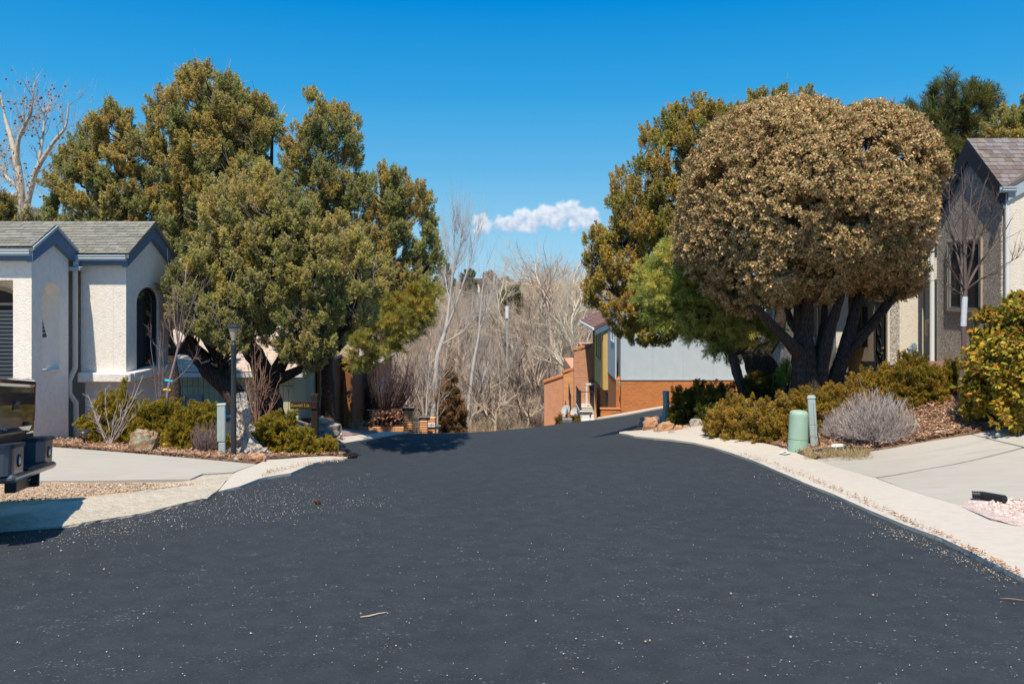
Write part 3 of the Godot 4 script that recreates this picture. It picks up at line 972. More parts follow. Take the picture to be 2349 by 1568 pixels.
func left_house():
	var h := thing("stucco_house", Vector3(-8.5, -1.4, -14.5), "cream stucco house with two blue trimmed gables, arched window and grey shingle roof", "house")
	h.position = Vector3.ZERO
	var N := Node3D.new()
	# --- front wing: gable wall with its arched niche
	var w := MB.new()
	var nich := arch(14.81, 0.0, 15.37, 1.34, 1.62)
	w.plate(pv([[14.5, -1.9], [15.68, -1.9], [15.68, 2.22], [15.09, 2.58], [14.5, 2.22]]), [nich], Vector3(-8.75, 0, 0), AWAY, UY, RX, 0.25)
	part(h, "gable_wall", w, M.stucco)
	w = MB.new()
	w.prism(pv([[14.79, -.035], [15.39, -.035], [15.39, .002], [14.79, .002]]), Vector3(-8.77, 0, 0), AWAY, UY, RX, 0.30)
	part(h, "niche_sill", w, M.stucco)
	w = wb(-8.83, -8.502, -1.9, 1.665, 14.48, 14.75)
	w.box(Vector3(-11.2, 1.94, -14.615), Vector3(5.396, .55, .27))
	w.box(Vector3(-12.2, -.2, -14.615), Vector3(3.4, 3.73, .27))
	part(h, "front_wall", w, M.stucco)
	w = wb(-14, -8.755, -1.9, 2.25, 15.55, 15.68)
	w.box(Vector3(-11.4, 1.72, -15.15), Vector3(5.29, .1, .79))
	part(h, "porch_wall", w, M.stucco)
	var win := window(h, Vector3(0, 0, -15.53), RX, BK, arch(-10.55, -.9, -9.27, 1.22, 1.55), 0.05, 0.02, M.tan_frame, [[-10.5, 1.19, -9.32, 1.24], [-9.42, -.86, -9.38, 1.19]], M.dark_screen)
	for i in 26:
		var sl := MB.new()
		sl.box(Vector3(-9.94, -.75 + i * .073, -15.505), Vector3(1.0, .055, .012), Basis(RX, 0.5))
		part(win, "blind_slat", sl, M.blind)
	# front wing roof
	var up := Vector3(0, .424, -.74).normalized()
	var rf := MB.new()
	rf.prism(pv([[14.33, 2.235], [15.09, 2.655], [15.85, 2.235], [15.85, 2.165], [15.09, 2.585], [14.33, 2.165]]), Vector3(-14, 0, 0), AWAY, UY, RX, 5.61)
	var roof := part(h, "roof", rf, M.shingle_c)
	shingles(roof, Vector3(-9.75, 2.235, -14.33), RX, up, 1.35, .86, 8, 6, [M.shingle_a, M.shingle_b, M.shingle_c, M.shingle_d], 5)
	for s in [[14.34, 15.09, 2.20, 2.62], [15.84, 15.09, 2.20, 2.62]]:
		var fb := MB.new()
		fb.prism(pv([[s[0], s[2]], [s[1], s[3]], [s[1], s[3] - .27], [s[0], s[2] - .22]]), Vector3(-8.498, 0, 0), AWAY, UY, RX, 0.10)
		part(h, "rake_board", fb, M.blue_trim)
		fb = MB.new()
		fb.prism(pv([[s[0], s[2] + .045], [s[1], s[3] + .045], [s[1], s[3] - .012], [s[0], s[2] - .012]]), Vector3(-8.44, 0, 0), AWAY, UY, RX, 0.065)
		part(h, "drip_edge", fb, M.drip)
	part(h, "fascia", wb(-14, -8.50, 2.0, 2.215, 14.36, 14.46), M.blue_trim)
	gutter(h, -14, -8.42, 2.09, 14.355, M.gutter)
	# --- rear wing
	w = MB.new()
	var hole := arch(16.45, -.12, 17.49, 1.22, 1.53)
	w.plate(pv([[16.0, -.31], [17.97, -.31], [17.97, 2.13], [16.985, 2.71], [16.0, 2.13]]), [hole], Vector3(-7.797, 0, 0), AWAY, UY, RX, 0.25)
	part(h, "gable_wall", w, M.stucco)
	w = wb(-8.43, -7.799, -.31, 2.2, 16.0, 16.2)
	w.box(Vector3(-11.2, .2, -16.75), Vector3(5.5, 4.2, .3))
	w.box(Vector3(-8.34, .2, -16.4), Vector3(.178, 4.2, .398))
	part(h, "front_wall", w, M.stucco)
	w = wb(-8.40, -7.65, -2.1, -.31, 16.1, 16.3)
	w.box(Vector3(-7.76, -1.2, -17.1), Vector3(.2, 1.78, 1.58))
	part(h, "plinth_wall", w, M.stucco)
	part(h, "back_wall", wb(-14, -7.55, -2.1, 2.1, 17.72, 17.97), M.stucco)
	w = wb(-8.43, -7.40, -.31, -.13, 15.85, 16.02, 0.02)
	w.box(Vector3(-7.47, -.22, -16.99), Vector3(.155, .18, 1.94), Basis(), 0.02)
	part(h, "ledge", w, M.stucco)
	win = window(h, Vector3(-7.60, 0, 0), AWAY, RX, hole, 0.045, 0.0, M.dark_frame, [[16.47, 1.19, 17.47, 1.25], [16.95, -.10, 17.0, 1.19]])
	var scr := MB.new()
	scr.prism(rect(16.5, -.07, 16.95, 1.19), Vector3(-7.636, 0, 0), AWAY, UY, RX, 0.01)
	part(win, "screen", scr, M.dark_screen)
	rf = MB.new()
	rf.prism(pv([[15.80, 2.165], [16.985, 2.86], [18.17, 2.165], [18.17, 2.09], [16.985, 2.785], [15.80, 2.09]]), Vector3(-14, 0, 0), AWAY, UY, RX, 6.6)
	roof = part(h, "roof", rf, M.shingle_c)
	up = Vector3(0, .695, -1.185).normalized()
	shingles(roof, Vector3(-10.85, 2.165, -15.80), RX, up, 3.45, 1.373, 12, 16, [M.shingle_a, M.shingle_b, M.shingle_c, M.shingle_d], 6)
	for s in [[15.82, 16.985, 2.14, 2.825], [18.15, 16.985, 2.14, 2.825]]:
		var fb := MB.new()
		fb.prism(pv([[s[0], s[2]], [s[1], s[3]], [s[1], s[3] - .28], [s[0], s[2] - .22]]), Vector3(-7.545, 0, 0), AWAY, UY, RX, 0.11)
		part(h, "rake_board", fb, M.blue_trim)
		fb = MB.new()
		fb.prism(pv([[s[0], s[2] + .045], [s[1], s[3] + .045], [s[1], s[3] - .012], [s[0], s[2] - .012]]), Vector3(-7.47, 0, 0), AWAY, UY, RX, 0.065)
		part(h, "drip_edge", fb, M.drip)
	part(h, "fascia", wb(-8.47, -7.55, 1.955, 2.135, 15.84, 15.94), M.blue_trim)
	gutter(h, -8.47, -7.44, 2.045, 15.835, M.gutter)
	part(h, "gutter_end", wb(-7.37, -7.31, 2.02, 2.15, 18.1, 18.2, .01), M.gutter)
	part(h, "gutter_box", wb(-8.62, -8.30, 1.85, 1.93, 15.70, 15.85, .015), M.gutter)
	part(h, "gutter_outlet", wb(-8.45, -8.36, 1.93, 2.06, 15.74, 15.82, .01), M.gutter)
	# downspout with its offset elbow
	var ds := MB.new()
	for s in [[Vector3(-8.43, 1.86, -15.79), Vector3(-8.43, -.02, -15.79)], [Vector3(-8.43, -.02, -15.79), Vector3(-8.50, -.26, -15.72)], [Vector3(-8.50, -.26, -15.72), Vector3(-8.50, -.50, -15.72)], [Vector3(-8.50, -.50, -15.72), Vector3(-8.43, -.70, -15.82)], [Vector3(-8.43, -.70, -15.82), Vector3(-8.43, -1.5, -15.82)]]:
		var dd: Vector3 = s[1] - s[0]
		ds.box((s[0] + s[1]) / 2, Vector3(.085, dd.length() + .03, .06), Basis(Quaternion(UY, -dd.normalized())), 0.012)
	part(h, "downspout", ds, M.downspout)
	# dark pennant hanging in the niche
	var fl := thing("pennant", Vector3(-8.58, 1.02, -14.87), "dark triangular pennant with light lettering hanging in the arched niche", "pennant")
	var tri := MB.new()
	tri.prism(pv([[-.12, -.40], [.16, -.40], [.005, .08]]), Vector3(0, 0, 0), Vector3(.2, 0, -.98).normalized(), UY, Vector3(.98, 0, .2).normalized(), 0.006)
	part(fl, "flag", tri, M.tag_dark)
	var st := MB.new()
	st.tube([Vector3(0, .07, 0), Vector3(0, .5, 0)], [.004, .004], 4)
	part(fl, "cord", st, M.black_metal)
	for k in 3:
		var ln := MB.new()
		ln.prism(rect(-.06 - k * .015, -.19 - k * .07, .07 + k * .02, -.175 - k * .07), Vector3(.008, 0, 0), Vector3(.2, 0, -.98).normalized(), UY, Vector3(.98, 0, .2).normalized(), 0.003)
		part(fl, "lettering", ln, M.white_plastic)
	N.free()

func right_house():
	var h := thing("pebbledash_house", Vector3.ZERO, "grey pebble-dash gable house with brown shingle roof beside the bare sapling", "house")
	var w := MB.new()
	var hole := rect(17.23, 1.02, 18.5, 2.52)
	w.plate(pv([[16.55, -1.2], [19.05, -1.2], [19.05, 3.30], [17.67, 4.55], [16.55, 3.52]]), [hole], Vector3(9.89, 0, 0), AWAY, UY, RX, 0.25)
	part(h, "gable_wall", w, M.aggregate)
	var win := window(h, Vector3(9.89, 0, 0), AWAY, Vector3.LEFT, hole, 0.06, 0.035, M.steel_frame, [[17.95, 1.06, 18.0, 2.48]], M.dark_screen)
	for i in 19:
		var sl := MB.new()
		sl.box(Vector3(9.915, 1.12 + i * .074, -17.63), Vector3(.01, .05, .60), Basis(BK, 0.5))
		part(win, "blind_slat", sl, M.blind)
	var tr := MB.new()
	tr.plate(rect(17.19, .98, 18.54, 2.56), [hole], Vector3(9.892, 0, 0), AWAY, UY, Vector3.LEFT, 0.045)
	part(win, "casing", tr, M.tan_frame)
	# main roof
	var rf := MB.new()
	rf.prism(pv([[16.42, 3.54], [17.67, 4.70], [19.2, 3.28], [19.2, 3.20], [17.67, 4.62], [16.42, 3.46]]), Vector3(9.83, 0, 0), AWAY, UY, RX, 7.0)
	var roof := part(h, "roof", rf, M.brown_c)
	var up := Vector3(0, 1.16, -1.25).normalized()
	shingles(roof, Vector3(9.82, 3.54, -16.42), RX, up, 1.85, 1.705, 12, 11, [M.brown_a, M.brown_b, M.brown_c, M.brown_d, M.brown_a], 8)
	for s in [[16.42, 17.67, 3.53, 4.69], [19.2, 17.67, 3.27, 4.69]]:
		var fb := MB.new()
		fb.prism(pv([[s[0], s[2]], [s[1], s[3]], [s[1], s[3] - .44], [s[0], s[2] - .34]]), Vector3(9.82, 0, 0), AWAY, UY, RX, 0.068)
		part(h, "rake_board", fb, M.black_trim)
		fb = MB.new()
		fb.prism(pv([[s[0], s[2] - .36], [s[1], s[3] - .47], [s[1], s[3] - .53], [s[0], s[2] - .42]]), Vector3(9.86, 0, 0), AWAY, UY, RX, 0.029)
		part(h, "trim_strip", fb, M.gutter_dark)
	gutter(h, 9.78, 10.06, 3.42, 16.41, M.gutter, 0.12, 0.12)
	part(h, "eave_board", wb(9.9, 16.8, 3.30, 3.45, 16.45, 16.5), M.black_trim)
	# lit wing beside it
	var g := MB.new()
	g.prism(pv([[9.98, -1.2], [14.6, -1.2], [14.6, 3.35], [12.3, 4.6], [9.98, 3.30]]), Vector3(0, 0, -16.62), RX, UY, BK, 0.2)
	part(h, "front_wall", g, M.stucco_white)
	for s in [[9.93, 12.3, 3.50, 4.83], [14.67, 12.3, 3.50, 4.83]]:
		var fb := MB.new()
		fb.prism(pv([[s[0], s[2]], [s[1], s[3]], [s[1], s[3] - .26], [s[0], s[2] - .24]]), Vector3(0, 0, -16.415), RX, UY, BK, 0.05)
		part(h, "rake_board", fb, M.gutter)
		fb = MB.new()
		fb.prism(pv([[s[0], s[2] + .07], [s[1], s[3] + .07], [s[1], s[3] + .005], [s[0], s[2] + .005]]), Vector3(0, 0, -17.2), RX, UY, BK, 0.85)
		part(h, "wing_roof", fb, M.brown_c)
	# downspouts
	part(h, "downspout", wb(9.92, 10.02, -.6, 3.42, 16.42, 16.50, .02), M.white_metal)
	part(h, "downspout", wb(9.76, 9.86, -.9, 3.2, 19.07, 19.15, .02), M.white_metal)

func tan_house():
	var h := thing("tan_house", Vector3.ZERO, "cream stucco townhouse behind the brown leaved tree, recesses coloured tan for shade, with iron door", "house")
	var part_box := func(called: String, x0: float, x1: float, y0: float, y1: float, d0: float, d1: float, m: Material): return part(h, called, wb(x0, x1, y0, y1, d0, d1), m)
	# far pebble-dash face with window
	var w := MB.new()
	var hole := rect(23.2, .12, 24.25, 1.15)
	w.plate(pv([[22.3, -2.2], [24.7, -2.2], [24.7, 3.0], [22.3, 3.0]]), [hole], Vector3(7.79, 0, 0), AWAY, UY, RX, 0.2)
	part(h, "side_wall", w, M.aggregate)
	window(h, Vector3(7.79, 0, 0), AWAY, Vector3.LEFT, hole, 0.05, 0.04, M.steel_frame, [[23.7, .16, 23.74, 1.1]])
	part_box.call("front_wall", 7.792, 8.32, -2.0, 3.0, 22.3, 22.5, M.stucco_white)
	part_box.call("side_wall", 8.322, 8.5, -2.0, 3.0, 21.2, 22.298, M.stucco_shaded)  # recess and side faces take the darker stucco, shade painted in
	part_box.call("front_wall", 8.32, 8.63, -2.0, 3.0, 21.0, 21.198, M.stucco_white)
	part_box.call("wing_wall", 8.02, 8.22, -2.0, .20, 21.7, 22.28, M.aggregate)
	part_box.call("back_wall", 8.5, 9.35, -2.0, 3.0, 22.4, 22.6, M.stucco_shaded)
	w = MB.new()
	hole = rect(21.0, -.10, 21.95, 1.05)
	var door := rect(20.02, -1.2, 20.62, 1.15)
	w.plate(pv([[20.0, -2.0], [22.4, -2.0], [22.4, 3.0], [20.0, 3.0]]), [hole, door], Vector3(9.15, 0, 0), AWAY, UY, RX, 0.2)
	part(h, "side_wall", w, M.stucco_shaded)
	window(h, Vector3(9.15, 0, 0), AWAY, Vector3.LEFT, hole, 0.05, 0.0, M.tan_frame, [[21.45, -.06, 21.49, 1.0]])
	var sd := window(h, Vector3(9.17, 0, 0), AWAY, Vector3.LEFT, door, 0.05, 0.02, M.iron, [], M.dark_wood, "security_door")
	for i in 7:
		var b := MB.new()
		var z := -20.10 - i * .072
		b.tube([Vector3(9.13, -1.15, z), Vector3(9.13, -.5, z + .02 * sin(i)), Vector3(9.13, .3, z - .03 * cos(i * 2.0)), Vector3(9.13, 1.1, z)], [.009, .009, .009, .009], 5)
		part(sd, "bar", b, M.iron)
	for i in 3:
		var b := MB.new()
		var pts := []
		for k in 17:
			var a := TAU * k / 16.0
			pts.append(Vector3(9.12, -.35 + i * .42 + sin(a) * .17, -20.32 + cos(a) * .11))
		var rr := []
		rr.resize(17)
		rr.fill(.008)
		b.tube(pts, rr, 5)
		part(sd, "scroll", b, M.iron)
	var hd := MB.new()
	hd.box(Vector3(9.10, .02, -20.08), Vector3(.05, .05, .05), Basis(), .012)
	hd.box(Vector3(9.09, -.10, -20.11), Vector3(.03, .025, .13), Basis(), .01)
	part(sd, "handle", hd, M.brass)
	part_box.call("corner_trim", 9.15, 9.20, -2.0, 3.0, 19.93, 19.998, M.stucco_white)
	part_box.call("front_wall", 9.202, 9.45, -2.0, 3.0, 19.95, 20.1, M.aggregate)
	part_box.call("front_wall", 9.452, 10.06, -2.0, 3.0, 20.02, 20.2, M.stucco_white)
	part_box.call("pilaster", 10.062, 10.11, -2.0, 3.0, 20.06, 20.2, M.stucco_shaded)  # narrow strip coloured as the shaded side of the pilaster
	part_box.call("front_wall", 10.112, 11.0, -2.0, 3.0, 20.02, 20.2, M.stucco_white)
	part_box.call("plinth_wall", 9.46, 10.05, -2.0, -.6, 19.98, 20.018, M.stucco_white)
	part_box.call("downspout", 7.68, 7.77, -1.8, 3.0, 24.62, 24.72, M.white_metal)
	var rf := MB.new()
	rf.prism(pv([[19.7, 2.95], [22.2, 4.1], [25.0, 2.95], [25.0, 2.85], [22.2, 4.0], [19.7, 2.85]]), Vector3(7.6, 0, 0), AWAY, UY, RX, 5.2)
	part(h, "roof", rf, M.brown_c)
	# fittings on and beside it
	var pl := thing("plank", Vector3(8.62, -.72, -19.75), "short weathered wooden board standing by the shade toned wall under the window", "board")
	var mb := MB.new()
	mb.box(Vector3(0, .2, 0), Vector3(.29, .50, .045), Basis(RX, -.08), .006)
	part(pl, "board", mb, M.old_plank)
	mb = MB.new()
	mb.box(Vector3(-.16, .2, .0), Vector3(.03, .50, .09), Basis(RX, -.08), .004)
	part(pl, "batten", mb, M.cedar)
	var em := thing("electric_meter", Vector3(10.16, .66, -19.9), "round glass electric meter on the cream wall by the white downspout", "meter")
	mb = MB.new()
	mb.box(Vector3(0, -.13, -.04), Vector3(.17, .42, .12), Basis(), .03)
	part(em, "meter_box", mb, M.downspout)
	mb = MB.new()
	mb.lathe(Vector3(0, .02, .02), [[.0, .0], [.085, .0], [.085, .03], [.078, .07], [.06, .085], [0, .09]], 16, Basis(RX, PI / 2))
	part(em, "dial_cover", mb, M.meter_glass)
	var gm := thing("gas_meter", Vector3(9.72, -.55, -19.55), "blue-grey gas meter with round regulator standing by the cream wall", "meter")
	mb = MB.new()
	mb.box(Vector3(.02, .12, 0), Vector3(.30, .22, .16), Basis(), .03)
	mb.box(Vector3(.07, .02, .02), Vector3(.16, .1, .14), Basis(), .03)
	part(gm, "meter_body", mb, M.gas_grey)
	mb = MB.new()
	mb.lathe(Vector3(-.06, .11, .09), [[0, 0], [.055, 0], [.055, .015], [0, .016]], 12, Basis(RX, PI / 2))
	part(gm, "dial", mb, M.white_plastic)
	mb = MB.new()
	mb.tube([Vector3(-.12, -.3, 0), Vector3(-.12, .1, 0), Vector3(-.12, .40, 0), Vector3(-.115, .46, 0)], [.022, .022, .022, .03], 8)
	mb.tube([Vector3(-.12, .40, 0), Vector3(-.02, .405, 0), Vector3(.30, .40, 0)], [.026, .022, .022], 8)
	for x in [-.01, .09]:
		mb.tube([Vector3(x, .22, 0), Vector3(x, .40, 0)], [.024, .024], 8)
		mb.lathe(Vector3(x, .24, 0), [[.024, 0], [.036, .0], [.036, .03], [.024, .03]], 8)
		mb.lathe(Vector3(x, .33, 0), [[.024, 0], [.036, .0], [.036, .02], [.024, .02]], 8)
	part(gm, "pipework", mb, M.gas_grey)
	mb = MB.new()
	mb.lathe(Vector3(-.13, .60, 0), [[0, -.05], [.07, -.05], [.135, -.012], [.14, .012], [.07, .05], [0, .05]], 20, Basis(BK, PI / 2 - .25))
	mb.tube([Vector3(-.15, .60, 0), Vector3(-.27, .58, 0)], [.045, .04], 10)
	mb.tube([Vector3(-.20, .58, 0), Vector3(-.205, .45, 0)], [.04, .046], 10)
	part(gm, "regulator", mb, M.gas_grey)
	var hb := thing("hose_tap", Vector3(9.32, -.30, -19.92), "small white hose tap on the pebble wall right of the iron door", "tap")
	mb = MB.new()
	mb.tube([Vector3(0, 0, 0), Vector3(0, 0, .06), Vector3(-.02, -.03, .09)], [.012, .014, .012], 6)
	mb.lathe(Vector3(0, .015, .05), [[.004, 0], [.022, .012], [.022, .018], [0, .02]], 8)
	part(hb, "spout", mb, M.white_plastic)

# slump-block wall built course by course
func block_wall(parent: Node, x0: float, x1: float, yl: float, yr: float, y0: float, d: float, depth: float, course: float, m: Material, cap: Material):
	var r := RandomNumberGenerator.new()
	r.seed = int(x0 * 100) + 7
	var y := y0
	while y < maxf(yl, yr) - .02:
		var t := minf(y + course - .006, maxf(yl, yr))
		var xa := x0
		if yr > yl and t > yl: xa = lerpf(x0, x1, clampf((t - yl) / (yr - yl), 0, .95))
		var mb := MB.new()
		mb.col = Color.WHITE * r.randf_range(.95, 1.04)
		mb.box(Vector3((xa + x1) / 2, (y + t) / 2, -d - depth / 2), Vector3(x1 - xa, t - y, depth + r.randf_range(-.004, .006)), Basis(), .010)
		part(parent, "block_course", mb, m)
		y += course
	var core := wb(x0 + .02, x1 - .02, y0, minf(yl, yr), d + .018, d + depth - .018)
	part(parent, "mortar", core, m)
	if cap:
		var c := MB.new()
		c.prism(pv([[x0 - .04, yl], [x1 + .04, yr], [x1 + .04, yr + .09], [x0 - .04, yl + .09]]), Vector3(0, 0, -d - depth - .03), RX, UY, BK, depth + .07)
		part(parent, "cap", c, cap)

func railing(called: String, a: Vector3, b: Vector3, hgt: float, gap: float, label: String, m: Material, group := ""):
	var t := thing(called, Vector3.ZERO, label, "railing", group)
	var dirn := (b - a).normalized()
	for yy in [0.08, hgt]:
		var mb := MB.new()
		mb.box((a + b) / 2 + UY * yy, Vector3(.035, .035, a.distance_to(b)), Basis.looking_at(dirn, UY), .006)
		part(t, "rail", mb, m)
	var n := int(a.distance_to(b) / gap)
	var bar := MB.new()
	bar.box(Vector3(0, hgt / 2 + .04, 0), Vector3(.018, hgt - .08, .018))
	var bm := bar.mesh(m)
	for i in n + 1:
		var o := MeshInstance3D.new()
		o.mesh = bm
		o.name = "baluster"
		t.add_child(o, true)
		o.position = a.lerp(b, float(i) / n)
	for p in [a, b]:
		var mb := MB.new()
		mb.box(p + UY * (hgt / 2 + .02), Vector3(.045, hgt + .08, .045), Basis(), .006)
		part(t, "post", mb, m)

func orange_townhouses():
	var h := thing("blue_house", Vector3.ZERO, "pale blue sided house on orange stucco base at the far corner of the street", "house")
	# big wall facing the street
	for i in 6:
		var x := 4.46 + i * 1.22
		part(h, "siding_panel", wb(x + .002, x + 1.218, -2.26, .9, 33.0, 33.08), M.blue_siding)
	part(h, "corner_trim", wb(4.38, 4.50, -2.27, .9, 32.96, 33.06), M.blue_siding)
	part(h, "base_wall", wb(4.40, 11.8, -5.0, -2.262, 32.985, 33.3), M.stucco_orange)
	part(h, "drip_strip", wb(4.44, 11.8, -2.285, -2.255, 32.955, 32.99), M.gutter)
	part(h, "core_wall", wb(4.5, 11.8, -2.3, .9, 33.09, 40.0), M.blue_siding)
	# receding side faces
	for i in 3:
		var d := 33.5 + i * .87
		part(h, "siding_panel", wb(4.22, 4.28, -2.30, .5, d, d + .862), M.blue_siding)
	part(h, "base_wall", wb(4.24, 4.49, -5.6, -2.302, 33.32, 36.1), M.stucco_orange)
	part(h, "base_wall", wb(4.30, 4.49, -6.5, -3.0, 36.1, 40.0), M.stucco_orange)
	var win := window(h, Vector3(4.22, 0, 0), AWAY, Vector3.LEFT, rect(33.8, -.84, 34.8, .02), 0.06, 0.03, M.white_metal, [])
	# yellow overhanging bay
	part(h, "bay_wall", wb(4.03, 4.29, -3.08, -.30, 36.11, 40.0), M.yellow_paint)
	part(h, "bay_trim", wb(4.00, 4.032, -3.05, -.9, 36.15, 36.75), M.ochre_trim)
	part(h, "bay_trim", wb(4.00, 4.032, -3.02, -.32, 39.85, 40.0), M.ochre_trim)
	window(h, Vector3(4.03, 0, 0), AWAY, Vector3.LEFT, rect(37.3, -1.88, 39.0, -.60), 0.07, 0.03, M.dark_frame, [[38.1, -1.84, 38.16, -.64], [37.3, -1.26, 39.0, -1.21]])
	part(h, "door", wb(4.26, 4.30, -5.4, -3.35, 36.4, 37.3), M.door_green)
	# roof over the bay, falling to the left
	var rf := MB.new()
	rf.prism(pv([[3.62, -.33], [7.2, 1.35], [7.2, 1.27], [3.62, -.41]]), Vector3(0, 0, -43.0), RX, UY, BK, 7.0)
	var roof := part(h, "roof", rf, M.red_a)
	shingles(roof, Vector3(3.62, -.33, -36.0), AWAY, Vector3(3.58, 1.68, 0).normalized(), 7.0, 1.5, 6, 12, [M.red_a, M.red_b], 12)
	var fb := MB.new()
	fb.prism(pv([[3.66, -.40], [7.2, 1.26], [7.2, 1.0], [3.66, -.66]]), Vector3(0, 0, -36.08), RX, UY, BK, 0.06)
	part(h, "rake_board", fb, M.blue_trim)
	part(h, "gutter", wb(3.54, 3.63, -.46, -.34, 36.0, 43.0, .02), M.white_metal)
	part(h, "soffit", wb(3.63, 4.03, -.47, -.44, 36.1, 43.0), M.ochre_trim)
	var dsp := MB.new()
	dsp.tube([Vector3(3.98, -.5, -40.05), Vector3(3.98, -3.0, -40.05), Vector3(4.05, -3.2, -39.4), Vector3(4.1, -3.3, -38.0)], [.035, .035, .035, .035], 6)
	part(h, "downspout", dsp, M.ochre_trim)
	# low wall in front
	var lw := thing("low_wall", Vector3.ZERO, "low orange stucco wall left of the blue house corner", "wall")
	part(lw, "wall_body", wb(3.57, 4.38, -5.0, -3.46, 32.9, 33.2, .03), M.stucco_orange)
	part(lw, "coping", wb(3.55, 4.39, -3.46, -3.41, 32.87, 33.22, .02), M.stucco_orange)
	# wing walls of the next homes down the hill
	var a := thing("block_wall", Vector3.ZERO, "tallest pink slump-block wall with capped sloping top, beside the yellow bay", "wall")
	block_wall(a, 3.10, 4.02, -1.76, -1.48, -7.0, 41.0, .35, .125, M.adobe, M.stucco_orange)
	a = thing("block_wall", Vector3.ZERO, "middle slump-block wall, narrow, between the tall one and the smooth adobe wall", "wall")
	block_wall(a, 2.76, 3.33, -3.22, -3.0, -7.5, 44.0, .35, .125, M.pillar_block, M.stucco_orange)
	a = thing("adobe_wall", Vector3.ZERO, "lowest smooth orange adobe wall with slanted cap, standing before the bare wood", "wall")
	var mb := MB.new()
	mb.prism(pv([[1.81, -8.5], [2.89, -8.5], [2.89, -3.60], [1.81, -3.97]]), Vector3(0, 0, -46.4), RX, UY, BK, .4)
	part(a, "wall_body", mb, M.adobe)
	mb = MB.new()
	mb.prism(pv([[1.76, -3.98], [2.93, -3.58], [2.93, -3.48], [1.76, -3.88]]), Vector3(0, 0, -46.44), RX, UY, BK, .5)
	part(a, "cap", mb, M.stucco_orange)
	part(a, "side_wall", wb(2.87, 3.1, -8.0, -5.0, 43.2, 45.9), M.stucco_orange)
	a = thing("townhouse", Vector3.ZERO, "plain adobe townhouse bodies stepping down behind the slump-block walls", "house")
	part(a, "wall_body", wb(3.6, 9.0, -7.5, -1.6, 41.4, 44.6), M.adobe)
	part(a, "wall_body", wb(3.3, 9.0, -8.0, -3.1, 44.7, 52.0), M.adobe)
	# balcony and stairs
	a = thing("balcony", Vector3.ZERO, "small concrete balcony with white post and steps below the yellow bay", "balcony")
	part(a, "deck", wb(3.18, 3.95, -4.55, -4.38, 38.8, 41.0), M.concrete_curb)
	for i in 4:
		part(a, "step", wb(3.22, 3.92, -4.75 - i * .17, -4.58 - i * .17, 38.5 - i * .28, 38.8 - i * .28, .01), M.white_board)
	part(a, "white_post", wb(3.57, 3.65, -4.38, -3.30, 39.6, 39.68), M.white_metal)
	part(a, "beam", wb(3.57, 4.1, -3.30, -3.22, 39.58, 39.70), M.white_metal)
	part(a, "block_pier", wb(3.86, 3.98, -5.2, -3.2, 38.3, 38.5, .01), M.pillar_block)
	part(a, "support_wall", wb(3.30, 3.46, -6.2, -4.56, 38.8, 41.0), M.stucco_orange)
	railing("iron_railing", Vector3(3.22, -4.38, -38.85), Vector3(3.22, -4.38, -42.4), .86, .12, "black picket railing along the left side of the balcony", M.iron)
	railing("iron_railing", Vector3(3.90, -4.38, -39.3), Vector3(3.90, -4.38, -42.4), 1.0, .12, "black picket railing against the right side of the balcony", M.iron)
	railing("iron_railing", Vector3(3.26, -4.38, -38.82), Vector3(3.86, -4.38, -38.82), .86, .3, "sparse front railing across the end of the balcony", M.iron)
	railing("iron_railing", Vector3(2.86, -5.75, -42.4), Vector3(2.86, -5.2, -45.6), .8, .12, "black stair railing before the smooth adobe wall", M.iron)
	railing("iron_railing", Vector3(3.05, -5.0, -42.6), Vector3(3.05, -4.6, -43.8), .8, .12, "short black railing beside the middle slump-block wall", M.iron)
	a = thing("stairs", Vector3.ZERO, "concrete outdoor steps rising beside the smooth adobe wall", "stairs")
	for i in 6:
		part(a, "step", wb(2.62, 3.0, -6.1 + i * .15, -5.98 + i * .15, 42.2 + i * .3, 42.5 + i * .3), M.concrete_curb)
	# fittings
	for s in [[Vector3(3.11, -4.72, -40.2), "satellite dish on a stubby pole below the balcony, facing the street", .30, Vector3(-.25, .45, 1)], [Vector3(2.80, -4.95, -42.6), "second satellite dish, partly hidden behind the stair railing by the adobe wall", .32, Vector3(-.75, .5, .7)]]:
		var di := thing("satellite_dish", s[0], s[1], "satellite dish")
		mb = MB.new()
		var bs := Basis.looking_at(-s[3].normalized(), UY) * Basis(RX, PI / 2)
		mb.lathe(Vector3(0, 0, 0), [[0, -.05], [.10, -.043], [.19, -.02], [s[2] * .85, 0], [s[2] * .83, .012], [.18, -.006], [0, -.03]], 20, bs)
		part(di, "reflector", mb, M.dish)
		mb = MB.new()
		mb.tube([Vector3(0, -.20, .05), Vector3(.0, -.16, .28), Vector3(0, -.02, .34)], [.01, .01, .02], 5)
		part(di, "feed_arm", mb, M.gas_grey)
		mb = MB.new()
		mb.tube([Vector3(0, -.04, -.04), Vector3(0, -.25, -.06), Vector3(0, -.8, -.06)], [.03, .035, .035], 6)
		part(di, "mast", mb, M.white_metal)
	var tm := single("junction_box", wb(4.30, 4.37, -2.50, -2.36, 32.92, 33.0, .012), M.teal, "small teal box on the edge of the orange wall corner", "junction box")
	mailbox(Vector3(3.03, -3.76, -33.5), "scuffed silver mailbox on a pale post near the balcony", M.mailbox_silver, .50, 0.0)
	mailbox(Vector3(2.50, -4.66, -37.0), "grey mailbox with a red flag, low before the adobe wall", M.mailbox_grey, .42, 0.0)

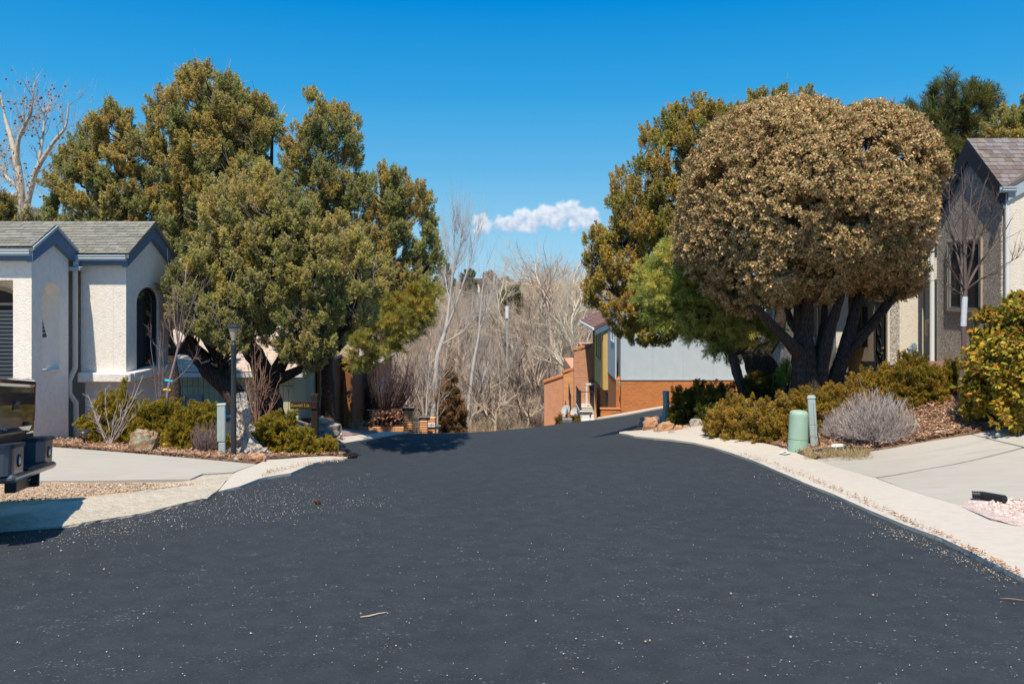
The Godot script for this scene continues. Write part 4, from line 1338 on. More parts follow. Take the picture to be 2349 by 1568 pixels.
func mailbox(p: Vector3, label: String, m: Material, length: float, turn: float, post := true):
	var t := thing("mailbox", p, label, "mailbox", "", turn)
	var prof := pv([[-.085, 0], [.085, 0], [.085, .11]])
	for i in 9:
		prof.append(Vector2(cos(PI * i / 8.0) * .085, .11 + sin(PI * i / 8.0) * .085))
	var mb := MB.new()
	mb.prism(prof, Vector3(-length / 2, 0, 0), BK, UY, RX, length)
	part(t, "box_body", mb, m)
	mb = MB.new()
	mb.prism(prof, Vector3(-length / 2 - .012, .002, 0), BK * 1.03, UY * 1.02, RX, .014)
	part(t, "lid", mb, m)
	mb = MB.new()
	mb.box(Vector3(-.02, .07, .094), Vector3(.18, .025, .008), Basis(BK, .06), .003)
	part(t, "flag", mb, M.flag_red if m == M.mailbox_grey else M.rust)
	if post:
		mb = MB.new()
		var foot := G(p.x, p.z) - p.y
		mb.box(Vector3(length * .35, foot / 2 - .05, 0), Vector3(.06, absf(foot) + .1, .06), Basis(), .006)
		part(t, "post", mb, M.white_metal if m == M.mailbox_silver else M.black_metal)

func boarded(parent: Node, called: String, x0: float, x1: float, y0: float, y1: float, d: float, n: int, upright: bool, m: Material):
	for i in n:
		var mb := MB.new()
		mb.col = Color.WHITE * (0.93 + 0.12 * fposmod(i * 0.618, 1.0))
		if upright:
			var w := (x1 - x0) / n
			mb.box(Vector3(x0 + w * (i + .5), (y0 + y1) / 2, -d - .02), Vector3(w - .012, y1 - y0, .04))
		else:
			var w := (y1 - y0) / n
			mb.box(Vector3((x0 + x1) / 2, y0 + w * (i + .5), -d - .02), Vector3(x1 - x0, w - .012, .04))
		part(parent, called, mb, m)

func left_back_houses():
	# sage green house behind the twisted trunk
	var h := thing("green_house", Vector3.ZERO, "sage green board-sided house with tan roof behind the twisted juniper trunk", "house")
	boarded(h, "siding_board", -11.4, -7.2, -4.4, -1.79, 27.0, 24, true, M.green_siding)
	boarded(h, "siding_board", -11.4, -7.2, -1.75, -1.2, 26.985, 24, true, M.green_siding)
	part(h, "wall_core", wb(-11.4, -7.2, -4.4, -1.2, 27.045, 31.0), M.green_siding)
	window(h, Vector3(0, 0, -26.99), RX, BK, rect(-10.82, -2.75, -10.22, -2.05), 0.06, 0.05, M.steel_frame, [], M.blind)
	window(h, Vector3(0, 0, -26.99), RX, BK, rect(-11.6, -2.75, -10.95, -2.05), 0.05, 0.05, M.steel_frame, [], M.blind)
	var rf := MB.new()
	rf.prism(pv([[26.6, -1.28], [31.2, .28], [31.2, .20], [26.6, -1.36]]), Vector3(-12.4, 0, 0), AWAY, UY, RX, 5.6)
	var roof := part(h, "roof", rf, M.tan_b)
	shingles(roof, Vector3(-12.4, -1.28, -26.6), RX, Vector3(0, 1.56, -4.6).normalized(), 5.6, 4.86, 16, 17, [M.tan_a, M.tan_b, M.tan_a], 15)
	part(h, "fascia", wb(-12.4, -6.8, -1.43, -1.29, 26.55, 26.60), M.white_board)
	h = thing("orange_house", Vector3.ZERO, "orange stucco house seen in scraps through the juniper limbs", "house")
	part(h, "wall_body", wb(-15.0, -9.6, -4.0, 1.25, 33.0, 38.0), M.stucco_orange)
	part(h, "roof", wb(-15.3, -9.3, 1.252, 1.4, 32.7, 38.3), M.tan_b)
	# cedar house with white garage door
	h = thing("cedar_house", Vector3.ZERO, "red cedar board house with sloping eave and white garage door behind the street sign", "house")
	var x0 := -8.65
	var x1 := -7.12
	var w := MB.new()
	w.prism(pv([[x0 - .4, -5.0], [x1, -5.0], [x1, -1.40], [x0 - .4, -2.10]]), Vector3(0, 0, -34.0), RX, UY, BK, 3.9)
	part(h, "wall_core", w, M.cedar)
	for i in 9:
		var y := -1.50 - i * .13
		var xa := x0 + .36 if i > 4 else x0 + (0.42 + 0.31 * i if i < 0 else .36)
		var lim := x0 + (y + .06 + 1.98) / .40
		xa = maxf(x0 + .40, x0 + (y + .10 - (-1.95)) / .40) if y > -1.9 else x0 + .40
		if xa > x1 - .4: continue
		part(h, "siding_board", wb(xa, x1 - .30, y - .125, y - .004, 30.03, 30.1), M.cedar)
	boarded(h, "garage_board", -8.12, -7.66, -4.9, -2.25, 30.05, 9, true, M.white_board)
	boarded(h, "siding_board", -7.62, -7.42, -4.9, -1.75, 30.06, 22, false, M.cedar)
	part(h, "corner_post", wb(-7.42, -7.34, -5.0, -1.45, 29.98, 30.08), M.orange_board)
	part(h, "corner_wall", wb(-7.34, -7.05, -5.0, -1.40, 30.0, 30.1), M.dark_wood)
	part(h, "corner_post", wb(-7.13, -7.03, -5.0, -1.3, 29.93, 29.998), M.orange_board)
	part(h, "porch_post", wb(-8.32, -8.20, -5.0, -1.86, 29.7, 29.82), M.orange_board)
	w = MB.new()
	w.prism(pv([[x0 - .8, -2.05], [x1 + .1, -1.29], [x1 + .1, -1.40], [x0 - .8, -2.16]]), Vector3(0, 0, -34.2), RX, UY, BK, 4.75)
	part(h, "roof", w, M.tan_b)
	w = MB.new()
	w.prism(pv([[x0 - .8, -2.11], [x1 + .1, -1.35], [x1 + .1, -1.44], [x0 - .8, -2.20]]), Vector3(0, 0, -29.44), RX, UY, BK, .04)
	part(h, "rake_board", w, M.white_board)
	lantern(Vector3(-7.98, -2.55, -29.75), "black wall lantern by the white garage door of the cedar house")
	lantern(Vector3(-6.70, -2.92, -33.6), "black wall lantern on the farther brown house by the bare purple shrub")
	var lw := thing("low_wall", Vector3.ZERO, "low brown timber wall behind the big boulder", "wall")
	boarded(lw, "plank", -8.0, -6.2, -4.1, -3.0, 28.0, 6, false, M.cedar)
	part(lw, "wall_core", wb(-8.0, -6.2, -4.6, -3.02, 28.045, 28.2), M.cedar)
	var bo := single("wooden_post", wb(-7.22, -7.06, -4.4, -2.78, 27.0, 27.16, .02), M.old_plank, "stubby greyish wooden post before the low brown wall", "post")
	bo.material_override = M.pedestal_worn
	# farther brown house with tan roofs
	h = thing("brown_house", Vector3.ZERO, "brown house with tan shingle roof and orange end boards beyond the second trunk", "house")
	rf = MB.new()
	rf.prism(pv([[-9.2, .1], [-6.55, -1.55], [-6.55, -1.65], [-9.2, 0.0]]), Vector3(0, 0, -40.0), RX, UY, BK, 6.2)
	roof = part(h, "roof", rf, M.tan_a)
	shingles(roof, Vector3(-6.55, -1.55, -33.8), AWAY, Vector3(-2.65, 1.65, 0).normalized(), 4.0, 3.1, 12, 8, [M.tan_a, M.tan_b, M.tan_a], 19)
	w = MB.new()
	w.prism(pv([[-9.2, -.02], [-6.5, -1.70], [-6.5, -1.88], [-9.2, -.2]]), Vector3(0, 0, -33.85), RX, UY, BK, .06)
	part(h, "rake_board", w, M.cedar)
	w = MB.new()
	w.prism(pv([[-8.6, -5.5], [-6.62, -5.5], [-6.62, -1.85], [-8.6, -.7]]), Vector3(0, 0, -39.0), RX, UY, BK, 5.0)
	part(h, "wall_core", w, M.cedar)
	boarded(h, "siding_board", -7.2, -6.62, -5.0, -3.0, 33.93, 10, false, M.orange_board)
	part(h, "corner_post", wb(-6.98, -6.93, -5.0, -2.4, 33.85, 33.92), M.orange_board)
	h = thing("far_house", Vector3.ZERO, "orange and pale blue house seen through the bare purple shrub", "house")
	part(h, "upper_wall", wb(-7.9, -6.75, -3.3, -2.45, 40.0, 46.0), M.stucco_orange)
	part(h, "lower_wall", wb(-7.9, -6.8, -6.5, -3.302, 40.05, 46.0), M.blue_siding)
	part(h, "roof", wb(-8.1, -6.6, -2.448, -2.35, 39.8, 46.2), M.tan_b)

func lantern(p: Vector3, label: String):
	var t := thing("wall_lantern", p, label, "lantern")
	var mb := MB.new()
	mb.lathe(Vector3.ZERO, [[.0, .17], [.02, .15], [.025, .13], [.10, .07], [.095, .06]], 6)
	part(t, "hood", mb, M.black_metal)
	mb = MB.new()
	mb.lathe(Vector3.ZERO, [[.05, -.13], [.085, .06]], 6)
	part(t, "glazing", mb, M.lamp_glass)
	mb = MB.new()
	mb.lathe(Vector3.ZERO, [[0, -.17], [.055, -.15], [.055, -.13], [0, -.12]], 6)
	mb.tube([Vector3(0, -.16, 0), Vector3(.0, -.34, -.02), Vector3(0, -.30, -.2)], [.012, .014, .014], 5)
	part(t, "bracket", mb, M.black_metal)

func far_things():
	var h := thing("hilltop_house", at(1098, 655, 230.0), "small white house with dark roof on the far ridge, left of the cloud", "house")
	var p := h.position
	p.y = G(p.x, p.z) - .3
	h.position = p
	part(h, "wall_body", wb(-2.6, 2.6, 0, 3.0, -2, 2), M.white_board)
	part(h, "garage_door", wb(-.6, 1.8, .2, 2.3, -2.06, -2.0), M.white_plastic)
	part(h, "window", wb(-2.1, -1.2, 1.0, 2.1, -2.06, -2.0), M.glass)
	var rf := MB.new()
	rf.prism(pv([[-3.2, 3.0], [3.2, 3.0], [1.2, 4.0], [-1.6, 4.0]]), Vector3(0, 0, -2.4), RX, UY, BK, 4.8)
	part(h, "roof", rf, M.red_b)
	h = copy(h, "hilltop_house", Vector3(-26.5, 0, -238.0), .3, .8, "brownish house half hidden by trees at the left end of the far ridge")
	h.position.y = G(-26.5, -238.0) - .2
	var po := thing("utility_pole", Vector3(-.45, 0, -75.0), "grey metal pole standing among the bare trees below the cloud", "pole")
	po.position.y = G(-.45, -75)
	var mb := MB.new()
	var top := 1.6 - (702 - HZ) / FL * 75.0 - po.position.y
	mb.tube([Vector3(0, -.5, 0), Vector3(0, top - 1.1, 0)], [.09, .075], 8)
	part(po, "shaft", mb, M.pole_grey)
	mb = MB.new()
	mb.tube([Vector3(0, top - 1.1, 0), Vector3(0, top, 0)], [.17, .17], 10)
	part(po, "transformer", mb, M.white_metal)

# ---------- foliage meshes (unit high, growing along +y) ----------
func rdir(r: RandomNumberGenerator) -> Vector3:
	var z := r.randf_range(-1, 1)
	var a := r.randf() * TAU
	return Vector3(cos(a) * sqrt(1 - z * z), z, sin(a) * sqrt(1 - z * z))

func spray_mesh(sd: int, n: int, base: Color, tip: Color, wide := 0.05, spread := 0.36) -> ArrayMesh:
	var r := RandomNumberGenerator.new()
	r.seed = sd
	var mb := MB.new()
	mb.col = Color(.10, .075, .055)
	mb.tube([Vector3.ZERO, Vector3(.02, .5, 0), Vector3(0, .95, .01)], [.02, .014, .004], 3, false)
	for i in n:
		var t := pow(r.randf(), 0.8)
		var a := r.randf() * TAU
		var out := Vector3(cos(a), r.randf_range(.35, 1.5), sin(a)).normalized()
		var p := Vector3(0, t * .82, 0) + out * Vector3(1, .2, 1) * r.randf() * spread * .45 * (1.15 - t)
		var L := (spread * (1.15 - t * .8)) * r.randf_range(.55, 1.1)
		var side := out.cross(rdir(r)).normalized()
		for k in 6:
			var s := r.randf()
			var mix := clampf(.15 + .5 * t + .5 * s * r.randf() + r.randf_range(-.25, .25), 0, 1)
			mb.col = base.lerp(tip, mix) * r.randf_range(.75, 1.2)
			var q := p + out * L * s * .7
			var d2 := (out + side * r.randf_range(-.9, .9) + rdir(r) * .35).normalized()
			mb.blade(q, d2, d2.cross(rdir(r)).normalized(), L * r.randf_range(.35, .6), wide * r.randf_range(.7, 1.3))
	return mb.mesh()

func leaf_mesh(sd: int, n: int, leaf: float, cols: Array, wide := .5) -> ArrayMesh:
	var r := RandomNumberGenerator.new()
	r.seed = sd
	var mb := MB.new()
	mb.col = Color(.10, .06, .05)
	mb.tube([Vector3.ZERO, Vector3(.03, .5, .02), Vector3(0, 1, 0)], [.022, .016, .008], 3, false)
	for i in n:
		var t := r.randf_range(.15, 1.0)
		var a := i * 2.4 + r.randf()
		var out := Vector3(cos(a), r.randf_range(-.2, 1.1), sin(a)).normalized()
		var c: Color = cols[r.randi() % cols.size()]
		mb.col = c * r.randf_range(.75, 1.2)
		var side := (out.cross(Vector3.UP + rdir(r) * .7)).normalized()
		mb.blade(Vector3(0, t, 0) + out * leaf * .2, out, side, leaf * r.randf_range(.7, 1.2), leaf * wide)
	return mb.mesh()

func needle_mesh(sd: int, n: int, base: Color, tip: Color) -> ArrayMesh:
	var r := RandomNumberGenerator.new()
	r.seed = sd
	var mb := MB.new()
	mb.col = Color(.16, .10, .07)
	mb.tube([Vector3.ZERO, Vector3(0, .9, 0)], [.02, .012], 3, false)
	for i in n:
		var t := r.randf_range(.05, .95)
		var a := r.randf() * TAU
		var out := Vector3(cos(a), r.randf_range(.5, 1.2), sin(a)).normalized()
		mb.col = base.lerp(tip, r.randf()) * r.randf_range(.8, 1.2)
		mb.blade(Vector3(0, t, 0), out, out.cross(rdir(r)).normalized(), r.randf_range(.28, .45), .028)
	return mb.mesh()

func frame_to(axis: Vector3, spin: float, s: float) -> Basis:
	var q := Basis(Quaternion(UY, axis)) if axis.y > -.999 else Basis(RX, PI)
	return q * Basis(UY, spin) * Basis.from_scale(Vector3.ONE * s)

func edge_distance(p: Vector2, poly: PackedVector2Array) -> Array:
	var best := 1e9
	var where := p
	for i in poly.size():
		var q := Geometry2D.get_closest_point_to_segment(p, poly[i], poly[(i + 1) % poly.size()])
		var dd := q.distance_to(p)
		if dd < best:
			best = dd
			where = q
	return [best, where]

# Fills a crown of a given outline (standing at its own distance, with real depth) with clumps of sprays.
# returns the clump centres, for the limbs.
func crown(parent: Node, called: String, outline: Array, d: float, half: float, clump: float, n_clumps: int, per: int, size: float, meshes: Array, m: Material, tints: Array, sd: int, lean := 1.25, gap := 0.72) -> Array:
	var r := RandomNumberGenerator.new()
	r.seed = sd
	var poly := PackedVector2Array()
	var lo := Vector2(1e9, 1e9)
	var hi := -lo
	for p in outline:
		var q := at(p[0], p[1], d)
		poly.append(Vector2(q.x, q.y))
		lo = lo.min(poly[-1])
		hi = hi.max(poly[-1])
	var cs := []
	var info := []
	for tries in n_clumps * 60:
		if cs.size() >= n_clumps: break
		var p := Vector2(r.randf_range(lo.x, hi.x), r.randf_range(lo.y, hi.y))
		if not Geometry2D.is_point_in_polygon(p, poly): continue
		var e := edge_distance(p, poly)
		var rad := clump * r.randf_range(.7, 1.25)
		if e[0] < rad * .55: continue
		var t := half if e[0] >= half else sqrt(e[0] * (2.0 * half - e[0]))
		var z := t * (r.randf_range(.55, .95) if r.randf() < .62 else r.randf_range(-.95, .55))
		var c := Vector3(p.x, p.y, -d + z)
		var ok := true
		for o in cs:
			if o.distance_squared_to(c) < (rad * gap + clump * gap) ** 2 * .45:
				ok = false
				break
		if not ok: continue
		cs.append(c)
		var lat: Vector2 = (e[1] - p).normalized() * clampf(1.0 - e[0] / half, 0, 1)
		info.append([rad, Vector3(lat.x, lat.y, z / maxf(half, .1)).limit_length(1.0)])
	var groups := []
	var cols := []
	for k in meshes.size():
		groups.append([])
		cols.append([])
	for i in cs.size():
		var rad: float = info[i][0]
		var ow: Vector3 = info[i][1]
		var shade: Color = tints[r.randi() % tints.size()]
		for k in per:
			var dd := (rdir(r) + ow * .8 + UY * .25).normalized()
			var p: Vector3 = cs[i] + dd * rad * r.randf_range(.25, .9) * Vector3(1, 1.15, 1)
			var ax := (dd * .75 + UY * lean + ow * .3 + rdir(r) * .3).normalized()
			var v := r.randi() % meshes.size()
			groups[v].append(Transform3D(frame_to(ax, r.randf() * TAU, size * r.randf_range(.65, 1.2)), p - ax * size * .35))
			cols[v].append(shade * r.randf_range(.85, 1.15))
	for v in meshes.size():
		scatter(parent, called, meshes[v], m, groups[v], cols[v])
	return cs

func wander(a: Vector3, b: Vector3, bow: Vector3, n: int, wob: float, r: RandomNumberGenerator) -> Array:
	var pts := []
	for i in n + 1:
		var t := float(i) / n
		var p := a.lerp(b, t) + bow * 4.0 * t * (1.0 - t)
		if i > 0 and i < n: p += rdir(r) * wob
		pts.append(p)
	return pts

func taper(n: int, r0: float, r1: float, pw := 1.0) -> Array:
	var o := []
	for i in n:
		o.append(lerpf(r0, r1, pow(float(i) / (n - 1), pw)))
	return o

func limbs_to(mb: MB, nodes: Array, targets: Array, r0: float, every: int, sd: int, twigs: MB = null):
	var r := RandomNumberGenerator.new()
	r.seed = sd
	for i in range(0, targets.size(), every):
		var t: Vector3 = targets[i]
		var best: Vector3 = nodes[0]
		var bd := 1e9
		for q in nodes:
			var s: float = q.distance_to(t) + maxf(0.0, q.y - t.y + .3) * 3.0
			if s < bd:
				bd = s
				best = q
		var L := best.distance_to(t)
		var n := 4
		var k := clampf(L * .02, .014, r0)
		mb.col = Color.WHITE * r.randf_range(.8, 1.6)
		mb.tube(wander(best, t, Vector3(0, -.08 * L, 0), n, .05 * L, r), taper(n + 1, k + .012, .008), 5, false)
		if twigs:
			for j in 5:
				twigs.col = Color.WHITE * r.randf_range(.6, 1.3)
				var e: Vector3 = t + (rdir(r) + UY * .4 + (t - best).normalized() * .5) * r.randf_range(.2, .5)
				twigs.tube(wander(t.lerp(best, r.randf() * .3), e, Vector3.ZERO, 3, .05, r), taper(4, .011, .004), 3, false)

func trunk_from(mb: MB, list: Array, sides := 9) -> Array:
	# list: [px, py, depth, radius]; rounded into a curve with small bumps
	var c := Curve3D.new()
	for i in list.size():
		var p := at(list[i][0], list[i][1], list[i][2])
		var a := at(list[maxi(i - 1, 0)][0], list[maxi(i - 1, 0)][1], list[maxi(i - 1, 0)][2])
		var b := at(list[mini(i + 1, list.size() - 1)][0], list[mini(i + 1, list.size() - 1)][1], list[mini(i + 1, list.size() - 1)][2])
		c.add_point(p, (a - b) / 6.0, (b - a) / 6.0)
	var pts := []
	var rad := []
	var m := (list.size() - 1) * 5
	for i in m + 1:
		var f := float(i) / 5.0
		var k := mini(int(f), list.size() - 2)
		pts.append(c.sample(k, f - k))
		rad.append(lerpf(list[k][3], list[k + 1][3], f - k) * rng.randf_range(.92, 1.1))
	mb.tube(pts, rad, sides)
	return pts

func junipers():
	var A := spray_mesh(1, 60, Color(0.348, 0.322, 0.137), Color(0.740, 0.666, 0.240))
	var B := spray_mesh(2, 60, Color(0.289, 0.295, 0.148), Color(0.740, 0.592, 0.256))
	var olive := [Color(1, 1, 1), Color(.86, .95, .9), Color(1.12, 1.02, .9), Color(.75, .86, .85), Color(1.05, 1.0, .8)]
	var mb: MB
	var tg: MB
	# back tree on the far left
	var t := thing("juniper_tree", at(300, 1000, 23.5), "broad olive juniper rising behind the grey roof, leftmost of the left-hand trees", "juniper tree")
	t.position = Vector3.ZERO
	var cs := crown(t, "crown", [[138,530],[146,400],[165,358],[195,335],[205,295],[232,285],[245,262],[268,252],[305,248],[325,275],[350,300],[378,345],[398,420],[425,520],[440,620],[420,700],[380,720],[330,640],[240,600]], 23.5, 1.6, .42, 125, 19, .38, [A, B], M.juniper, olive, 11)
	mb = MB.new()
	var nodes := trunk_from(mb, [[395,1010,22.5,.30],[388,860,23,.24],[372,720,23.4,.18],[330,560,23.6,.11],[300,400,23.6,.06],[290,300,23.5,.02]])
	nodes.append_array(trunk_from(mb, [[372,720,23.4,.16],[290,620,23.2,.10],[220,500,23.2,.06],[190,400,23.2,.02]], 7))
	tg = MB.new()
	limbs_to(mb, nodes, cs, .06, 1, 12, tg)
	part(t, "twigs", tg, M.twig_ash)
	part(t, "trunk", mb, M.bark_dark)
	# tall twisted tree
	t = thing("juniper_tree", Vector3.ZERO, "tallest juniper with thick twisted trunk leaning over the driftwood stump", "juniper tree")
	cs = crown(t, "crown", [[368,350],[366,275],[380,240],[376,195],[398,160],[412,185],[440,180],[462,168],[476,148],[492,150],[512,172],[545,182],[566,205],[590,228],[606,245],[612,212],[636,206],[648,245],[645,300],[630,340],[640,390],[652,470],[640,560],[600,640],[500,690],[430,690],[395,620],[405,480],[390,400]], 20.5, 1.45, .38, 175, 19, .36, [A, B], M.juniper, olive, 21)
	var cs2 := crown(t, "crown", [[462,560],[480,470],[530,400],[590,375],[640,400],[700,460],[760,500],[830,525],[880,580],[895,650],[860,700],[830,760],[800,800],[740,835],[690,845],[640,800],[600,770],[540,770],[500,720],[450,690],[440,620]], 18.6, 1.3, .40, 150, 19, .34, [A, B], M.juniper, [Color(1.08, 1.08, 1.02), Color(.95, 1.0, .95), Color(1.15, 1.1, 1.0), Color(.85, .95, .95)], 22)
	cs2.append_array(crown(t, "crown", [[388,600],[440,640],[500,690],[560,740],[600,780],[570,800],[520,800],[470,775],[430,760],[400,730],[385,680]], 17.6, .7, .30, 34, 17, .32, [A, B], M.juniper, [Color(.85, .92, .9), Color(.7, .8, .78)], 25))
	mb = MB.new()
	nodes = trunk_from(mb, [[575,1010,17.6,.30],[562,960,17.6,.27],[548,925,17.7,.24],[515,880,17.9,.22],[480,851,18.1,.20],[452,810,18.3,.18],[424,797,18.5,.15],[385,806,18.8,.10],[360,780,19.2,.05]])
	nodes.append_array(trunk_from(mb, [[628,1010,19.6,.36],[620,950,19.6,.31],[612,890,19.6,.27],[590,826,19.8,.23],[545,756,20.1,.19],[520,640,20.4,.16],[505,480,20.5,.11],[495,330,20.5,.06],[488,200,20.5,.02]]))
	nodes.append_array(trunk_from(mb, [[548,925,17.7,.16],[505,830,18.2,.13],[470,772,18.8,.10],[440,690,19.6,.07],[425,560,20.2,.04],[400,400,20.4,.02]], 7))
	nodes.append_array(trunk_from(mb, [[612,890,19.6,.2],[660,800,19.2,.14],[690,690,19.0,.09],[700,560,18.9,.04]], 7))
	nodes.append_array(trunk_from(mb, [[610,880,19.5,.14],[690,845,19,.10],[760,800,18.7,.06],[820,700,18.6,.03]], 7))
	nodes.append_array(trunk_from(mb, [[545,756,20.1,.12],[600,600,20.2,.08],[620,400,20.4,.05],[625,260,20.4,.02]], 7))
	tg = MB.new()
	limbs_to(mb, nodes, cs + cs2, .06, 1, 23, tg)
	part(t, "twigs", tg, M.twig_ash)
	part(t, "trunk", mb, M.bark_dark)
	# second peak, on the island beyond the side street
	t = thing("juniper_tree", Vector3.ZERO, "pointed juniper with upright mottled trunk beside the pale boulder", "juniper tree")
	cs = crown(t, "crown", [[655,330],[672,300],[700,285],[708,250],[724,222],[738,206],[756,222],[770,250],[800,258],[818,300],[832,335],[842,420],[848,400],[858,358],[872,385],[885,395],[900,372],[925,366],[945,385],[962,405],[985,455],[1002,500],[1000,545],[1022,570],[1026,590],[1012,640],[980,690],[930,720],[850,760],[760,770],[690,740],[640,640],[650,480],[660,400]], 28.5, 1.9, .52, 175, 19, .46, [A, B], M.juniper, olive, 31)
	mb = MB.new()
	nodes = trunk_from(mb, [[757,996,29.2,.48],[752,960,29.1,.30],[752,900,29,.23],[748,840,28.9,.21],[742,740,28.8,.18],[740,560,28.6,.14],[738,400,28.5,.08],[738,240,28.5,.02]])
	nodes.append_array(trunk_from(mb, [[748,830,28.9,.14],[820,740,28.7,.11],[880,620,28.5,.08],[915,480,28.5,.03]], 7))
	nodes.append_array(trunk_from(mb, [[745,800,28.8,.12],[870,730,28.4,.09],[960,640,28.2,.06],[1000,570,28.2,.02]], 7))
	tg = MB.new()
	limbs_to(mb, nodes, cs, .06, 1, 32, tg)
	part(t, "twigs", tg, M.twig_ash)
	part(t, "trunk", mb, M.bark_dark)
	var P := needle_mesh(5, 70, Color(0.231, 0.277, 0.077), Color(0.601, 0.490, 0.122))
	crown(t, "needle_crown", [[800,790],[850,735],[900,690],[950,660],[1000,640],[1012,670],[1000,720],[960,760],[930,790],[880,815],[850,838],[810,835]], 27.0, .9, .34, 60, 12, .42, [P], M.needle, [Color(1, 1, 1), Color(.8, .85, .8), Color(1.2, 1.05, .9)], 33, .1)
	# scraps of evergreen behind the grey roof
	t = thing("evergreen_bush", Vector3.ZERO, "blue-green evergreen tops just showing over the grey roof, under the sycamore", "shrub")
	var Bl := spray_mesh(3, 60, Color(0.290, 0.315, 0.244), Color(0.740, 0.642, 0.420))
	crown(t, "foliage", [[55,560],[60,492],[78,478],[98,476],[112,486],[132,486],[146,505],[150,560]], 26.0, .7, .28, 22, 12, .36, [Bl], M.juniper, olive, 35)
	t = thing("evergreen_bush", Vector3.ZERO, "dull evergreen mass at the left picture edge above the grey roof", "shrub")
	crown(t, "foliage", [[-40,560],[-40,470],[0,448],[18,440],[36,462],[52,500],[55,560]], 27.0, .8, .32, 26, 12, .40, [A], M.juniper, [Color(.9, .8, .8), Color(.8, .75, .7)], 36)
	# ochre juniper on the right
	var C := spray_mesh(6, 60, Color(0.379, 0.311, 0.105), Color(0.740, 0.615, 0.147))
	var D := spray_mesh(7, 60, Color(0.314, 0.284, 0.117), Color(0.740, 0.553, 0.171))
	t = thing("juniper_tree", Vector3.ZERO, "tall ochre-green juniper behind the brown round tree, right of the cloud", "juniper tree")
	cs = crown(t, "crown", [[1328,640],[1324,570],[1334,535],[1348,518],[1362,540],[1375,560],[1384,500],[1402,455],[1408,400],[1410,352],[1422,350],[1440,390],[1452,345],[1466,328],[1480,300],[1494,285],[1512,282],[1528,268],[1545,260],[1558,220],[1578,216],[1600,222],[1612,250],[1630,262],[1650,240],[1672,235],[1690,250],[1715,236],[1735,215],[1760,218],[1790,210],[1825,212],[1850,260],[1830,400],[1740,560],[1680,690],[1600,745],[1540,740],[1500,765],[1468,735],[1430,765],[1395,745],[1362,725],[1342,690]], 22.5, 1.9, .42, 230, 19, .38, [C, D], M.juniper, [Color(1, 1, 1), Color(.85, .92, .9), Color(1.1, 1.0, .9), Color(.75, .85, .85)], 41)
	crown(t, "crown", [[1390,735],[1440,735],[1520,745],[1560,740],[1545,790],[1500,800],[1455,790],[1425,775]], 22.0, .5, .22, 26, 9, .34, [C], M.juniper, [Color(1, 1, 1), Color(.8, .85, .85)], 43)
	mb = MB.new()
	nodes = trunk_from(mb, [[1775,935,21.6,.52],[1762,880,21.6,.42],[1735,820,21.7,.36],[1705,770,21.9,.30],[1660,680,22.1,.24],[1620,520,22.4,.17],[1590,380,22.5,.10],[1578,250,22.5,.03]], 11)
	nodes.append_array(trunk_from(mb, [[1700,760,21.9,.22],[1600,690,22.0,.16],[1500,620,22.2,.11],[1430,560,22.4,.06],[1345,545,22.4,.02]], 7))
	nodes.append_array(trunk_from(mb, [[1620,520,22.4,.12],[1540,440,22.4,.08],[1470,360,22.4,.03]], 7))
	nodes.append_array(trunk_from(mb, [[1660,680,22.1,.15],[1540,700,22.0,.10],[1440,680,22.0,.06],[1360,650,22.1,.02]], 7))
	nodes.append_array(trunk_from(mb, [[1740,830,21.7,.2],[1790,740,21.8,.16],[1800,600,22.0,.12],[1790,400,22.4,.05]], 7))
	tg = MB.new()
	limbs_to(mb, nodes, cs, .06, 1, 44, tg)
	part(t, "twigs", tg, M.twig_ash)
	part(t, "trunk", mb, M.bark_dark)
	# light green pine with the leaning trunk
	P = needle_mesh(8, 80, Color(0.312, 0.373, 0.090), Color(0.660, 0.606, 0.174))
	t = thing("pine_tree", Vector3.ZERO, "light green pine on a thin leaning trunk between the ochre juniper and brown tree", "pine tree")
	cs = crown(t, "crown", [[1452,660],[1470,625],[1500,600],[1530,570],[1565,535],[1590,545],[1615,600],[1650,660],[1690,700],[1740,745],[1790,770],[1780,800],[1735,790],[1700,800],[1660,830],[1640,800],[1600,790],[1570,760],[1535,765],[1500,735],[1465,700]], 18.6, .8, .30, 105, 12, .36, [P], M.needle, [Color(1, 1, 1), Color(.8, .9, .85), Color(1.15, 1.08, .95), Color(.65, .75, .7)], 45, .15)
	mb = MB.new()
	nodes = trunk_from(mb, [[1724,932,17.9,.13],[1708,900,18.0,.115],[1692,860,18.1,.105],[1684,825,18.2,.10],[1676,795,18.3,.09],[1684,765,18.4,.085],[1680,720,18.5,.07],[1650,660,18.6,.05],[1600,580,18.6,.02]], 9)
	limbs_to(mb, nodes, cs, .035, 1, 46)
	part(t, "trunk", mb, M.bark_brown)
	# tree tops over the right roof
	P = needle_mesh(9, 80, Color(.10, .115, .04), Color(.26, .25, .08))
	t = thing("pine_tree", Vector3.ZERO, "dark green pine top rising behind the pebble-dash gable", "pine tree")
	cs = crown(t, "crown", [[2100,240],[2120,205],[2150,193],[2180,200],[2215,215],[2240,225],[2258,260],[2262,300],[2290,310],[2300,340],[2260,420],[2180,480],[2120,520],[2090,420]], 30.0, 1.6, .42, 80, 14, .62, [P], M.needle, [Color(1, 1, 1), Color(.8, .88, .85), Color(1.2, 1.1, 1.0)], 47, .5)
	mb = MB.new()
	nodes = trunk_from(mb, [[2170,760,30,.28],[2175,520,30,.2],[2170,330,30,.1],[2160,215,30,.03]])
	limbs_to(mb, nodes, cs, .05, 1, 48)
	part(t, "trunk", mb, M.bark_brown)
	t = thing("juniper_tree", Vector3.ZERO, "juniper top at the upper right picture edge behind the brown shingle roof", "juniper tree")
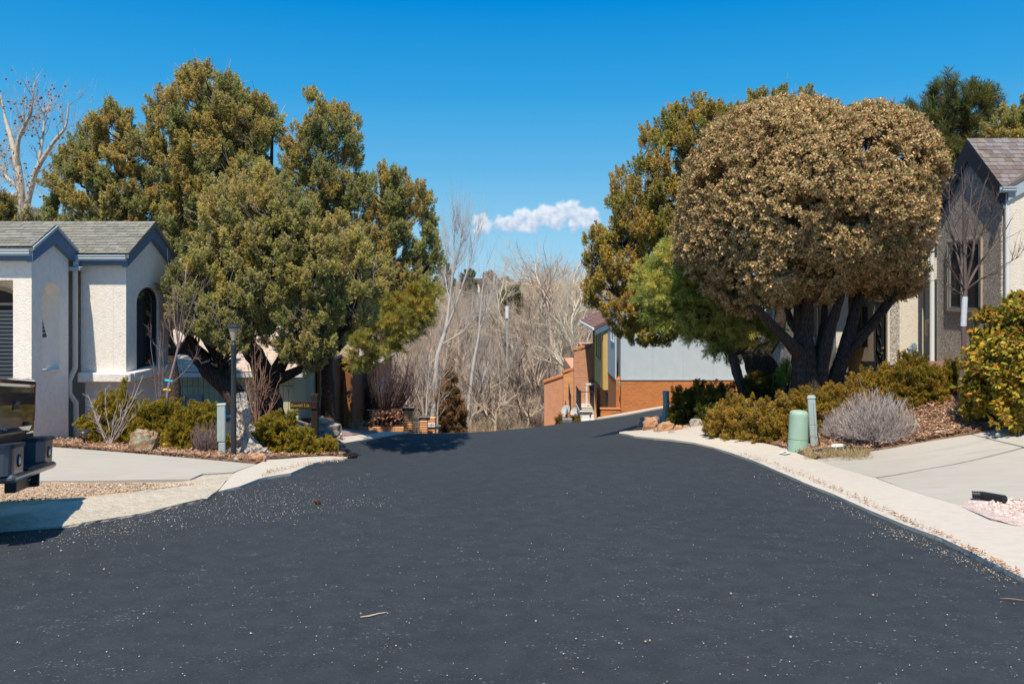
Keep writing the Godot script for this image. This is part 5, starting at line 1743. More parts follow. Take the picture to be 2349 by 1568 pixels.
	cs = crown(t, "crown", [[2282,330],[2288,285],[2300,262],[2330,250],[2348,225],[2400,210],[2440,260],[2440,420],[2300,420]], 27.0, 1.2, .40, 50, 14, .5, [A, C], M.juniper, [Color(.95, .9, .9), Color(.8, .85, .85)], 49)
	mb = MB.new()
	nodes = trunk_from(mb, [[2390,760,27,.22],[2385,520,27,.16],[2375,240,27,.03]])
	limbs_to(mb, nodes, cs, .05, 2, 50)
	part(t, "trunk", mb, M.bark_dark)
	# columnar dark one beyond the crest
	t = thing("juniper_tree", Vector3.ZERO, "dark narrow juniper standing beyond the mailboxes before the bare wood", "juniper tree")
	var E2 := spray_mesh(10, 60, Color(0.190, 0.161, 0.099), Color(0.531, 0.328, 0.169))
	cs = crown(t, "crown", [[1000,1000],[1000,940],[1008,895],[1020,862],[1034,838],[1046,862],[1056,910],[1066,950],[1068,1000],[1040,1050]], 46.0, .8, .34, 70, 12, .50, [E2], M.juniper, [Color(1, 1, 1), Color(.8, .8, .8), Color(1.2, 1.1, 1.0)], 51)
	mb = MB.new()
	nodes = trunk_from(mb, [[1036,1060,46,.16],[1034,960,46,.12],[1034,850,46,.03]])
	limbs_to(mb, nodes, cs, .03, 3, 52)
	part(t, "trunk", mb, M.bark_dark)

func photinia():
	var t := thing("round_tree", Vector3.ZERO, "big round-headed tree with tan-brown leaves on several dark trunks", "tree")
	var cols := [Color(.77, .50, .27), Color(.69, .43, .21), Color(.80, .57, .35), Color(.55, .32, .14), Color(.46, .39, .18), Color(.36, .34, .15), Color(.76, .51, .33), Color(.64, .48, .25)]
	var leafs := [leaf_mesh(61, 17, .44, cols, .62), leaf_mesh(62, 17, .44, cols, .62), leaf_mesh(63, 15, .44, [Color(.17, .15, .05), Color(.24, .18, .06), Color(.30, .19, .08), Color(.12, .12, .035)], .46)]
	var outline := [[1553,560],[1556,500],[1566,430],[1580,370],[1605,310],[1640,268],[1690,235],[1740,218],[1790,211],[1840,208],[1890,212],[1925,228],[1948,240],[1975,226],[2010,220],[2050,222],[2090,240],[2125,268],[2150,305],[2165,350],[2172,400],[2160,450],[2142,500],[2138,560],[2132,620],[2134,680],[2110,708],[2060,712],[2010,700],[1975,690],[1940,700],[1900,722],[1850,712],[1810,722],[1770,748],[1730,752],[1690,742],[1650,716],[1610,680],[1580,640],[1560,600]]
	var poly := PackedVector2Array()
	var lo := Vector2(1e9, 1e9)
	var hi := -lo
	for p in outline:
		var q := at(1560.0 + (p[0] - 1553.0) * .915, 748.0 - (748.0 - p[1]) * .945 - (34.0 if p[1] > 600.0 else 0.0), 17.0)
		poly.append(Vector2(q.x, q.y))
		lo = lo.min(poly[-1])
		hi = hi.max(poly[-1])
	var r := RandomNumberGenerator.new()
	r.seed = 64
	var half := 2.3
	var gaps := noise(.75, 3, FastNoiseLite.TYPE_SIMPLEX_SMOOTH, 65)
	var places := [[], [], []]
	var tints := [[], [], []]
	var inner := []
	var want := 25000
	for tries in want * 6:
		if places[0].size() + places[1].size() + places[2].size() >= want: break
		var p := Vector2(r.randf_range(lo.x, hi.x), r.randf_range(lo.y, hi.y))
		if not Geometry2D.is_point_in_polygon(p, poly): continue
		var e := edge_distance(p, poly)
		var th := half if e[0] >= half else sqrt(e[0] * (2.0 * half - e[0]))
		var s := 1.0 if r.randf() < .68 else -1.0
		var depth := pow(r.randf(), 1.8) * .75
		var swell := gaps.get_noise_2d(p.x * .9 + 30.0, p.y * .9) * .30
		var z := s * maxf(th - depth + swell * minf(1.0, th), 0.0)
		var c := Vector3(p.x, p.y, -17.0 + z) + rdir(r) * .10 * r.randf()
		# clumps and hollows; more open low down
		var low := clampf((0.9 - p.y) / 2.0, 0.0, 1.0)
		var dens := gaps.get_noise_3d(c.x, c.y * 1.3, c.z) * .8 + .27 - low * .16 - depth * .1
		if dens < 0.0: continue
		var lat: Vector2 = (e[1] - p).normalized() * clampf(1.0 - e[0] / half, 0, 1)
		var ow := Vector3(lat.x, lat.y, z / half).normalized()
		var ax := (ow + UY * .35 + rdir(r) * .65).normalized()
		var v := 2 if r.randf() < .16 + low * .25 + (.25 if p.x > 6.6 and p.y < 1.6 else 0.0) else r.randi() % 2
		places[v].append(Transform3D(frame_to(ax, r.randf() * TAU, r.randf_range(.10, .165)), c))
		tints[v].append(Color.WHITE * r.randf_range(.8, 1.15))
		if inner.size() < 260 and tries % 23 == 0: inner.append(c)
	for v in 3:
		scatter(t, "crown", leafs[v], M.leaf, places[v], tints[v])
	var mb := MB.new()
	var nodes := []
	for l in [
		[[1858,925,16.6,.34],[1848,870,16.6,.27],[1845,820,16.65,.24],[1840,760,16.7,.17],[1830,690,16.9,.11],[1800,560,17,.06],[1760,400,17,.02]],
		[[1850,830,16.6,.17],[1815,790,16.4,.125],[1785,760,16.2,.10],[1745,715,16.0,.075],[1700,650,15.9,.05],[1650,560,16.0,.02]],
		[[1845,800,16.6,.16],[1850,740,16.6,.14],[1856,680,16.6,.11],[1880,560,16.8,.06],[1890,400,17,.02]],
		[[1868,925,16.7,.15],[1872,860,16.7,.085],[1878,800,16.8,.075],[1890,740,16.8,.07],[1893,700,16.8,.06],[1910,560,16.9,.03]],
		[[1878,925,16.5,.16],[1884,860,16.5,.125],[1892,800,16.5,.12],[1905,750,16.5,.11],[1925,690,16.5,.085],[1960,560,16.6,.05],[1990,400,16.8,.02]],
		[[1895,925,16.7,.19],[1912,880,16.7,.16],[1928,835,16.7,.15],[1945,780,16.7,.135],[1960,720,16.75,.11],[1985,640,16.9,.08],[2020,520,17,.03]],
		[[1928,845,16.7,.09],[1950,810,16.6,.075],[1975,780,16.5,.07],[2005,745,16.4,.065],[2040,700,16.3,.05],[2090,620,16.3,.02]],
		[[1940,790,16.7,.07],[1970,765,16.8,.065],[2000,735,17.0,.055],[2040,680,17.2,.04],[2100,580,17.2,.02]],
		[[1838,770,16.7,.09],[1815,740,16.9,.08],[1800,700,17.2,.06],[1720,560,17.6,.03]],
		[[1830,700,16.9,.09],[1850,560,17.6,.05],[1870,330,17.6,.02]],
		[[1925,690,16.5,.06],[1900,560,16.0,.04],[1880,450,15.8,.02]],
		[[1985,640,16.9,.06],[2060,470,17.4,.04],[2080,330,17.4,.02]]]:
		nodes.append_array(trunk_from(mb, l, 9))
	limbs_to(mb, nodes, inner, .03, 1, 66)
	part(t, "trunk", mb, M.bark_dark)

# a mound of small sprays sitting on the ground; sizes from the picture at its own distance
func mound(t: Node, called: String, x: float, y: float, hw: float, hh: float, squash: float, n: int, size: float, meshes: Array, m: Material, tints: Array, sd: int, flat_top := 0.8, spin := .5) -> Vector3:
	var r := RandomNumberGenerator.new()
	r.seed = sd
	var o := hit(x, y)
	var s := -o.z / FL
	var rx := hw * s
	var ry := hh * s
	var rz := rx * squash
	o.z -= rz * .75
	o.y = G(o.x, o.z)
	var lump := noise(1.6 / rx, 2, FastNoiseLite.TYPE_SIMPLEX_SMOOTH, sd)
	var places := []
	var cols := []
	for k in meshes.size():
		places.append([])
		cols.append([])
	for i in n:
		var dd := rdir(r)
		dd.y = absf(dd.y)
		var k := (1.0 + .42 * lump.get_noise_3d(dd.x * rx, dd.y * ry, dd.z * rz)) * pow(r.randf(), .22)
		var p := o + Vector3(dd.x * rx * k, pow(dd.y, flat_top) * ry * k * .9, dd.z * rz * k)
		p.y += (G(p.x, p.z) - o.y) * (1.0 - dd.y)
		var ax := (dd + UY * .45 + rdir(r) * spin).normalized()
		var v := r.randi() % meshes.size()
		places[v].append(Transform3D(frame_to(ax, r.randf() * TAU, size * r.randf_range(.7, 1.25)), p - ax * size * .4))
		cols[v].append(tints[r.randi() % tints.size()] * r.randf_range(.85, 1.15))
	for v in meshes.size():
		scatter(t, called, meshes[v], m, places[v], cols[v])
	return o

func stems_mesh(base: Vector3, tips: Array, r0: float, r1: float, bow: float, twigs: int, tw_len: float, sd: int, up := 0.6, sides := 4) -> MB:
	var r := RandomNumberGenerator.new()
	r.seed = sd
	var mb := MB.new()
	for tp in tips:
		mb.col = Color.WHITE * r.randf_range(.75, 1.2)
		var L := base.distance_to(tp)
		var outw: Vector3 = (tp - base) * Vector3(1, 0, 1)
		var pts := wander(base + rdir(r) * r0 * 2.0, tp, outw * bow, 6, L * .018, r)
		mb.tube(pts, taper(7, r0, r1), sides, false)
		for k in twigs:
			var f := r.randf_range(.3, .98)
			var i := mini(int(f * 6), 5)
			var p: Vector3 = pts[i].lerp(pts[i + 1], f * 6 - i)
			var dirn: Vector3 = ((pts[i + 1] - pts[i]).normalized() * .8 + rdir(r) * .8 + UY * up).normalized()
			var tl := tw_len * r.randf_range(.5, 1.2) * (1.2 - f * .5)
			var q := wander(p, p + dirn * tl, UY * tl * .06, 3, tl * .05, r)
			mb.tube(q, taper(4, lerpf(r0, r1, f) * .6 + .001, r1 * .5), 3, false)
			for j in 2:
				var a: Vector3 = q[1 + j]
				var d2 := (dirn + rdir(r) * .9 + UY * up * .5).normalized()
				mb.tube([a, a + d2 * tl * .3, a + (d2 + UY * .2) * tl * .5], [r1 * .7, r1 * .5, r1 * .3], 3, false)
	return mb

func shrubs():
	var gold := spray_mesh(71, 46, Color(0.152, 0.146, 0.025), Color(0.641, 0.476, 0.065), .05, .42)
	var green := spray_mesh(72, 46, Color(0.116, 0.135, 0.023), Color(0.589, 0.437, 0.060), .05, .42)
	var ochre := spray_mesh(73, 46, Color(0.221, 0.143, 0.031), Color(0.700, 0.521, 0.084), .05, .42)
	var rusty := spray_mesh(74, 46, Color(0.243, 0.143, 0.053), Color(0.700, 0.464, 0.108), .05, .42)
	var olive := spray_mesh(75, 46, Color(0.139, 0.120, 0.026), Color(0.641, 0.394, 0.072), .05, .42)
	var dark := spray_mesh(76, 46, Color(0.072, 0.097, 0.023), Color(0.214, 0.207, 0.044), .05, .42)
	var w := [Color(1, 1, 1), Color(.85, .9, .85), Color(1.12, 1.05, .95), Color(.72, .8, .75)]
	for s in [
		[258, 1024, 78, 142, .5, 1000, .17, [gold, green], "yellow-green juniper shrub against the cream house, behind the path light", "left"],
		[352, 1030, 62, 128, .6, 860, .17, [gold, green], "yellow-green juniper shrub directly behind the lichened rock", "left"],
		[435, 1038, 68, 118, .6, 860, .17, [green, gold], "greener juniper shrub left of the grey pedestal", "left"],
		[172, 1000, 24, 70, .8, 200, .17, [dark], "dark small juniper tucked in the shade of the house corner", "left"],
		[625, 1046, 62, 100, .8, 900, .16, [gold, green], "dense juniper shrub just right of the driftwood stump", "left"],
		[684, 1050, 36, 72, 1.0, 480, .16, [green, gold], "dark-sided juniper shrub in front of the street sign post", "left"],
		[738, 1047, 30, 46, 1.0, 300, .15, [green, gold], "smallest juniper shrub at the corner of the kerb", "left"],
		[1702, 1008, 74, 88, .9, 900, .15, [ochre, rusty], "ochre creeping juniper at the kerb, leftmost of the low mounds", "right"],
		[1792, 1016, 78, 104, .9, 1000, .15, [ochre, rusty], "ochre creeping juniper behind the green dome pedestal", "right"],
		[1880, 1000, 70, 100, .9, 900, .15, [ochre, olive], "ochre juniper mound behind the square green pedestal", "right"],
		[1950, 975, 66, 92, .9, 800, .15, [rusty, olive], "brownish juniper mound above the dry grey brush", "right"],
		[2035, 944, 74, 92, .8, 900, .15, [olive, ochre], "olive juniper mound below the iron security door", "right"],
		[2125, 934, 76, 108, .8, 1100, .15, [olive, green], "tallest olive juniper mound, in front of the gas meter", "right"],
		[2200, 908, 46, 80, .7, 560, .15, [olive, green], "olive juniper mound behind the wrapped sapling", "right"],
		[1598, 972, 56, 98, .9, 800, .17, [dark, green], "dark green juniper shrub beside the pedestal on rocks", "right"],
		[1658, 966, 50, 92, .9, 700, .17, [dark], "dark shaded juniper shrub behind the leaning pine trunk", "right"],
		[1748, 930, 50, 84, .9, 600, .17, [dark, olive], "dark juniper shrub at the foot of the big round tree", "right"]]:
		var t := thing("juniper_shrub", Vector3.ZERO, s[8], "shrub", "juniper shrubs in the left bed" if s[9] == "left" else "juniper shrubs in the right bed")
		var o := mound(t, "foliage", s[0], s[1], s[2], s[3], s[4], s[5], s[6], s[7], M.juniper, w, int(s[0]))
		var rr := RandomNumberGenerator.new()
		rr.seed = int(s[0]) + 1
		var tips := []
		var sc: float = -o.z / FL
		for k in 14:
			var a := rr.randf() * TAU
			var q := rr.randf_range(.3, .85)
			tips.append(o + Vector3(cos(a) * s[2] * sc * q, s[3] * sc * rr.randf_range(.35, .8), sin(a) * s[2] * sc * q * s[4]))
		part(t, "stems", stems_mesh(o + Vector3(0, -.05, 0), tips, .014, .004, .1, 3, .12, int(s[0]) + 2), M.twig_ash)
	# bright little conifer beside the trunks
	var t := thing("conifer_shrub", Vector3.ZERO, "small bright green conifer left of the dark tree trunks", "shrub")
	var P := needle_mesh(77, 60, Color(0.231, 0.362, 0.069), Color(0.555, 0.607, 0.139))
	var b := at(1800, 915, 17.6)
	crown(t, "foliage", [[1788,885],[1784,850],[1795,832],[1810,836],[1818,855],[1822,880],[1808,895]], 17.5, .22, .12, 18, 9, .16, [P], M.needle, [Color(1, 1, 1), Color(.85, .9, .85)], 78)
	part(t, "stem", stems_mesh(b, [at(1804, 845, 17.5), at(1812, 860, 17.5)], .03, .01, .05, 2, .1, 79), M.twig_dark)
	# yellow-leaved bush at the right edge
	t = thing("yellow_bush", Vector3.ZERO, "broadleaf bush turning yellow and orange at the right picture edge", "bush")
	var ycol := [Color(.52, .37, .045), Color(.44, .33, .035), Color(.28, .26, .035), Color(.16, .19, .03), Color(.55, .42, .09), Color(.46, .20, .04), Color(.10, .14, .025)]
	var yl := [leaf_mesh(81, 13, .62, ycol, .5), leaf_mesh(82, 13, .62, ycol, .5)]
	var cs := crown(t, "foliage", [[2238,930],[2246,880],[2250,830],[2262,790],[2270,750],[2290,722],[2320,705],[2348,690],[2420,680],[2480,740],[2490,880],[2470,960],[2400,975],[2340,972],[2290,965],[2255,950]], 12.6, .75, .22, 120, 24, .17, yl, M.leaf, [Color(1, 1, 1), Color(.8, .85, .8), Color(1.15, 1.1, 1)], 83, .5)
	var mb := MB.new()
	var foot := hit(2345, 972)
	foot.z -= .45
	limbs_to(mb, [foot, foot + Vector3(.2, 0, -.2), foot + Vector3(-.15, 0, -.1)], cs, .02, 1, 84)
	part(t, "stems", mb, M.twig_mauve)
	# dry grey brush
	for s in [[2034, 1024, 92, 118, 520, .26, "round bush of dry grey twigs beside the driveway corner"], [1938, 1012, 40, 62, 200, .2, "smaller flattened dry twig clump left of the big grey brush"]]:
		var dry := thing("dry_brush", Vector3.ZERO, s[6], "dry shrub")
		var o := hit(s[0], s[1])
		var sc: float = -o.z / FL
		o.z -= s[2] * sc * .6
		o.y = G(o.x, o.z)
		var rr := RandomNumberGenerator.new()
		rr.seed = int(s[0])
		var tips := []
		for k in s[4]:
			var dd := rdir(rr)
			dd.y = absf(dd.y) * .9 + .12
			tips.append(o + Vector3(dd.x * s[2], dd.y * s[3], dd.z * s[2]) * sc * rr.randf_range(.7, 1.08))
		part(dry, "twigs", stems_mesh(o, tips, .007, .0028, .16, 5, .16, int(s[0]), .5, 3), M.twig_ash)
		mound(dry, "debris", s[0], s[1], s[2] * .5, s[3] * .25, .8, 120, .12, [spray_mesh(85, 20, Color(0.660, 0.551, 0.567), Color(0.660, 0.660, 0.825), .03, .5)], M.straw, [Color(1, 1, 1)], int(s[0]) + 3)
	# withered perennials near the grey pedestal
	for s in [[470, 1045, 32, 78, 160, "withered brown stalks in front of the grey pedestal"], [405, 1030, 26, 48, 70, "withered stalks right of the yellow path marker"], [330, 1025, 16, 26, 36, "tiny dry tuft beside the lichened rock"]]:
		var dry := thing("withered_plant", Vector3.ZERO, s[5], "dead plant")
		var o := hit(s[0], s[1] - 3)
		var sc: float = -o.z / FL
		var rr := RandomNumberGenerator.new()
		rr.seed = int(s[0])
		var tips := []
		for k in s[4]:
			tips.append(o + Vector3(rr.randf_range(-1, 1) * s[2], rr.randf_range(.25, 1.0) * s[3], rr.randf_range(-.8, .8) * s[2]) * sc)
		part(dry, "stalks", stems_mesh(o, tips, .006, .002, .3, 2, .09, int(s[0]), .2, 3), M.twig_mauve if s[0] == 470 else M.twig_tan)
	# straw by the drain pipe
	t = thing("dry_grass", Vector3.ZERO, "pale dry grass around the corrugated pipe at the kerb", "grass", "", 0.0)
	t.set_meta("kind", "stuff")
	var places := []
	var gm := MB.new()
	var gr := RandomNumberGenerator.new()
	gr.seed = 86
	for k in 14:
		var dd := (rdir(gr) * Vector3(1, .2, 1) + UY * .6).normalized()
		gm.col = Color(.42, .33, .18) * gr.randf_range(.8, 1.2)
		gm.blade(rdir(gr) * .02, dd, dd.cross(rdir(gr)).normalized(), gr.randf_range(.06, .16), .006)
	for k in 130:
		var q := hit(gr.randf_range(1845, 2000), gr.randf_range(1048, 1062) - gr.randf() * 4.0)
		places.append(Transform3D(Basis(UY, gr.randf() * TAU) * gr.randf_range(.6, 1.2), q + UY * .05))
	scatter(t, "tufts", gm.mesh(), M.straw, places, [Color(1, 1, 1), Color(.85, .8, .7)])
	# brown leaf hedge behind the iron fence
	t = thing("hedge", Vector3.ZERO, "hedge of withered purple-brown leaves behind the iron fence", "hedge")
	var hl := leaf_mesh(87, 14, .55, [Color(.22, .09, .06), Color(.30, .14, .09), Color(.14, .06, .05), Color(.38, .22, .15), Color(.12, .11, .04)], .6)
	crown(t, "foliage", [[766,978],[766,950],[790,948],[830,950],[880,948],[926,950],[926,982],[850,984]], 37.0, .5, .30, 60, 18, .26, [hl], M.leaf, [Color(1, 1, 1), Color(.8, .8, .8)], 88, .5)
	# plants at the mailboxes down the hill
	for s in [[1285, 968, 10, 12, "small green-red bush left of the grey mailbox"], [1320, 966, 9, 12, "small green-red bush right of the grey mailbox"]]:
		t = thing("small_bush", Vector3.ZERO, s[4], "bush")
		var hl2 := leaf_mesh(89, 12, .6, [Color(.10, .12, .03), Color(.22, .20, .05), Color(.26, .10, .04)], .5)
		crown(t, "foliage", [[s[0] - s[2], s[1] + 8], [s[0] - s[2], s[1] - s[3] * .6], [s[0], s[1] - s[3]], [s[0] + s[2], s[1] - s[3] * .6], [s[0] + s[2], s[1] + 8]], 37.5, .25, .12, 16, 12, .14, [hl2], M.leaf, [Color(1, 1, 1)], int(s[0]))

# ---------- bare trees ----------
func grow(mb: MB, r: RandomNumberGenerator, p: Vector3, dirn: Vector3, L: float, rad: float, lv: int, o: Dictionary):
	var n := 4 if lv > 1 else 2
	var pts := [p]
	var d := dirn
	for i in n:
		d = (d + rdir(r) * o.wig + UY * o.up).normalized()
		pts.append(pts[-1] + d * L / n)
	var r1: float = rad * (o.thin if lv > 0 else .4)
	mb.col = Color.WHITE * r.randf_range(.8, 1.15)
	mb.tube(pts, taper(n + 1, rad, r1), 6 if rad > .06 else (4 if rad > .02 else 3), false)
	if lv == 0: return
	var kids: int = o.kids[lv]
	for k in kids:
		var f: float = r.randf_range(o.from, 1.0) if k > 0 else 1.0
		var i := mini(int(f * n), n - 1)
		var q: Vector3 = pts[i].lerp(pts[i + 1], f * n - i)
		var ax: Vector3 = (pts[i + 1] - pts[i]).normalized()
		var side := ax.cross(rdir(r)).normalized()
		var ang: float = o.ang * r.randf_range(.6, 1.3) * (0.35 if k == 0 else 1.0)
		grow(mb, r, q, (ax * cos(ang) + side * sin(ang)).normalized(), L * r.randf_range(o.lo, o.hi) * (1.1 if k == 0 else 1.15 - f * .4), lerpf(rad, r1, f) * (.9 if k == 0 else .62), lv - 1, o)

func bare_mesh(sd: int, hgt: float, rad: float, lv: int, o: Dictionary) -> MB:
	var r := RandomNumberGenerator.new()
	r.seed = sd
	var mb := MB.new()
	grow(mb, r, Vector3(0, -.3, 0), Vector3(r.randf_range(-.08, .08), 1, r.randf_range(-.08, .08)).normalized(), hgt * o.trunk, rad, lv, o)
	return mb

func twiggy(mb: MB, pts: Array, r: RandomNumberGenerator, n: int, L: float, rad: float, lv: int, o: Dictionary):
	for k in n:
		var i := r.randi_range(int(pts.size() * .25), pts.size() - 2)
		var ax: Vector3 = (pts[i + 1] - pts[i]).normalized()
		var side := ax.cross(rdir(r)).normalized()
		grow(mb, r, pts[i], (ax * .7 + side * .8 + UY * o.up).normalized(), L * r.randf_range(.6, 1.2), rad, lv, o)

func bare_trees():
	var r := RandomNumberGenerator.new()
	r.seed = 91
	var up := {"wig": .16, "up": .16, "thin": .55, "kids": [0, 4, 4, 4, 4], "from": .25, "ang": .7, "lo": .45, "hi": .7, "trunk": .4}
	# sycamore at the far left
	var t := thing("sycamore_tree", Vector3.ZERO, "bare pale sycamore hung with seed balls at the left picture edge", "tree")
	var mb := MB.new()
	var all := []
	for l in [[[46,640,30,.20],[46,506,30,.17],[43,409,30,.14],[27,330,30.2,.10],[11,274,30.4,.06],[0,215,30.5,.02]], [[54,560,30,.14],[58,488,30,.12],[74,416,29.9,.10],[84,387,29.8,.09],[122,326,29.6,.065],[149,290,29.5,.045],[156,235,29.5,.015]], [[38,380,30.0,.08],[42,319,29.8,.07],[68,261,29.5,.05],[76,205,29.4,.012]], [[60,500,29.9,.09],[100,488,29.6,.075],[122,460,29.4,.06],[148,432,29.3,.04],[170,415,29.3,.015]], [[84,387,29.8,.06],[98,305,30.0,.04],[100,240,30.2,.012]], [[40,430,30,.07],[10,400,30.3,.05],[-20,330,30.5,.02]], [[44,450,30,.06],[-10,470,29.6,.04],[-40,420,29.4,.02]]]:
		var pts := trunk_from(mb, l, 7)
		all.append(pts)
	for pts in all:
		twiggy(mb, pts, r, 15, .9, .016, 2, {"wig": .3, "up": .10, "thin": .5, "kids": [0, 3, 4], "from": .2, "ang": .75, "lo": .5, "hi": .8})
	part(t, "trunk", mb, M.sycamore_bark)
	var ball := SphereMesh.new()
	ball.radius = .03
	ball.height = .06
	ball.radial_segments = 8
	ball.rings = 4
	var places := []
	for k in 330:
		var q: Vector3 = mb.v[r.randi_range(mb.v.size() / 4, mb.v.size() - 1)]
		if q.y < 4.3: continue
		places.append(Transform3D(Basis.from_scale(Vector3.ONE * r.randf_range(.8, 1.4)), q + Vector3(r.randf_range(-.05, .05), -.05, r.randf_range(-.05, .05))))
	scatter(t, "seed_balls", ball, M.seed_ball, places, [Color(1, 1, 1), Color(.7, .7, .7), Color(1.3, 1.1, 1)])
	# sapling with the wrapped trunk
	t = thing("sapling", Vector3.ZERO, "bare sapling with white-wrapped trunk in front of the pebble-dash gable", "sapling")
	mb = MB.new()
	var base := hit(2208, 928)
	var d := -base.z
	var tk := trunk_from(mb, [[2208,935,d,.062],[2204,905,d,.048],[2206,860,d,.042],[2211,800,d,.040],[2210,745,d,.040],[2213,690,d,.038],[2216,650,d,.034]], 9)
	for l in [[[2216,660,d,.030],[2200,600,d+.1,.020],[2186,540,d+.2,.012],[2160,470,d+.3,.004]], [[2215,650,d,.030],[2212,560,d,.022],[2210,470,d-.1,.013],[2205,380,d-.2,.004]], [[2216,655,d,.026],[2232,580,d-.1,.019],[2240,500,d-.1,.012],[2262,410,d-.2,.004]], [[2217,660,d,.024],[2250,600,d+.1,.017],[2285,560,d+.2,.010],[2322,500,d+.3,.004]], [[2218,665,d,.022],[2250,640,d-.2,.015],[2300,610,d-.3,.009],[2345,585,d-.4,.003]], [[2214,665,d,.022],[2190,630,d-.2,.014],[2168,590,d-.3,.009],[2140,545,d-.4,.003]], [[2213,600,d,.018],[2224,500,d+.3,.010],[2232,400,d+.4,.004]], [[2213,680,d,.016],[2190,665,d-.1,.010],[2165,650,d-.2,.004]], [[2206,560,d,.014],[2180,490,d+.1,.009],[2178,420,d+.2,.003]], [[2236,560,d-.1,.014],[2270,500,d-.3,.009],[2290,440,d-.4,.003]]]:
		var pts := trunk_from(mb, l, 6)
		twiggy(mb, pts, r, 13, .30, .0065, 1, {"wig": .25, "up": .22, "thin": .5, "kids": [0, 4], "from": .25, "ang": .7, "lo": .45, "hi": .75})
	part(t, "trunk", mb, M.twig_sapling)
	mb = MB.new()
	var wr := []
	for i in 11:
		var f := i / 10.0
		wr.append(at(lerpf(2210.2, 2213.4, f), lerpf(748, 680, f), d))
	var wrr := []
	for i in 11:
		wrr.append(.047 + .0025 * (i % 2))
	mb.tube(wr, wrr, 12)
	part(t, "trunk_wrap", mb, M.cloth_white)
	# two mauve saplings by the left house
	t = thing("sapling", Vector3.ZERO, "mauve bare sapling tied with blue and yellow tape by the cream house", "sapling")
	mb = MB.new()
	d = 14.4
	trunk_from(mb, [[378,960,d,.028],[383,905,d,.026],[392,860,d,.024],[401,825,d,.022],[408,795,d,.02]], 7)
	for l in [[[408,798,d,.013],[400,740,d,.009],[396,690,d+.1,.006],[392,640,d+.1,.002]], [[408,800,d,.013],[412,740,d,.009],[420,690,d-.1,.006],[424,640,d-.1,.002]], [[409,798,d,.013],[422,750,d,.009],[438,700,d,.006],[452,650,d,.002]], [[407,798,d,.011],[392,770,d,.008],[386,730,d,.005],[384,680,d,.002]], [[409,800,d,.011],[428,765,d+.1,.008],[446,720,d+.2,.005],[464,640,d+.3,.002]], [[408,800,d,.010],[405,720,d+.2,.007],[410,650,d+.3,.002]], [[392,880,d-.1,.009],[425,850,d-.2,.007],[448,820,d-.3,.005],[462,835,d-.3,.002]]]:
		var pts := trunk_from(mb, l, 5)
		twiggy(mb, pts, r, 8, .22, .004, 1, {"wig": .2, "up": .3, "thin": .5, "kids": [0, 3], "from": .25, "ang": .5, "lo": .45, "hi": .75})
	part(t, "trunk", mb, M.twig_mauve)
	mb = MB.new()
	mb.tube([at(377, 872, d), at(386, 873, d), at(395, 874.5, d)], [.022, .03, .02], 6)
	part(t, "blue_tie", mb, M.tape_blue)
	mb = MB.new()
	mb.tube([at(374, 894, d), at(384, 893, d), at(390, 895, d)], [.02, .028, .018], 6)
	part(t, "yellow_tie", mb, M.tape_yellow)
	t = thing("bare_shrub", Vector3.ZERO, "thin bare mauve shrub under the arched window ledge", "shrub")
	var foot := at(366, 0, 14.7)
	foot.y = G(foot.x, foot.z)
	part(t, "stems", stems_mesh(foot, [at(346, 745, 14.8), at(358, 790, 14.6), at(368, 762, 14.8), at(376, 720, 14.9), at(352, 830, 14.5), at(372, 810, 14.7), at(362, 770, 14.5)], .011, .003, .06, 8, .24, 95, .5), M.twig_mauve)
	# reddish shrub right of the lamp
	t = thing("bare_shrub", Vector3.ZERO, "bare reddish shrub with stubby upright twigs right of the lamp post", "shrub")
	foot = at(588, 985, 15.4)
	part(t, "stems", stems_mesh(foot, [at(583, 788, 15.4), at(598, 800, 15.5), at(612, 815, 15.6), at(568, 835, 15.3), at(576, 815, 15.6), at(604, 840, 15.2), at(618, 850, 15.5), at(634, 885, 15.4), at(640, 905, 15.2), at(558, 850, 15.6), at(590, 830, 15.2)], .016, .005, .12, 8, .26, 96, .45, 5), M.twig_red)
	# white twiggy shrub in front of the first juniper shrub
	t = thing("bare_shrub", Vector3.ZERO, "whitish bare shrub in front of the yellow-green juniper by the path light", "shrub")
	foot = hit(250, 1025)
	d = -foot.z
	part(t, "stems", stems_mesh(foot, [at(200, 905, d), at(215, 940, d - .1), at(240, 890, d + .1), at(268, 915, d), at(290, 900, d - .2), at(310, 880, d), at(326, 865, d + .1), at(300, 935, d - .2), at(330, 915, d), at(222, 965, d - .2), at(208, 925, d)], .012, .0035, .06, 6, .20, 97, .3), M.twig_ash)
	# bare purple vase shrub by the iron fence
	t = thing("vase_shrub", Vector3.ZERO, "large bare purple-brown vase-shaped shrub behind the iron fence", "shrub")
	var o := at(880, 962, 37.5)
	var tips := []
	for k in 190:
		var an := r.randf_range(-1.0, 1.0)
		var e := at(868 + an * 96 + r.randf_range(-6, 6), 0, 37.5).x
		var top := 818.0 + 42.0 * pow(absf(an), 2.4) + r.randf() * r.randf() * 95.0
		tips.append(Vector3(e, at(0, top, 37.5).y, o.z + r.randf_range(-1.5, 1.5) * sqrt(1.0 - an * an * .8)))
	part(t, "stems", stems_mesh(o, tips, .024, .007, .22, 6, .45, 98, .7, 4), M.twig_purple)
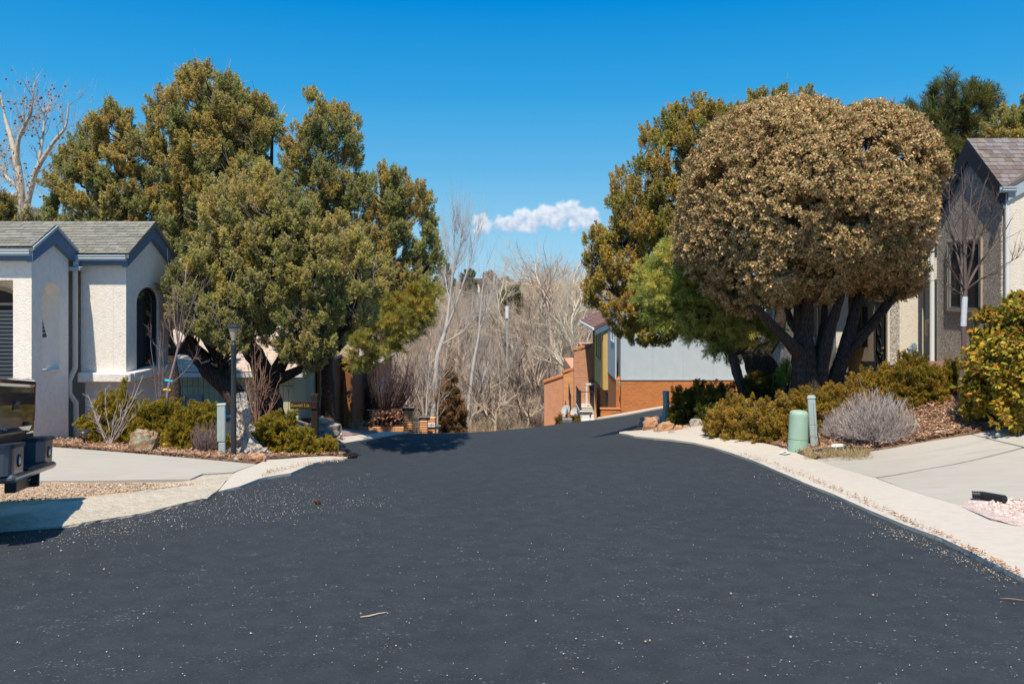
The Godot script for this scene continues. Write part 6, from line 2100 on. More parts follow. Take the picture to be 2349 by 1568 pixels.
	# small pale poplars right of the mailboxes
	for s in [[977, 960, 43.0, 850, "slender white-barked young poplar just right of the block pillar"], [1002, 985, 44.0, 885, "young white-barked poplar leaning right before the dark narrow juniper"]]:
		t = thing("young_poplar", Vector3.ZERO, s[4], "tree")
		mb = MB.new()
		var pts := trunk_from(mb, [[s[0], s[1] + 40, s[2], .06], [s[0] + 1, s[1] - 40, s[2], .045], [s[0] + 5, s[3] + 20, s[2], .025], [s[0] + 9, s[3] - 20, s[2], .01]], 6)
		twiggy(mb, pts, r, 24, .9, .011, 1, {"wig": .12, "up": .12, "thin": .5, "kids": [0, 5], "from": .2, "ang": .5, "lo": .4, "hi": .7})
		part(t, "trunk", mb, M.twig_white)
	# the two tall ones against the sky
	t = thing("poplar_tree", Vector3.ZERO, "tallest bare poplar with forked white trunk left of the cloud", "tree")
	mb = MB.new()
	var ps := []
	for l in [[[990,1010,60,.22],[1001,837,60,.18],[1010,794,60,.165],[1023,750,60,.14],[1032,678,60,.10],[1040,606,60,.065],[1041,560,60,.035],[1044,488,60,.01]], [[1018,765,60,.10],[1037,722,59.6,.085],[1062,650,59.4,.055],[1080,590,59.4,.03],[1090,530,59.4,.01]], [[1012,790,60,.07],[1060,762,59.2,.05],[1075,742,59,.035],[1110,690,59,.012]], [[1030,690,60,.06],[1020,620,60.3,.07],[1030,540,60.4,.015]], [[1036,640,60,.08],[1052,580,60,.05],[1060,505,60,.012]]]:
		ps.append(trunk_from(mb, l, 7))
	for pts in ps:
		twiggy(mb, pts, r, 26, 1.7, .017, 2, {"wig": .12, "up": .24, "thin": .5, "kids": [0, 4, 5], "from": .15, "ang": .5, "lo": .5, "hi": .75})
	part(t, "trunk", mb, M.twig_white)
	t = thing("poplar_tree", Vector3.ZERO, "slimmer bare poplar with straight pale trunk right of the tallest one", "tree")
	mb = MB.new()
	ps = []
	for l in [[[1062,1030,56,.17],[1069,988,56,.15],[1084,849,56,.115],[1097,774,56,.085],[1101,721,56,.06],[1106,664,56,.035],[1118,598,56,.01]], [[1078,985,55,.08],[1090,930,55,.06],[1112,855,55,.04],[1130,800,55,.012]], [[1098,760,56,.04],[1120,700,56,.04],[1135,640,56,.01]]]:
		ps.append(trunk_from(mb, l, 7))
	for pts in ps:
		twiggy(mb, pts, r, 24, 1.4, .015, 2, {"wig": .12, "up": .2, "thin": .5, "kids": [0, 4, 4], "from": .15, "ang": .55, "lo": .5, "hi": .75})
	part(t, "trunk", mb, M.twig_white)

func woods():
	var r := RandomNumberGenerator.new()
	r.seed = 101
	var kinds := []
	# [mesh height, trunk radius, levels, shape, material, label]
	var broad := {"wig": .24, "up": .05, "thin": .6, "kids": [0, 5, 5, 4, 4, 4], "from": .35, "ang": .75, "lo": .58, "hi": .85, "trunk": .34}
	var straight := {"wig": .12, "up": .12, "thin": .6, "kids": [0, 5, 4, 4, 4, 4], "from": .3, "ang": .6, "lo": .5, "hi": .75, "trunk": .42}
	var crooked := {"wig": .34, "up": .04, "thin": .6, "kids": [0, 5, 4, 4, 4, 4], "from": .3, "ang": .8, "lo": .55, "hi": .82, "trunk": .34}
	for s in [[9.0, .16, 4, straight, M.twig_brown, "bare brown tree of the winter wood below the crest"], [9.0, .15, 4, straight, M.twig_grey, "bare grey tree of the winter wood below the crest"], [8.5, .18, 4, crooked, M.twig_tan, "bare crooked tan tree of the winter wood"], [12.0, .34, 5, broad, M.twig_pale, "spreading pale cottonwood with yellowish twigs"], [12.0, .36, 5, broad, M.twig_tan, "spreading bare cottonwood with buff twigs"], [8.0, .14, 4, crooked, M.twig_dark, "dark crooked bare tree of the winter wood"]]:
		kinds.append([bare_mesh(110 + kinds.size(), s[0], s[1], s[2], s[3]).mesh(s[4]), s[5], []])
	var put := func(k: int, x: float, z: float, sc: float):
		var o := MeshInstance3D.new()
		o.mesh = kinds[k][0]
		o.name = numbered("cottonwood" if k in [3, 4] else "bare_tree")
		add_child(o)
		o.position = Vector3(x, G(x, z) - .2, z)
		o.rotation.y = r.randf() * TAU
		o.scale = Vector3.ONE * sc
		tag(o, kinds[k][1], "tree", "cottonwoods along the creek" if k in [3, 4] else "bare trees of the winter wood")
	# the near belt, thin trunks one can tell apart
	for i in 70:
		var d := r.randf_range(49, 74)
		var px := r.randf_range(935, 1400)
		put.call([0, 1, 2, 5, 0, 5, 2][r.randi() % 7], (px - CX) / FL * d, -d, r.randf_range(.5, .92) * d / 62.0)
	# cottonwoods on the right and behind
	for s in [[1290, 92, 1.28], [1215, 98, 1.2], [1340, 84, 1.2], [1180, 112, 1.2], [1255, 118, 1.3], [1390, 100, 1.2], [1310, 125, 1.3], [1150, 130, 1.05], [1440, 110, 1.0], [990, 105, .85], [940, 95, .85], [1360, 140, 1.02], [1225, 145, 1.0]]:
		put.call(3 if s[0] % 4 < 2 else 4, (s[0] - CX) / FL * s[1], -float(s[1]), s[2])
	# second belt up the far slope
	for i in 66:
		var d := r.randf_range(80, 165)
		var px := r.randf_range(880, 1460)
		if px > 1062 and px < 1128: d = r.randf_range(78, 96)
		put.call([0, 1, 2, 4, 2, 1][r.randi() % 6], (px - CX) / FL * d, -d, r.randf_range(.6, .9))
	# ridge line
	for i in 40:
		var d := r.randf_range(185, 290)
		var px := r.randf_range(700, 1700)
		if px > 1055 and px < 1135: px += 120.0
		put.call([1, 2, 4][r.randi() % 3], (px - CX) / FL * d, -d, r.randf_range(.35, .65))
	# to either side, for whoever looks past the houses
	for i in 26:
		var d := r.randf_range(50, 120)
		var s := -1.0 if i % 2 else 1.0
		put.call([0, 1, 2, 3][r.randi() % 4], s * r.randf_range(.25, .55) * d, -d, r.randf_range(.7, .95))
	# brush between the trunks: nobody could count it
	var bush := MB.new()
	var tips := []
	for k in 60:
		var dd := rdir(r)
		dd.y = absf(dd.y) + .2
		tips.append(dd * Vector3(1.0, 1.1, 1.0) * r.randf_range(.5, 1.0))
	bush = stems_mesh(Vector3(0, -.1, 0), tips, .018, .006, .05, 6, .45, 121, .25, 3)
	var places := []
	var tints := []
	for i in 900:
		var d := r.randf_range(47, 190)
		var px := r.randf_range(860, 1480)
		var x := (px - CX) / FL * d
		places.append(Transform3D(Basis(UY, r.randf() * TAU).scaled(Vector3.ONE * r.randf_range(.5, 1.2) * (.8 + d / 120.0)), Vector3(x, G(x, -d) - .1, -d)))
		tints.append([Color(.36, .28, .22), Color(.44, .35, .26), Color(.28, .22, .19), Color(.48, .38, .27), Color(.40, .30, .26)][r.randi() % 5])
	var th := scatter(self, "thicket", bush.mesh(), M.straw, places, tints)
	tag(th, "tangle of bare brush filling the creek bottom", "brush")
	# dark evergreens on the far bank and ridge
	var E := spray_mesh(122, 40, Color(0.163, 0.178, 0.101), Color(0.357, 0.324, 0.162), .07, .5)
	var labels := ["dark evergreen on the far bank above the grey pole", "dark evergreen on the ridge just left of the white hilltop house", "reddish bare crown on the ridge just right of the white hilltop house", "evergreen at the left end of the ridge behind the tall poplar", "low evergreen on the ridge under the left side of the cloud"]
	var n := 0
	for s in [[1172, 690, 120, 26, 34], [1075, 640, 215, 18, 22], [1124, 650, 215, 22, 26], [1020, 630, 225, 22, 30], [1160, 652, 235, 16, 14]]:
		var t := thing("ridge_tree", Vector3.ZERO, labels[n], "tree")
		var gy := G((s[0] - CX) / FL * s[2], -s[2])
		var by: float = HZ - (gy - EYE) / s[2] * FL
		crown(t, "crown", [[s[0] - s[3], by], [s[0] - s[3], s[1] - s[4] * .3], [s[0] - s[3] * .5, s[1] - s[4] * .9], [s[0], s[1] - s[4]], [s[0] + s[3] * .6, s[1] - s[4] * .8], [s[0] + s[3], s[1] - s[4] * .2], [s[0] + s[3], by]], s[2], 1.6, .55, 60, 9, 1.1, [E], M.juniper, [Color(1, 1, 1), Color(.8, .85, .85)] if n != 2 else [Color(1.5, .85, .9), Color(1.3, .8, .8)], 130 + n)
		var mb := MB.new()
		mb.tube([Vector3((s[0] - CX) / FL * s[2], gy - .3, -s[2]), at(s[0], s[1] - s[4] * .5, s[2])], [.18, .05], 5)
		part(t, "trunk", mb, M.bark_dark)
		n += 1

# ---------- stones ----------
func rock_mesh(sd: int, s: Vector3, rough := .35, facets := 10) -> MB:
	var nz := noise(.9, 3, FastNoiseLite.TYPE_SIMPLEX, sd)
	var cell := noise(.55, 1, FastNoiseLite.TYPE_CELLULAR, sd)
	var mb := MB.new()
	var rows := facets
	var cols := facets + 4
	var P := func(i: int, j: int) -> Vector3:
		var a := PI * i / rows
		var b := TAU * (j % cols) / cols
		var d := Vector3(sin(a) * cos(b), cos(a), sin(a) * sin(b))
		var k := 1.0 + rough * (nz.get_noise_3dv(d * 1.3) + .7 * cell.get_noise_3dv(d * 2.0))
		d = Vector3(signf(d.x) * pow(absf(d.x), .8), signf(d.y) * pow(absf(d.y), .8), signf(d.z) * pow(absf(d.z), .8))
		return d * s * k
	for i in rows:
		for j in cols:
			var q := [P.call(i, j), P.call(i, j + 1), P.call(i + 1, j + 1), P.call(i + 1, j)]
			var mid: Vector3 = (q[0] + q[1] + q[2] + q[3]) / 4.0
			if i > 0: mb.face([q[0], q[1], q[2]], mid)
			if i < rows - 1: mb.face([q[0], q[2], q[3]], mid)
	return mb

func rock(x: float, y: float, w: float, h: float, m: Material, label: String, sd: int, group := "", sink := .25, deep := .8, turn := 0.0):
	var p := hit(x, y)
	var s := -p.z / FL
	var sz := Vector3(w * s / 2, h * s / (2.0 - sink * 2.0) , w * s / 2 * deep)
	var o := single("rock" if w < 60 else "boulder", rock_mesh(sd, sz), m, label, "rock", group)
	o.position = p + Vector3(0, sz.y * (1.0 - sink * 2.0), -sz.z * .5)
	o.rotation.y = turn
	return o

func street_things():
	# square green pedestal, right
	var base := hit(1868, 1028)
	var t := thing("pedestal", base, "tall square grey-green utility pedestal leaning beside the round one", "utility pedestal", "", -.35)
	t.rotation.z = .055
	var mb := MB.new()
	mb.box(Vector3(0, .62, 0), Vector3(.125, .46, .125), Basis(), .012)
	mb.box(Vector3(0, .30, 0), Vector3(.125, .20, .125), Basis(), .012)
	part(t, "housing", mb, M.pedestal_grey)
	mb = MB.new()
	mb.box(Vector3(0, .09, 0), Vector3(.118, .24, .118), Basis(), .012)
	part(t, "base_sleeve", mb, M.pedestal_grey)
	mb = MB.new()
	mb.box(Vector3(0, .855, 0), Vector3(.14, .035, .14), Basis(), .012)
	mb.box(Vector3(0, .88, 0), Vector3(.11, .02, .11), Basis(), .008)
	part(t, "cap", mb, M.pedestal_grey)
	mb = MB.new()
	mb.box(Vector3(.025, .45, .0635), Vector3(.004, .62, .003))
	for y in [.12, .19, .33, .37, .41]:
		mb.lathe(Vector3(.045, y, .063), [[0, 0], [.007, 0], [.006, .004], [0, .005]], 6, Basis(RX, PI / 2))
	part(t, "seam", mb, M.rust)
	mb = MB.new()
	mb.tube([Vector3(.06, .28, .05), Vector3(.085, .12, .06), Vector3(.10, 0, .06), Vector3(.15, .02, .05)], [.008, .01, .012, .014], 6)
	part(t, "cable", mb, M.corrugated)
	# round dome pedestal
	base = hit(1830, 1038)
	t = thing("pedestal", base, "round-topped pale green utility pedestal at the right kerb", "utility pedestal")
	t.rotation.z = -.03
	mb = MB.new()
	mb.lathe(Vector3.ZERO, [[.163, .24], [.160, .24], [.152, .62], [.148, .655], [.135, .685], [.105, .70], [0, .705]], 28)
	part(t, "dome", mb, M.pedestal_green)
	mb = MB.new()
	mb.lathe(Vector3.ZERO, [[.172, -.1], [.168, .0], [.158, .235], [.155, .24]], 28)
	part(t, "base_sleeve", mb, M.pedestal_green)
	# round pedestal among the rocks
	base = hit(1533, 978)
	base.z -= .2
	t = thing("pedestal", base, "worn green pedestal with flared foot standing on the rock pile", "utility pedestal")
	t.rotation.z = .03
	mb = MB.new()
	mb.lathe(Vector3.ZERO, [[.082, .34], [.078, .80], [.088, .80], [.088, .835], [.06, .845], [0, .845]], 20)
	part(t, "housing", mb, M.pedestal_grey)
	mb = MB.new()
	mb.lathe(Vector3.ZERO, [[.145, -.1], [.125, .0], [.105, .33], [.08, .345]], 20)
	part(t, "base_sleeve", mb, M.pedestal_worn)
	# square pedestal, left
	base = hit(507, 1048)
	t = thing("pedestal", base, "square grey-green utility pedestal left of the lamp post", "utility pedestal", "", .25)
	mb = MB.new()
	mb.box(Vector3(0, .54, 0), Vector3(.125, .58, .11), Basis(), .012)
	part(t, "housing", mb, M.pedestal_grey)
	mb = MB.new()
	mb.box(Vector3(.01, .11, 0), Vector3(.105, .27, .10), Basis(), .012)
	part(t, "base_sleeve", mb, M.pedestal_grey)
	mb = MB.new()
	mb.box(Vector3(0, .84, 0), Vector3(.14, .03, .125), Basis(), .01)
	part(t, "cap", mb, M.pedestal_grey)
	# lamp post
	base = hit(535, 1052)
	t = thing("lamp_post", base, "slim dark lamp post with tapered glass head in front of the driftwood stump", "lamp post")
	var hgt := at(535, 744, -base.z).y - base.y
	mb = MB.new()
	mb.tube([Vector3(0, -.1, 0), Vector3(0, hgt - .36, 0)], [.043, .040], 14)
	mb.lathe(Vector3(0, hgt - .36, 0), [[.040, -.02], [.046, -.02], [.046, .05], [.034, .065], [.026, .075], [.026, .11], [.035, .12]], 14)
	part(t, "post", mb, M.lamp_post)
	mb = MB.new()
	mb.lathe(Vector3(0, hgt - .24, 0), [[.035, 0], [.080, .19]], 14)
	part(t, "lamp_glass", mb, M.lamp_glass)
	mb = MB.new()
	mb.lathe(Vector3(0, hgt - .055, 0), [[.0, -.002], [.085, .0], [.100, .012], [.098, .028], [.05, .05], [0, .056]], 16)
	part(t, "lamp_cap", mb, M.lamp_post)
	mb = MB.new()
	mb.lathe(Vector3(0, hgt - .25, 0), [[0, .03], [.03, .03], [.036, .012], [.03, 0]], 12)
	part(t, "collar", mb, M.chrome)
	mb = MB.new()
	mb.box(Vector3(.012, hgt - .62, .0405), Vector3(.014, .28, .012), Basis(), .004)
	mb.box(Vector3(-.002, hgt - .415, .0405), Vector3(.016, .016, .008), Basis(), .003)
	part(t, "sensor_slot", mb, M.black_metal)
	# street sign
	base = at(722, 0, 15.4)
	base.y = G(base.x, base.z)
	t = thing("street_sign", base, "dark brown wooden street sign post lettered Raoul Ln. in yellow", "street sign")
	var topy := at(722, 903, 15.4).y - base.y
	mb = MB.new()
	mb.box(Vector3(0, topy / 2 - .2, 0), Vector3(.118, topy + .4, .118), Basis(), .01)
	part(t, "post", mb, M.dark_wood)
	mb = MB.new()
	mb.box(Vector3(-.20, topy - .205, .066), Vector3(.50, .140, .022), Basis(), .004)
	part(t, "board", mb, M.dark_wood)
	mb = MB.new()
	mb.box(Vector3(.075, topy - .20, -.03), Vector3(.03, .12, .06), Basis(), .004)
	part(t, "cross_board", mb, M.dark_wood)
	var tm := TextMesh.new()
	var sf := SystemFont.new()
	sf.font_names = PackedStringArray(["Droid Serif"])
	sf.font_weight = 700
	tm.font = sf
	tm.text = "Raoul Ln."
	tm.font_size = 32
	tm.pixel_size = .0024
	tm.depth = .004
	tm.curve_step = 2.0
	var lt := part(t, "lettering", tm, M.sign_gold)
	lt.position = Vector3(-.255, topy - .205, .080)
	# iron fence across the island
	var f := thing("iron_fence", Vector3.ZERO, "black wrought iron fence in front of the brown hedge", "fence")
	var a := at(735, 977, 35.0)
	var b := at(925, 977.5, 36.0)
	var n := 22
	var bar := MB.new()
	bar.box(Vector3(0, .35, 0), Vector3(.016, .70, .016))
	var barm := bar.mesh(M.iron)
	for i in n + 1:
		var o := MeshInstance3D.new()
		o.mesh = barm
		o.name = "baluster"
		f.add_child(o, true)
		o.position = a.lerp(b, float(i) / n)
	for y in [.04, .70]:
		mb = MB.new()
		mb.box((a + b) / 2 + UY * y, Vector3(.04, .035, a.distance_to(b)), Basis.looking_at(b - a, UY), .005)
		part(f, "rail", mb, M.iron)
	for q in [.36, .62]:
		mb = MB.new()
		mb.box(a.lerp(b, q) + UY * .35, Vector3(.045, .72, .045), Basis(), .005)
		part(f, "post", mb, M.iron)
	mb = MB.new()
	mb.box(a.lerp(b, .64) + Vector3(0, .52, .03), Vector3(.10, .20, .02), Basis(), .02)
	part(f, "plaque", mb, M.iron)
	var fb := thing("fence_kerb", Vector3.ZERO, "low orange block kerb under the iron fence", "kerb")
	for i in 9:
		mb = MB.new()
		mb.box(a.lerp(b, (i + .5) / 9.0) + Vector3(0, -.20, 0), Vector3(.18, .36, a.distance_to(b) / 9.0 - .012), Basis.looking_at(b - a, UY), .012)
		part(fb, "block", mb, M.pillar_block)
	# block pillars with their mailboxes
	pillar(924.8, 946, 943.2, 34.9, .105, "tallest orange block pillar carrying a black mailbox, at the end of the iron fence")
	pillar(961.8, 979.7, 964.6, 36.0, .105, "middle orange block pillar carrying a black mailbox")
	pillar(980.2, 997.6, 957.4, 36.6, .105, "pinkish block pillar with a white plaque, right of the two mailbox pillars")
	var p := at(935.5, 943, 34.9)
	mailbox(p + Vector3(0, .0, -.16), "wide black mailbox on top of the tallest block pillar", M.mailbox_black, .50, 0.0, false)
	p = at(972.8, 964.4, 36.0)
	mailbox(p + Vector3(0, 0, -.16), "black mailbox on the middle block pillar", M.mailbox_black, .46, 0.0, false)
	p = at(1004.5, 983, 38.5)
	mailbox(p, "small low black mailbox right of the white plaque", M.mailbox_black, .24, 0.0, true)
	# the plaque
	t = thing("house_plaque", at(988.4, 974, 36.55), "white house plaque with faint coloured marks on the pinkish pillar", "sign")
	mb = MB.new()
	mb.box(Vector3(0, 0, 0), Vector3(.34, .20, .02), Basis(), .004)
	part(t, "panel", mb, M.white_plastic)
	for s in [[-.11, -.02, .02, .03, 0], [-.05, -.005, .05, .02, 0], [.01, -.025, .06, .05, 1], [.02, .03, .03, .04, 0], [.07, .02, .02, .05, 0], [.11, -.01, .018, .06, 0]]:
		mb = MB.new()
		mb.box(Vector3(s[0], s[1], .012), Vector3(s[2], s[3], .006), Basis(BK, s[0] * 2.0))
		part(t, "mark", mb, M.tag_pink if s[4] else M.tag_dark)
	# small gate between the pillars
	a = at(947, 992, 35.4)
	b = at(961, 992, 35.7)
	f = thing("iron_gate", Vector3.ZERO, "narrow black iron gate between the tallest and middle pillars", "gate")
	for i in 5:
		mb = MB.new()
		mb.box(a.lerp(b, i / 4.0) + UY * .3, Vector3(.018, .60, .018))
		part(f, "baluster", mb, M.iron)
	for y in [.03, .53, .60]:
		mb = MB.new()
		mb.box((a + b) / 2 + UY * y, Vector3(.03, .03, a.distance_to(b)), Basis.looking_at(b - a, UY))
		part(f, "rail", mb, M.iron)

func pillar(x0: float, x1: float, y0: float, d: float, course: float, label: String):
	var A := at(x0, y0, d)
	var w := at(x1, y0, d).x - A.x
	var cx := A.x + w / 2
	var g := G(cx, -d) - .3
	var t := thing("block_pillar", Vector3.ZERO, label, "pillar")
	var y := A.y - course
	var r := RandomNumberGenerator.new()
	r.seed = int(x0)
	while y > g:
		var mb := MB.new()
		mb.col = Color.WHITE * r.randf_range(.92, 1.06)
		mb.box(Vector3(cx, y + course / 2, -d - w / 2), Vector3(w + r.randf_range(-.012, .008), course - .010, w + r.randf_range(-.01, .01)), Basis(), .022)
		part(t, "block", mb, M.pillar_block)
		y -= course
	var core := MB.new()
	core.box(Vector3(cx, (g + A.y - .01) / 2, -d - w / 2), Vector3(w - .04, A.y - .01 - g, w - .04))
	part(t, "mortar", core, M.pillar_block)

func truck():
	var p := Vector3(-4.58, 0, -7.45)
	p.y = G(p.x, p.z) + .02
	var t := thing("pickup_truck", p, "dark glossy pickup truck backed in at the left picture edge", "truck", "", .316)
	t.rotate_object_local(RX, -.13)
	t.scale = Vector3.ONE * .95
	var mb: MB
	# local +x is out of the tailgate, +z towards the camera
	var gate := pv([[-.10, .93], [-.02, .93], [.0, .98], [.012, 1.08], [.022, 1.20], [.018, 1.32], [.006, 1.38], [.024, 1.405], [.026, 1.44], [.0, 1.46], [-.10, 1.46]])
	mb = MB.new()
	mb.prism(gate, Vector3(0, 0, -.77), RX, UY, BK, 1.54)
	part(t, "tailgate", mb, M.truck_paint)
	mb = MB.new()
	mb.box(Vector3(.018, 1.20, .0), Vector3(.02, .10, .22), Basis(), .012)
	mb.box(Vector3(.030, 1.225, 0), Vector3(.02, .04, .18), Basis(), .01)
	part(t, "tailgate_handle", mb, M.black_metal)
	for s in [["LARIAT", -.48, 1.005, .0011], ["150", .30, .985, .0011]]:
		var tm := TextMesh.new()
		var sf := SystemFont.new()
		sf.font_names = PackedStringArray(["Droid Sans"])
		sf.font_weight = 700
		sf.font_italic = true
		tm.font = sf
		tm.text = s[0]
		tm.font_size = 48
		tm.pixel_size = s[3] * 1.1
		tm.depth = .012
		tm.curve_step = 2.0
		var o := part(t, "badge", tm, M.black_metal if s[0] == "LARIAT" else M.chrome)
		o.rotation.y = PI / 2
		o.position = Vector3(.008, s[2], s[1])
	mb = MB.new()
	mb.box(Vector3(-.03, .87, 0), Vector3(.10, .09, 1.56), Basis(BK, .2), .02)
	part(t, "roll_pan", mb, M.truck_paint)
	mb = MB.new()
	mb.box(Vector3(-.10, .75, 0), Vector3(.06, .20, 1.5))
	part(t, "under_panel", mb, M.black_metal)
	# bed sides and corner posts
	for s in [-1.0, 1.0]:
		mb = MB.new()
		var side := pv([[-1.95, .62], [-1.72, .62], [-1.68, .80], [-1.52, .98], [-1.28, 1.04], [-1.04, .98], [-.88, .80], [-.84, .60], [-.10, .72], [-.02, .92], [-.01, 1.42], [-.06, 1.475], [-1.95, 1.475]])
		mb.prism(side, Vector3(0, 0, s * .89 - .06), RX, UY, BK, .12)
		part(t, "bed_side", mb, M.truck_paint)
		mb = MB.new()
		mb.box(Vector3(-.055, 1.22, s * .905), Vector3(.10, .42, .07), Basis(), .02)
		part(t, "tail_light", mb, M.flag_red)
	mb = MB.new()
	mb.box(Vector3(-1.0, .88, 0), Vector3(1.9, .06, 1.66))
	part(t, "bed_floor", mb, M.truck_plastic)
	# cab and bonnet, out of the picture to the left
	mb = MB.new()
	mb.prism(pv([[-5.75, .55], [-1.97, .55], [-1.97, 1.48], [-2.10, 1.92], [-3.35, 1.95], [-4.05, 1.50], [-5.55, 1.36], [-5.78, 1.1]]), Vector3(0, 0, -.92), RX, UY, BK, 1.84)
	part(t, "cab", mb, M.truck_paint)
	for s in [-1.0, 1.0]:
		mb = MB.new()
		mb.prism(pv([[-3.85, 1.46], [-2.15, 1.46], [-2.20, 1.84], [-3.35, 1.87]]), Vector3(0, 0, s * .922 - .004), RX, UY, BK, .008)
		part(t, "side_window", mb, M.glass)
	mb = MB.new()
	mb.box(Vector3(-2.0, 1.68, 0), Vector3(.01, .30, 1.4), Basis(BK, .28))
	part(t, "rear_window", mb, M.glass)
	for x in [-1.28, -4.75]:
		for s in [-1.0, 1.0]:
			mb = MB.new()
			mb.lathe(Vector3(x, .40, s * .82 - .13), [[.24, 0], [.36, .0], [.40, .04], [.40, .22], [.36, .26], [.24, .26]], 26, Basis(RX, PI / 2))
			var w := part(t, "wheel", mb, M.rubber)
			mb = MB.new()
			mb.lathe(Vector3(x, .40, s * .82 - .1), [[0, .06], [.08, .08], [.20, .03], [.245, .12], [.245, .16], [.08, .14], [0, .14]], 20, Basis(RX, PI / 2))
			part(w, "rim", mb, M.chrome)
	# bumper
	for s in [-1.0, 1.0]:
		var pl := PackedVector2Array()
		for i in 8:
			var a := PI / 2 * i / 7.0
			pl.append(Vector2(-.06 + sin(a) * .26, s * (.92 - .20 * (1.0 - cos(a))) + s * .04))
		pl.append(Vector2(.20, s * .44))
		pl.append(Vector2(.13, s * .36))
		pl.append(Vector2(-.06, s * .36))
		mb = MB.new()
		mb.prism(pl, Vector3(0, .585, 0), RX, BK, UY, .235)
		part(t, "bumper_end", mb, M.bumper_paint)
		var pd := PackedVector2Array()
		for q in pl:
			pd.append(Vector2(q.x * 1.04 + .006, q.y * 1.012))
		mb = MB.new()
		mb.prism(pd, Vector3(0, .822, 0), RX, BK, UY, .035)
		part(t, "bumper_pad", mb, M.truck_plastic)
		mb = MB.new()
		mb.lathe(Vector3(.196, .70, s * .60), [[0, 0], [.058, .0], [.058, .012], [.046, .014], [.043, .004]], 18, Basis(BK, -PI / 2))
		var fl := part(t, "fog_light", mb, M.truck_plastic)
		mb = MB.new()
		mb.lathe(Vector3(.197, .70, s * .60), [[.043, .004], [.03, .014], [0, .018]], 16, Basis(BK, -PI / 2))
		part(fl, "lens", mb, M.fog_lens)
	mb = MB.new()
	mb.box(Vector3(.10, .555, 0), Vector3(.26, .07, 1.70), Basis(), .025)
	part(t, "bumper_step", mb, M.bumper_paint)
	mb = MB.new()
	mb.box(Vector3(.16, .602, -.20), Vector3(.13, .02, .5), Basis(), .006)
	mb.box(Vector3(.16, .602, .20), Vector3(.13, .02, .28), Basis(), .006)
	for i in 9:
		mb.box(Vector3(.16, .615, -.42 + i * .10), Vector3(.10, .008, .03))
	part(t, "step_pad", mb, M.truck_plastic)
	mb = MB.new()
	mb.box(Vector3(-.04, .70, 0), Vector3(.04, .24, .80))
	part(t, "plate_recess", mb, M.plate_blue)
	mb = MB.new()
	mb.box(Vector3(.02, .715, .02), Vector3(.012, .152, .305), Basis(BK, .08), .004)
	var pla := part(t, "licence_plate", mb, M.plate_face)
	mb = MB.new()
	mb.box(Vector3(.032, .655, .02), Vector3(.004, .03, .30), Basis(BK, .08))
	part(pla, "plate_band", mb, M.plate_orange)
	for i in 6:
		mb = MB.new()
		mb.box(Vector3(.028, .715, -.08 + i * .04), Vector3(.006, .06, .02 if i != 3 else .008), Basis(BK, .08))
		part(pla, "character", mb, M.tag_dark)
	mb = MB.new()
	mb.box(Vector3(.05, .44, -.05), Vector3(.10, .12, .56), Basis(), .01)
	mb.box(Vector3(.09, .45, -.36), Vector3(.16, .15, .05), Basis(), .01)
	part(t, "tow_bracket", mb, M.black_metal)
	for z in [-.25, -.29]:
		mb = MB.new()
		mb.lathe(Vector3(.10, .455, z), [[0, 0], [.012, 0], [.01, .008], [0, .01]], 8, Basis(BK, -PI / 2))
		part(t, "bolt", mb, M.chrome)

func corrugated(list: Array, rad: float, label: String):
	var c := Curve3D.new()
	for q in list:
		var p := hit(q[0], q[1])
		p.y += rad * .75 + .05
		c.add_point(p)
	for i in list.size():
		var a := c.get_point_position(maxi(i - 1, 0))
		var b := c.get_point_position(mini(i + 1, list.size() - 1))
		c.set_point_in(i, (a - b) / 6.0)
		c.set_point_out(i, (b - a) / 6.0)
	var L := c.get_baked_length()
	var pts := []
	var rr := []
	var n := int(L / .008)
	for i in n + 1:
		pts.append(c.sample_baked(L * i / n))
		rr.append(rad * (1.0 if i % 3 != 2 else .82))
	var mb := MB.new()
	mb.tube(pts, rr, 14)
	single("drain_pipe", mb, M.corrugated, label, "pipe")

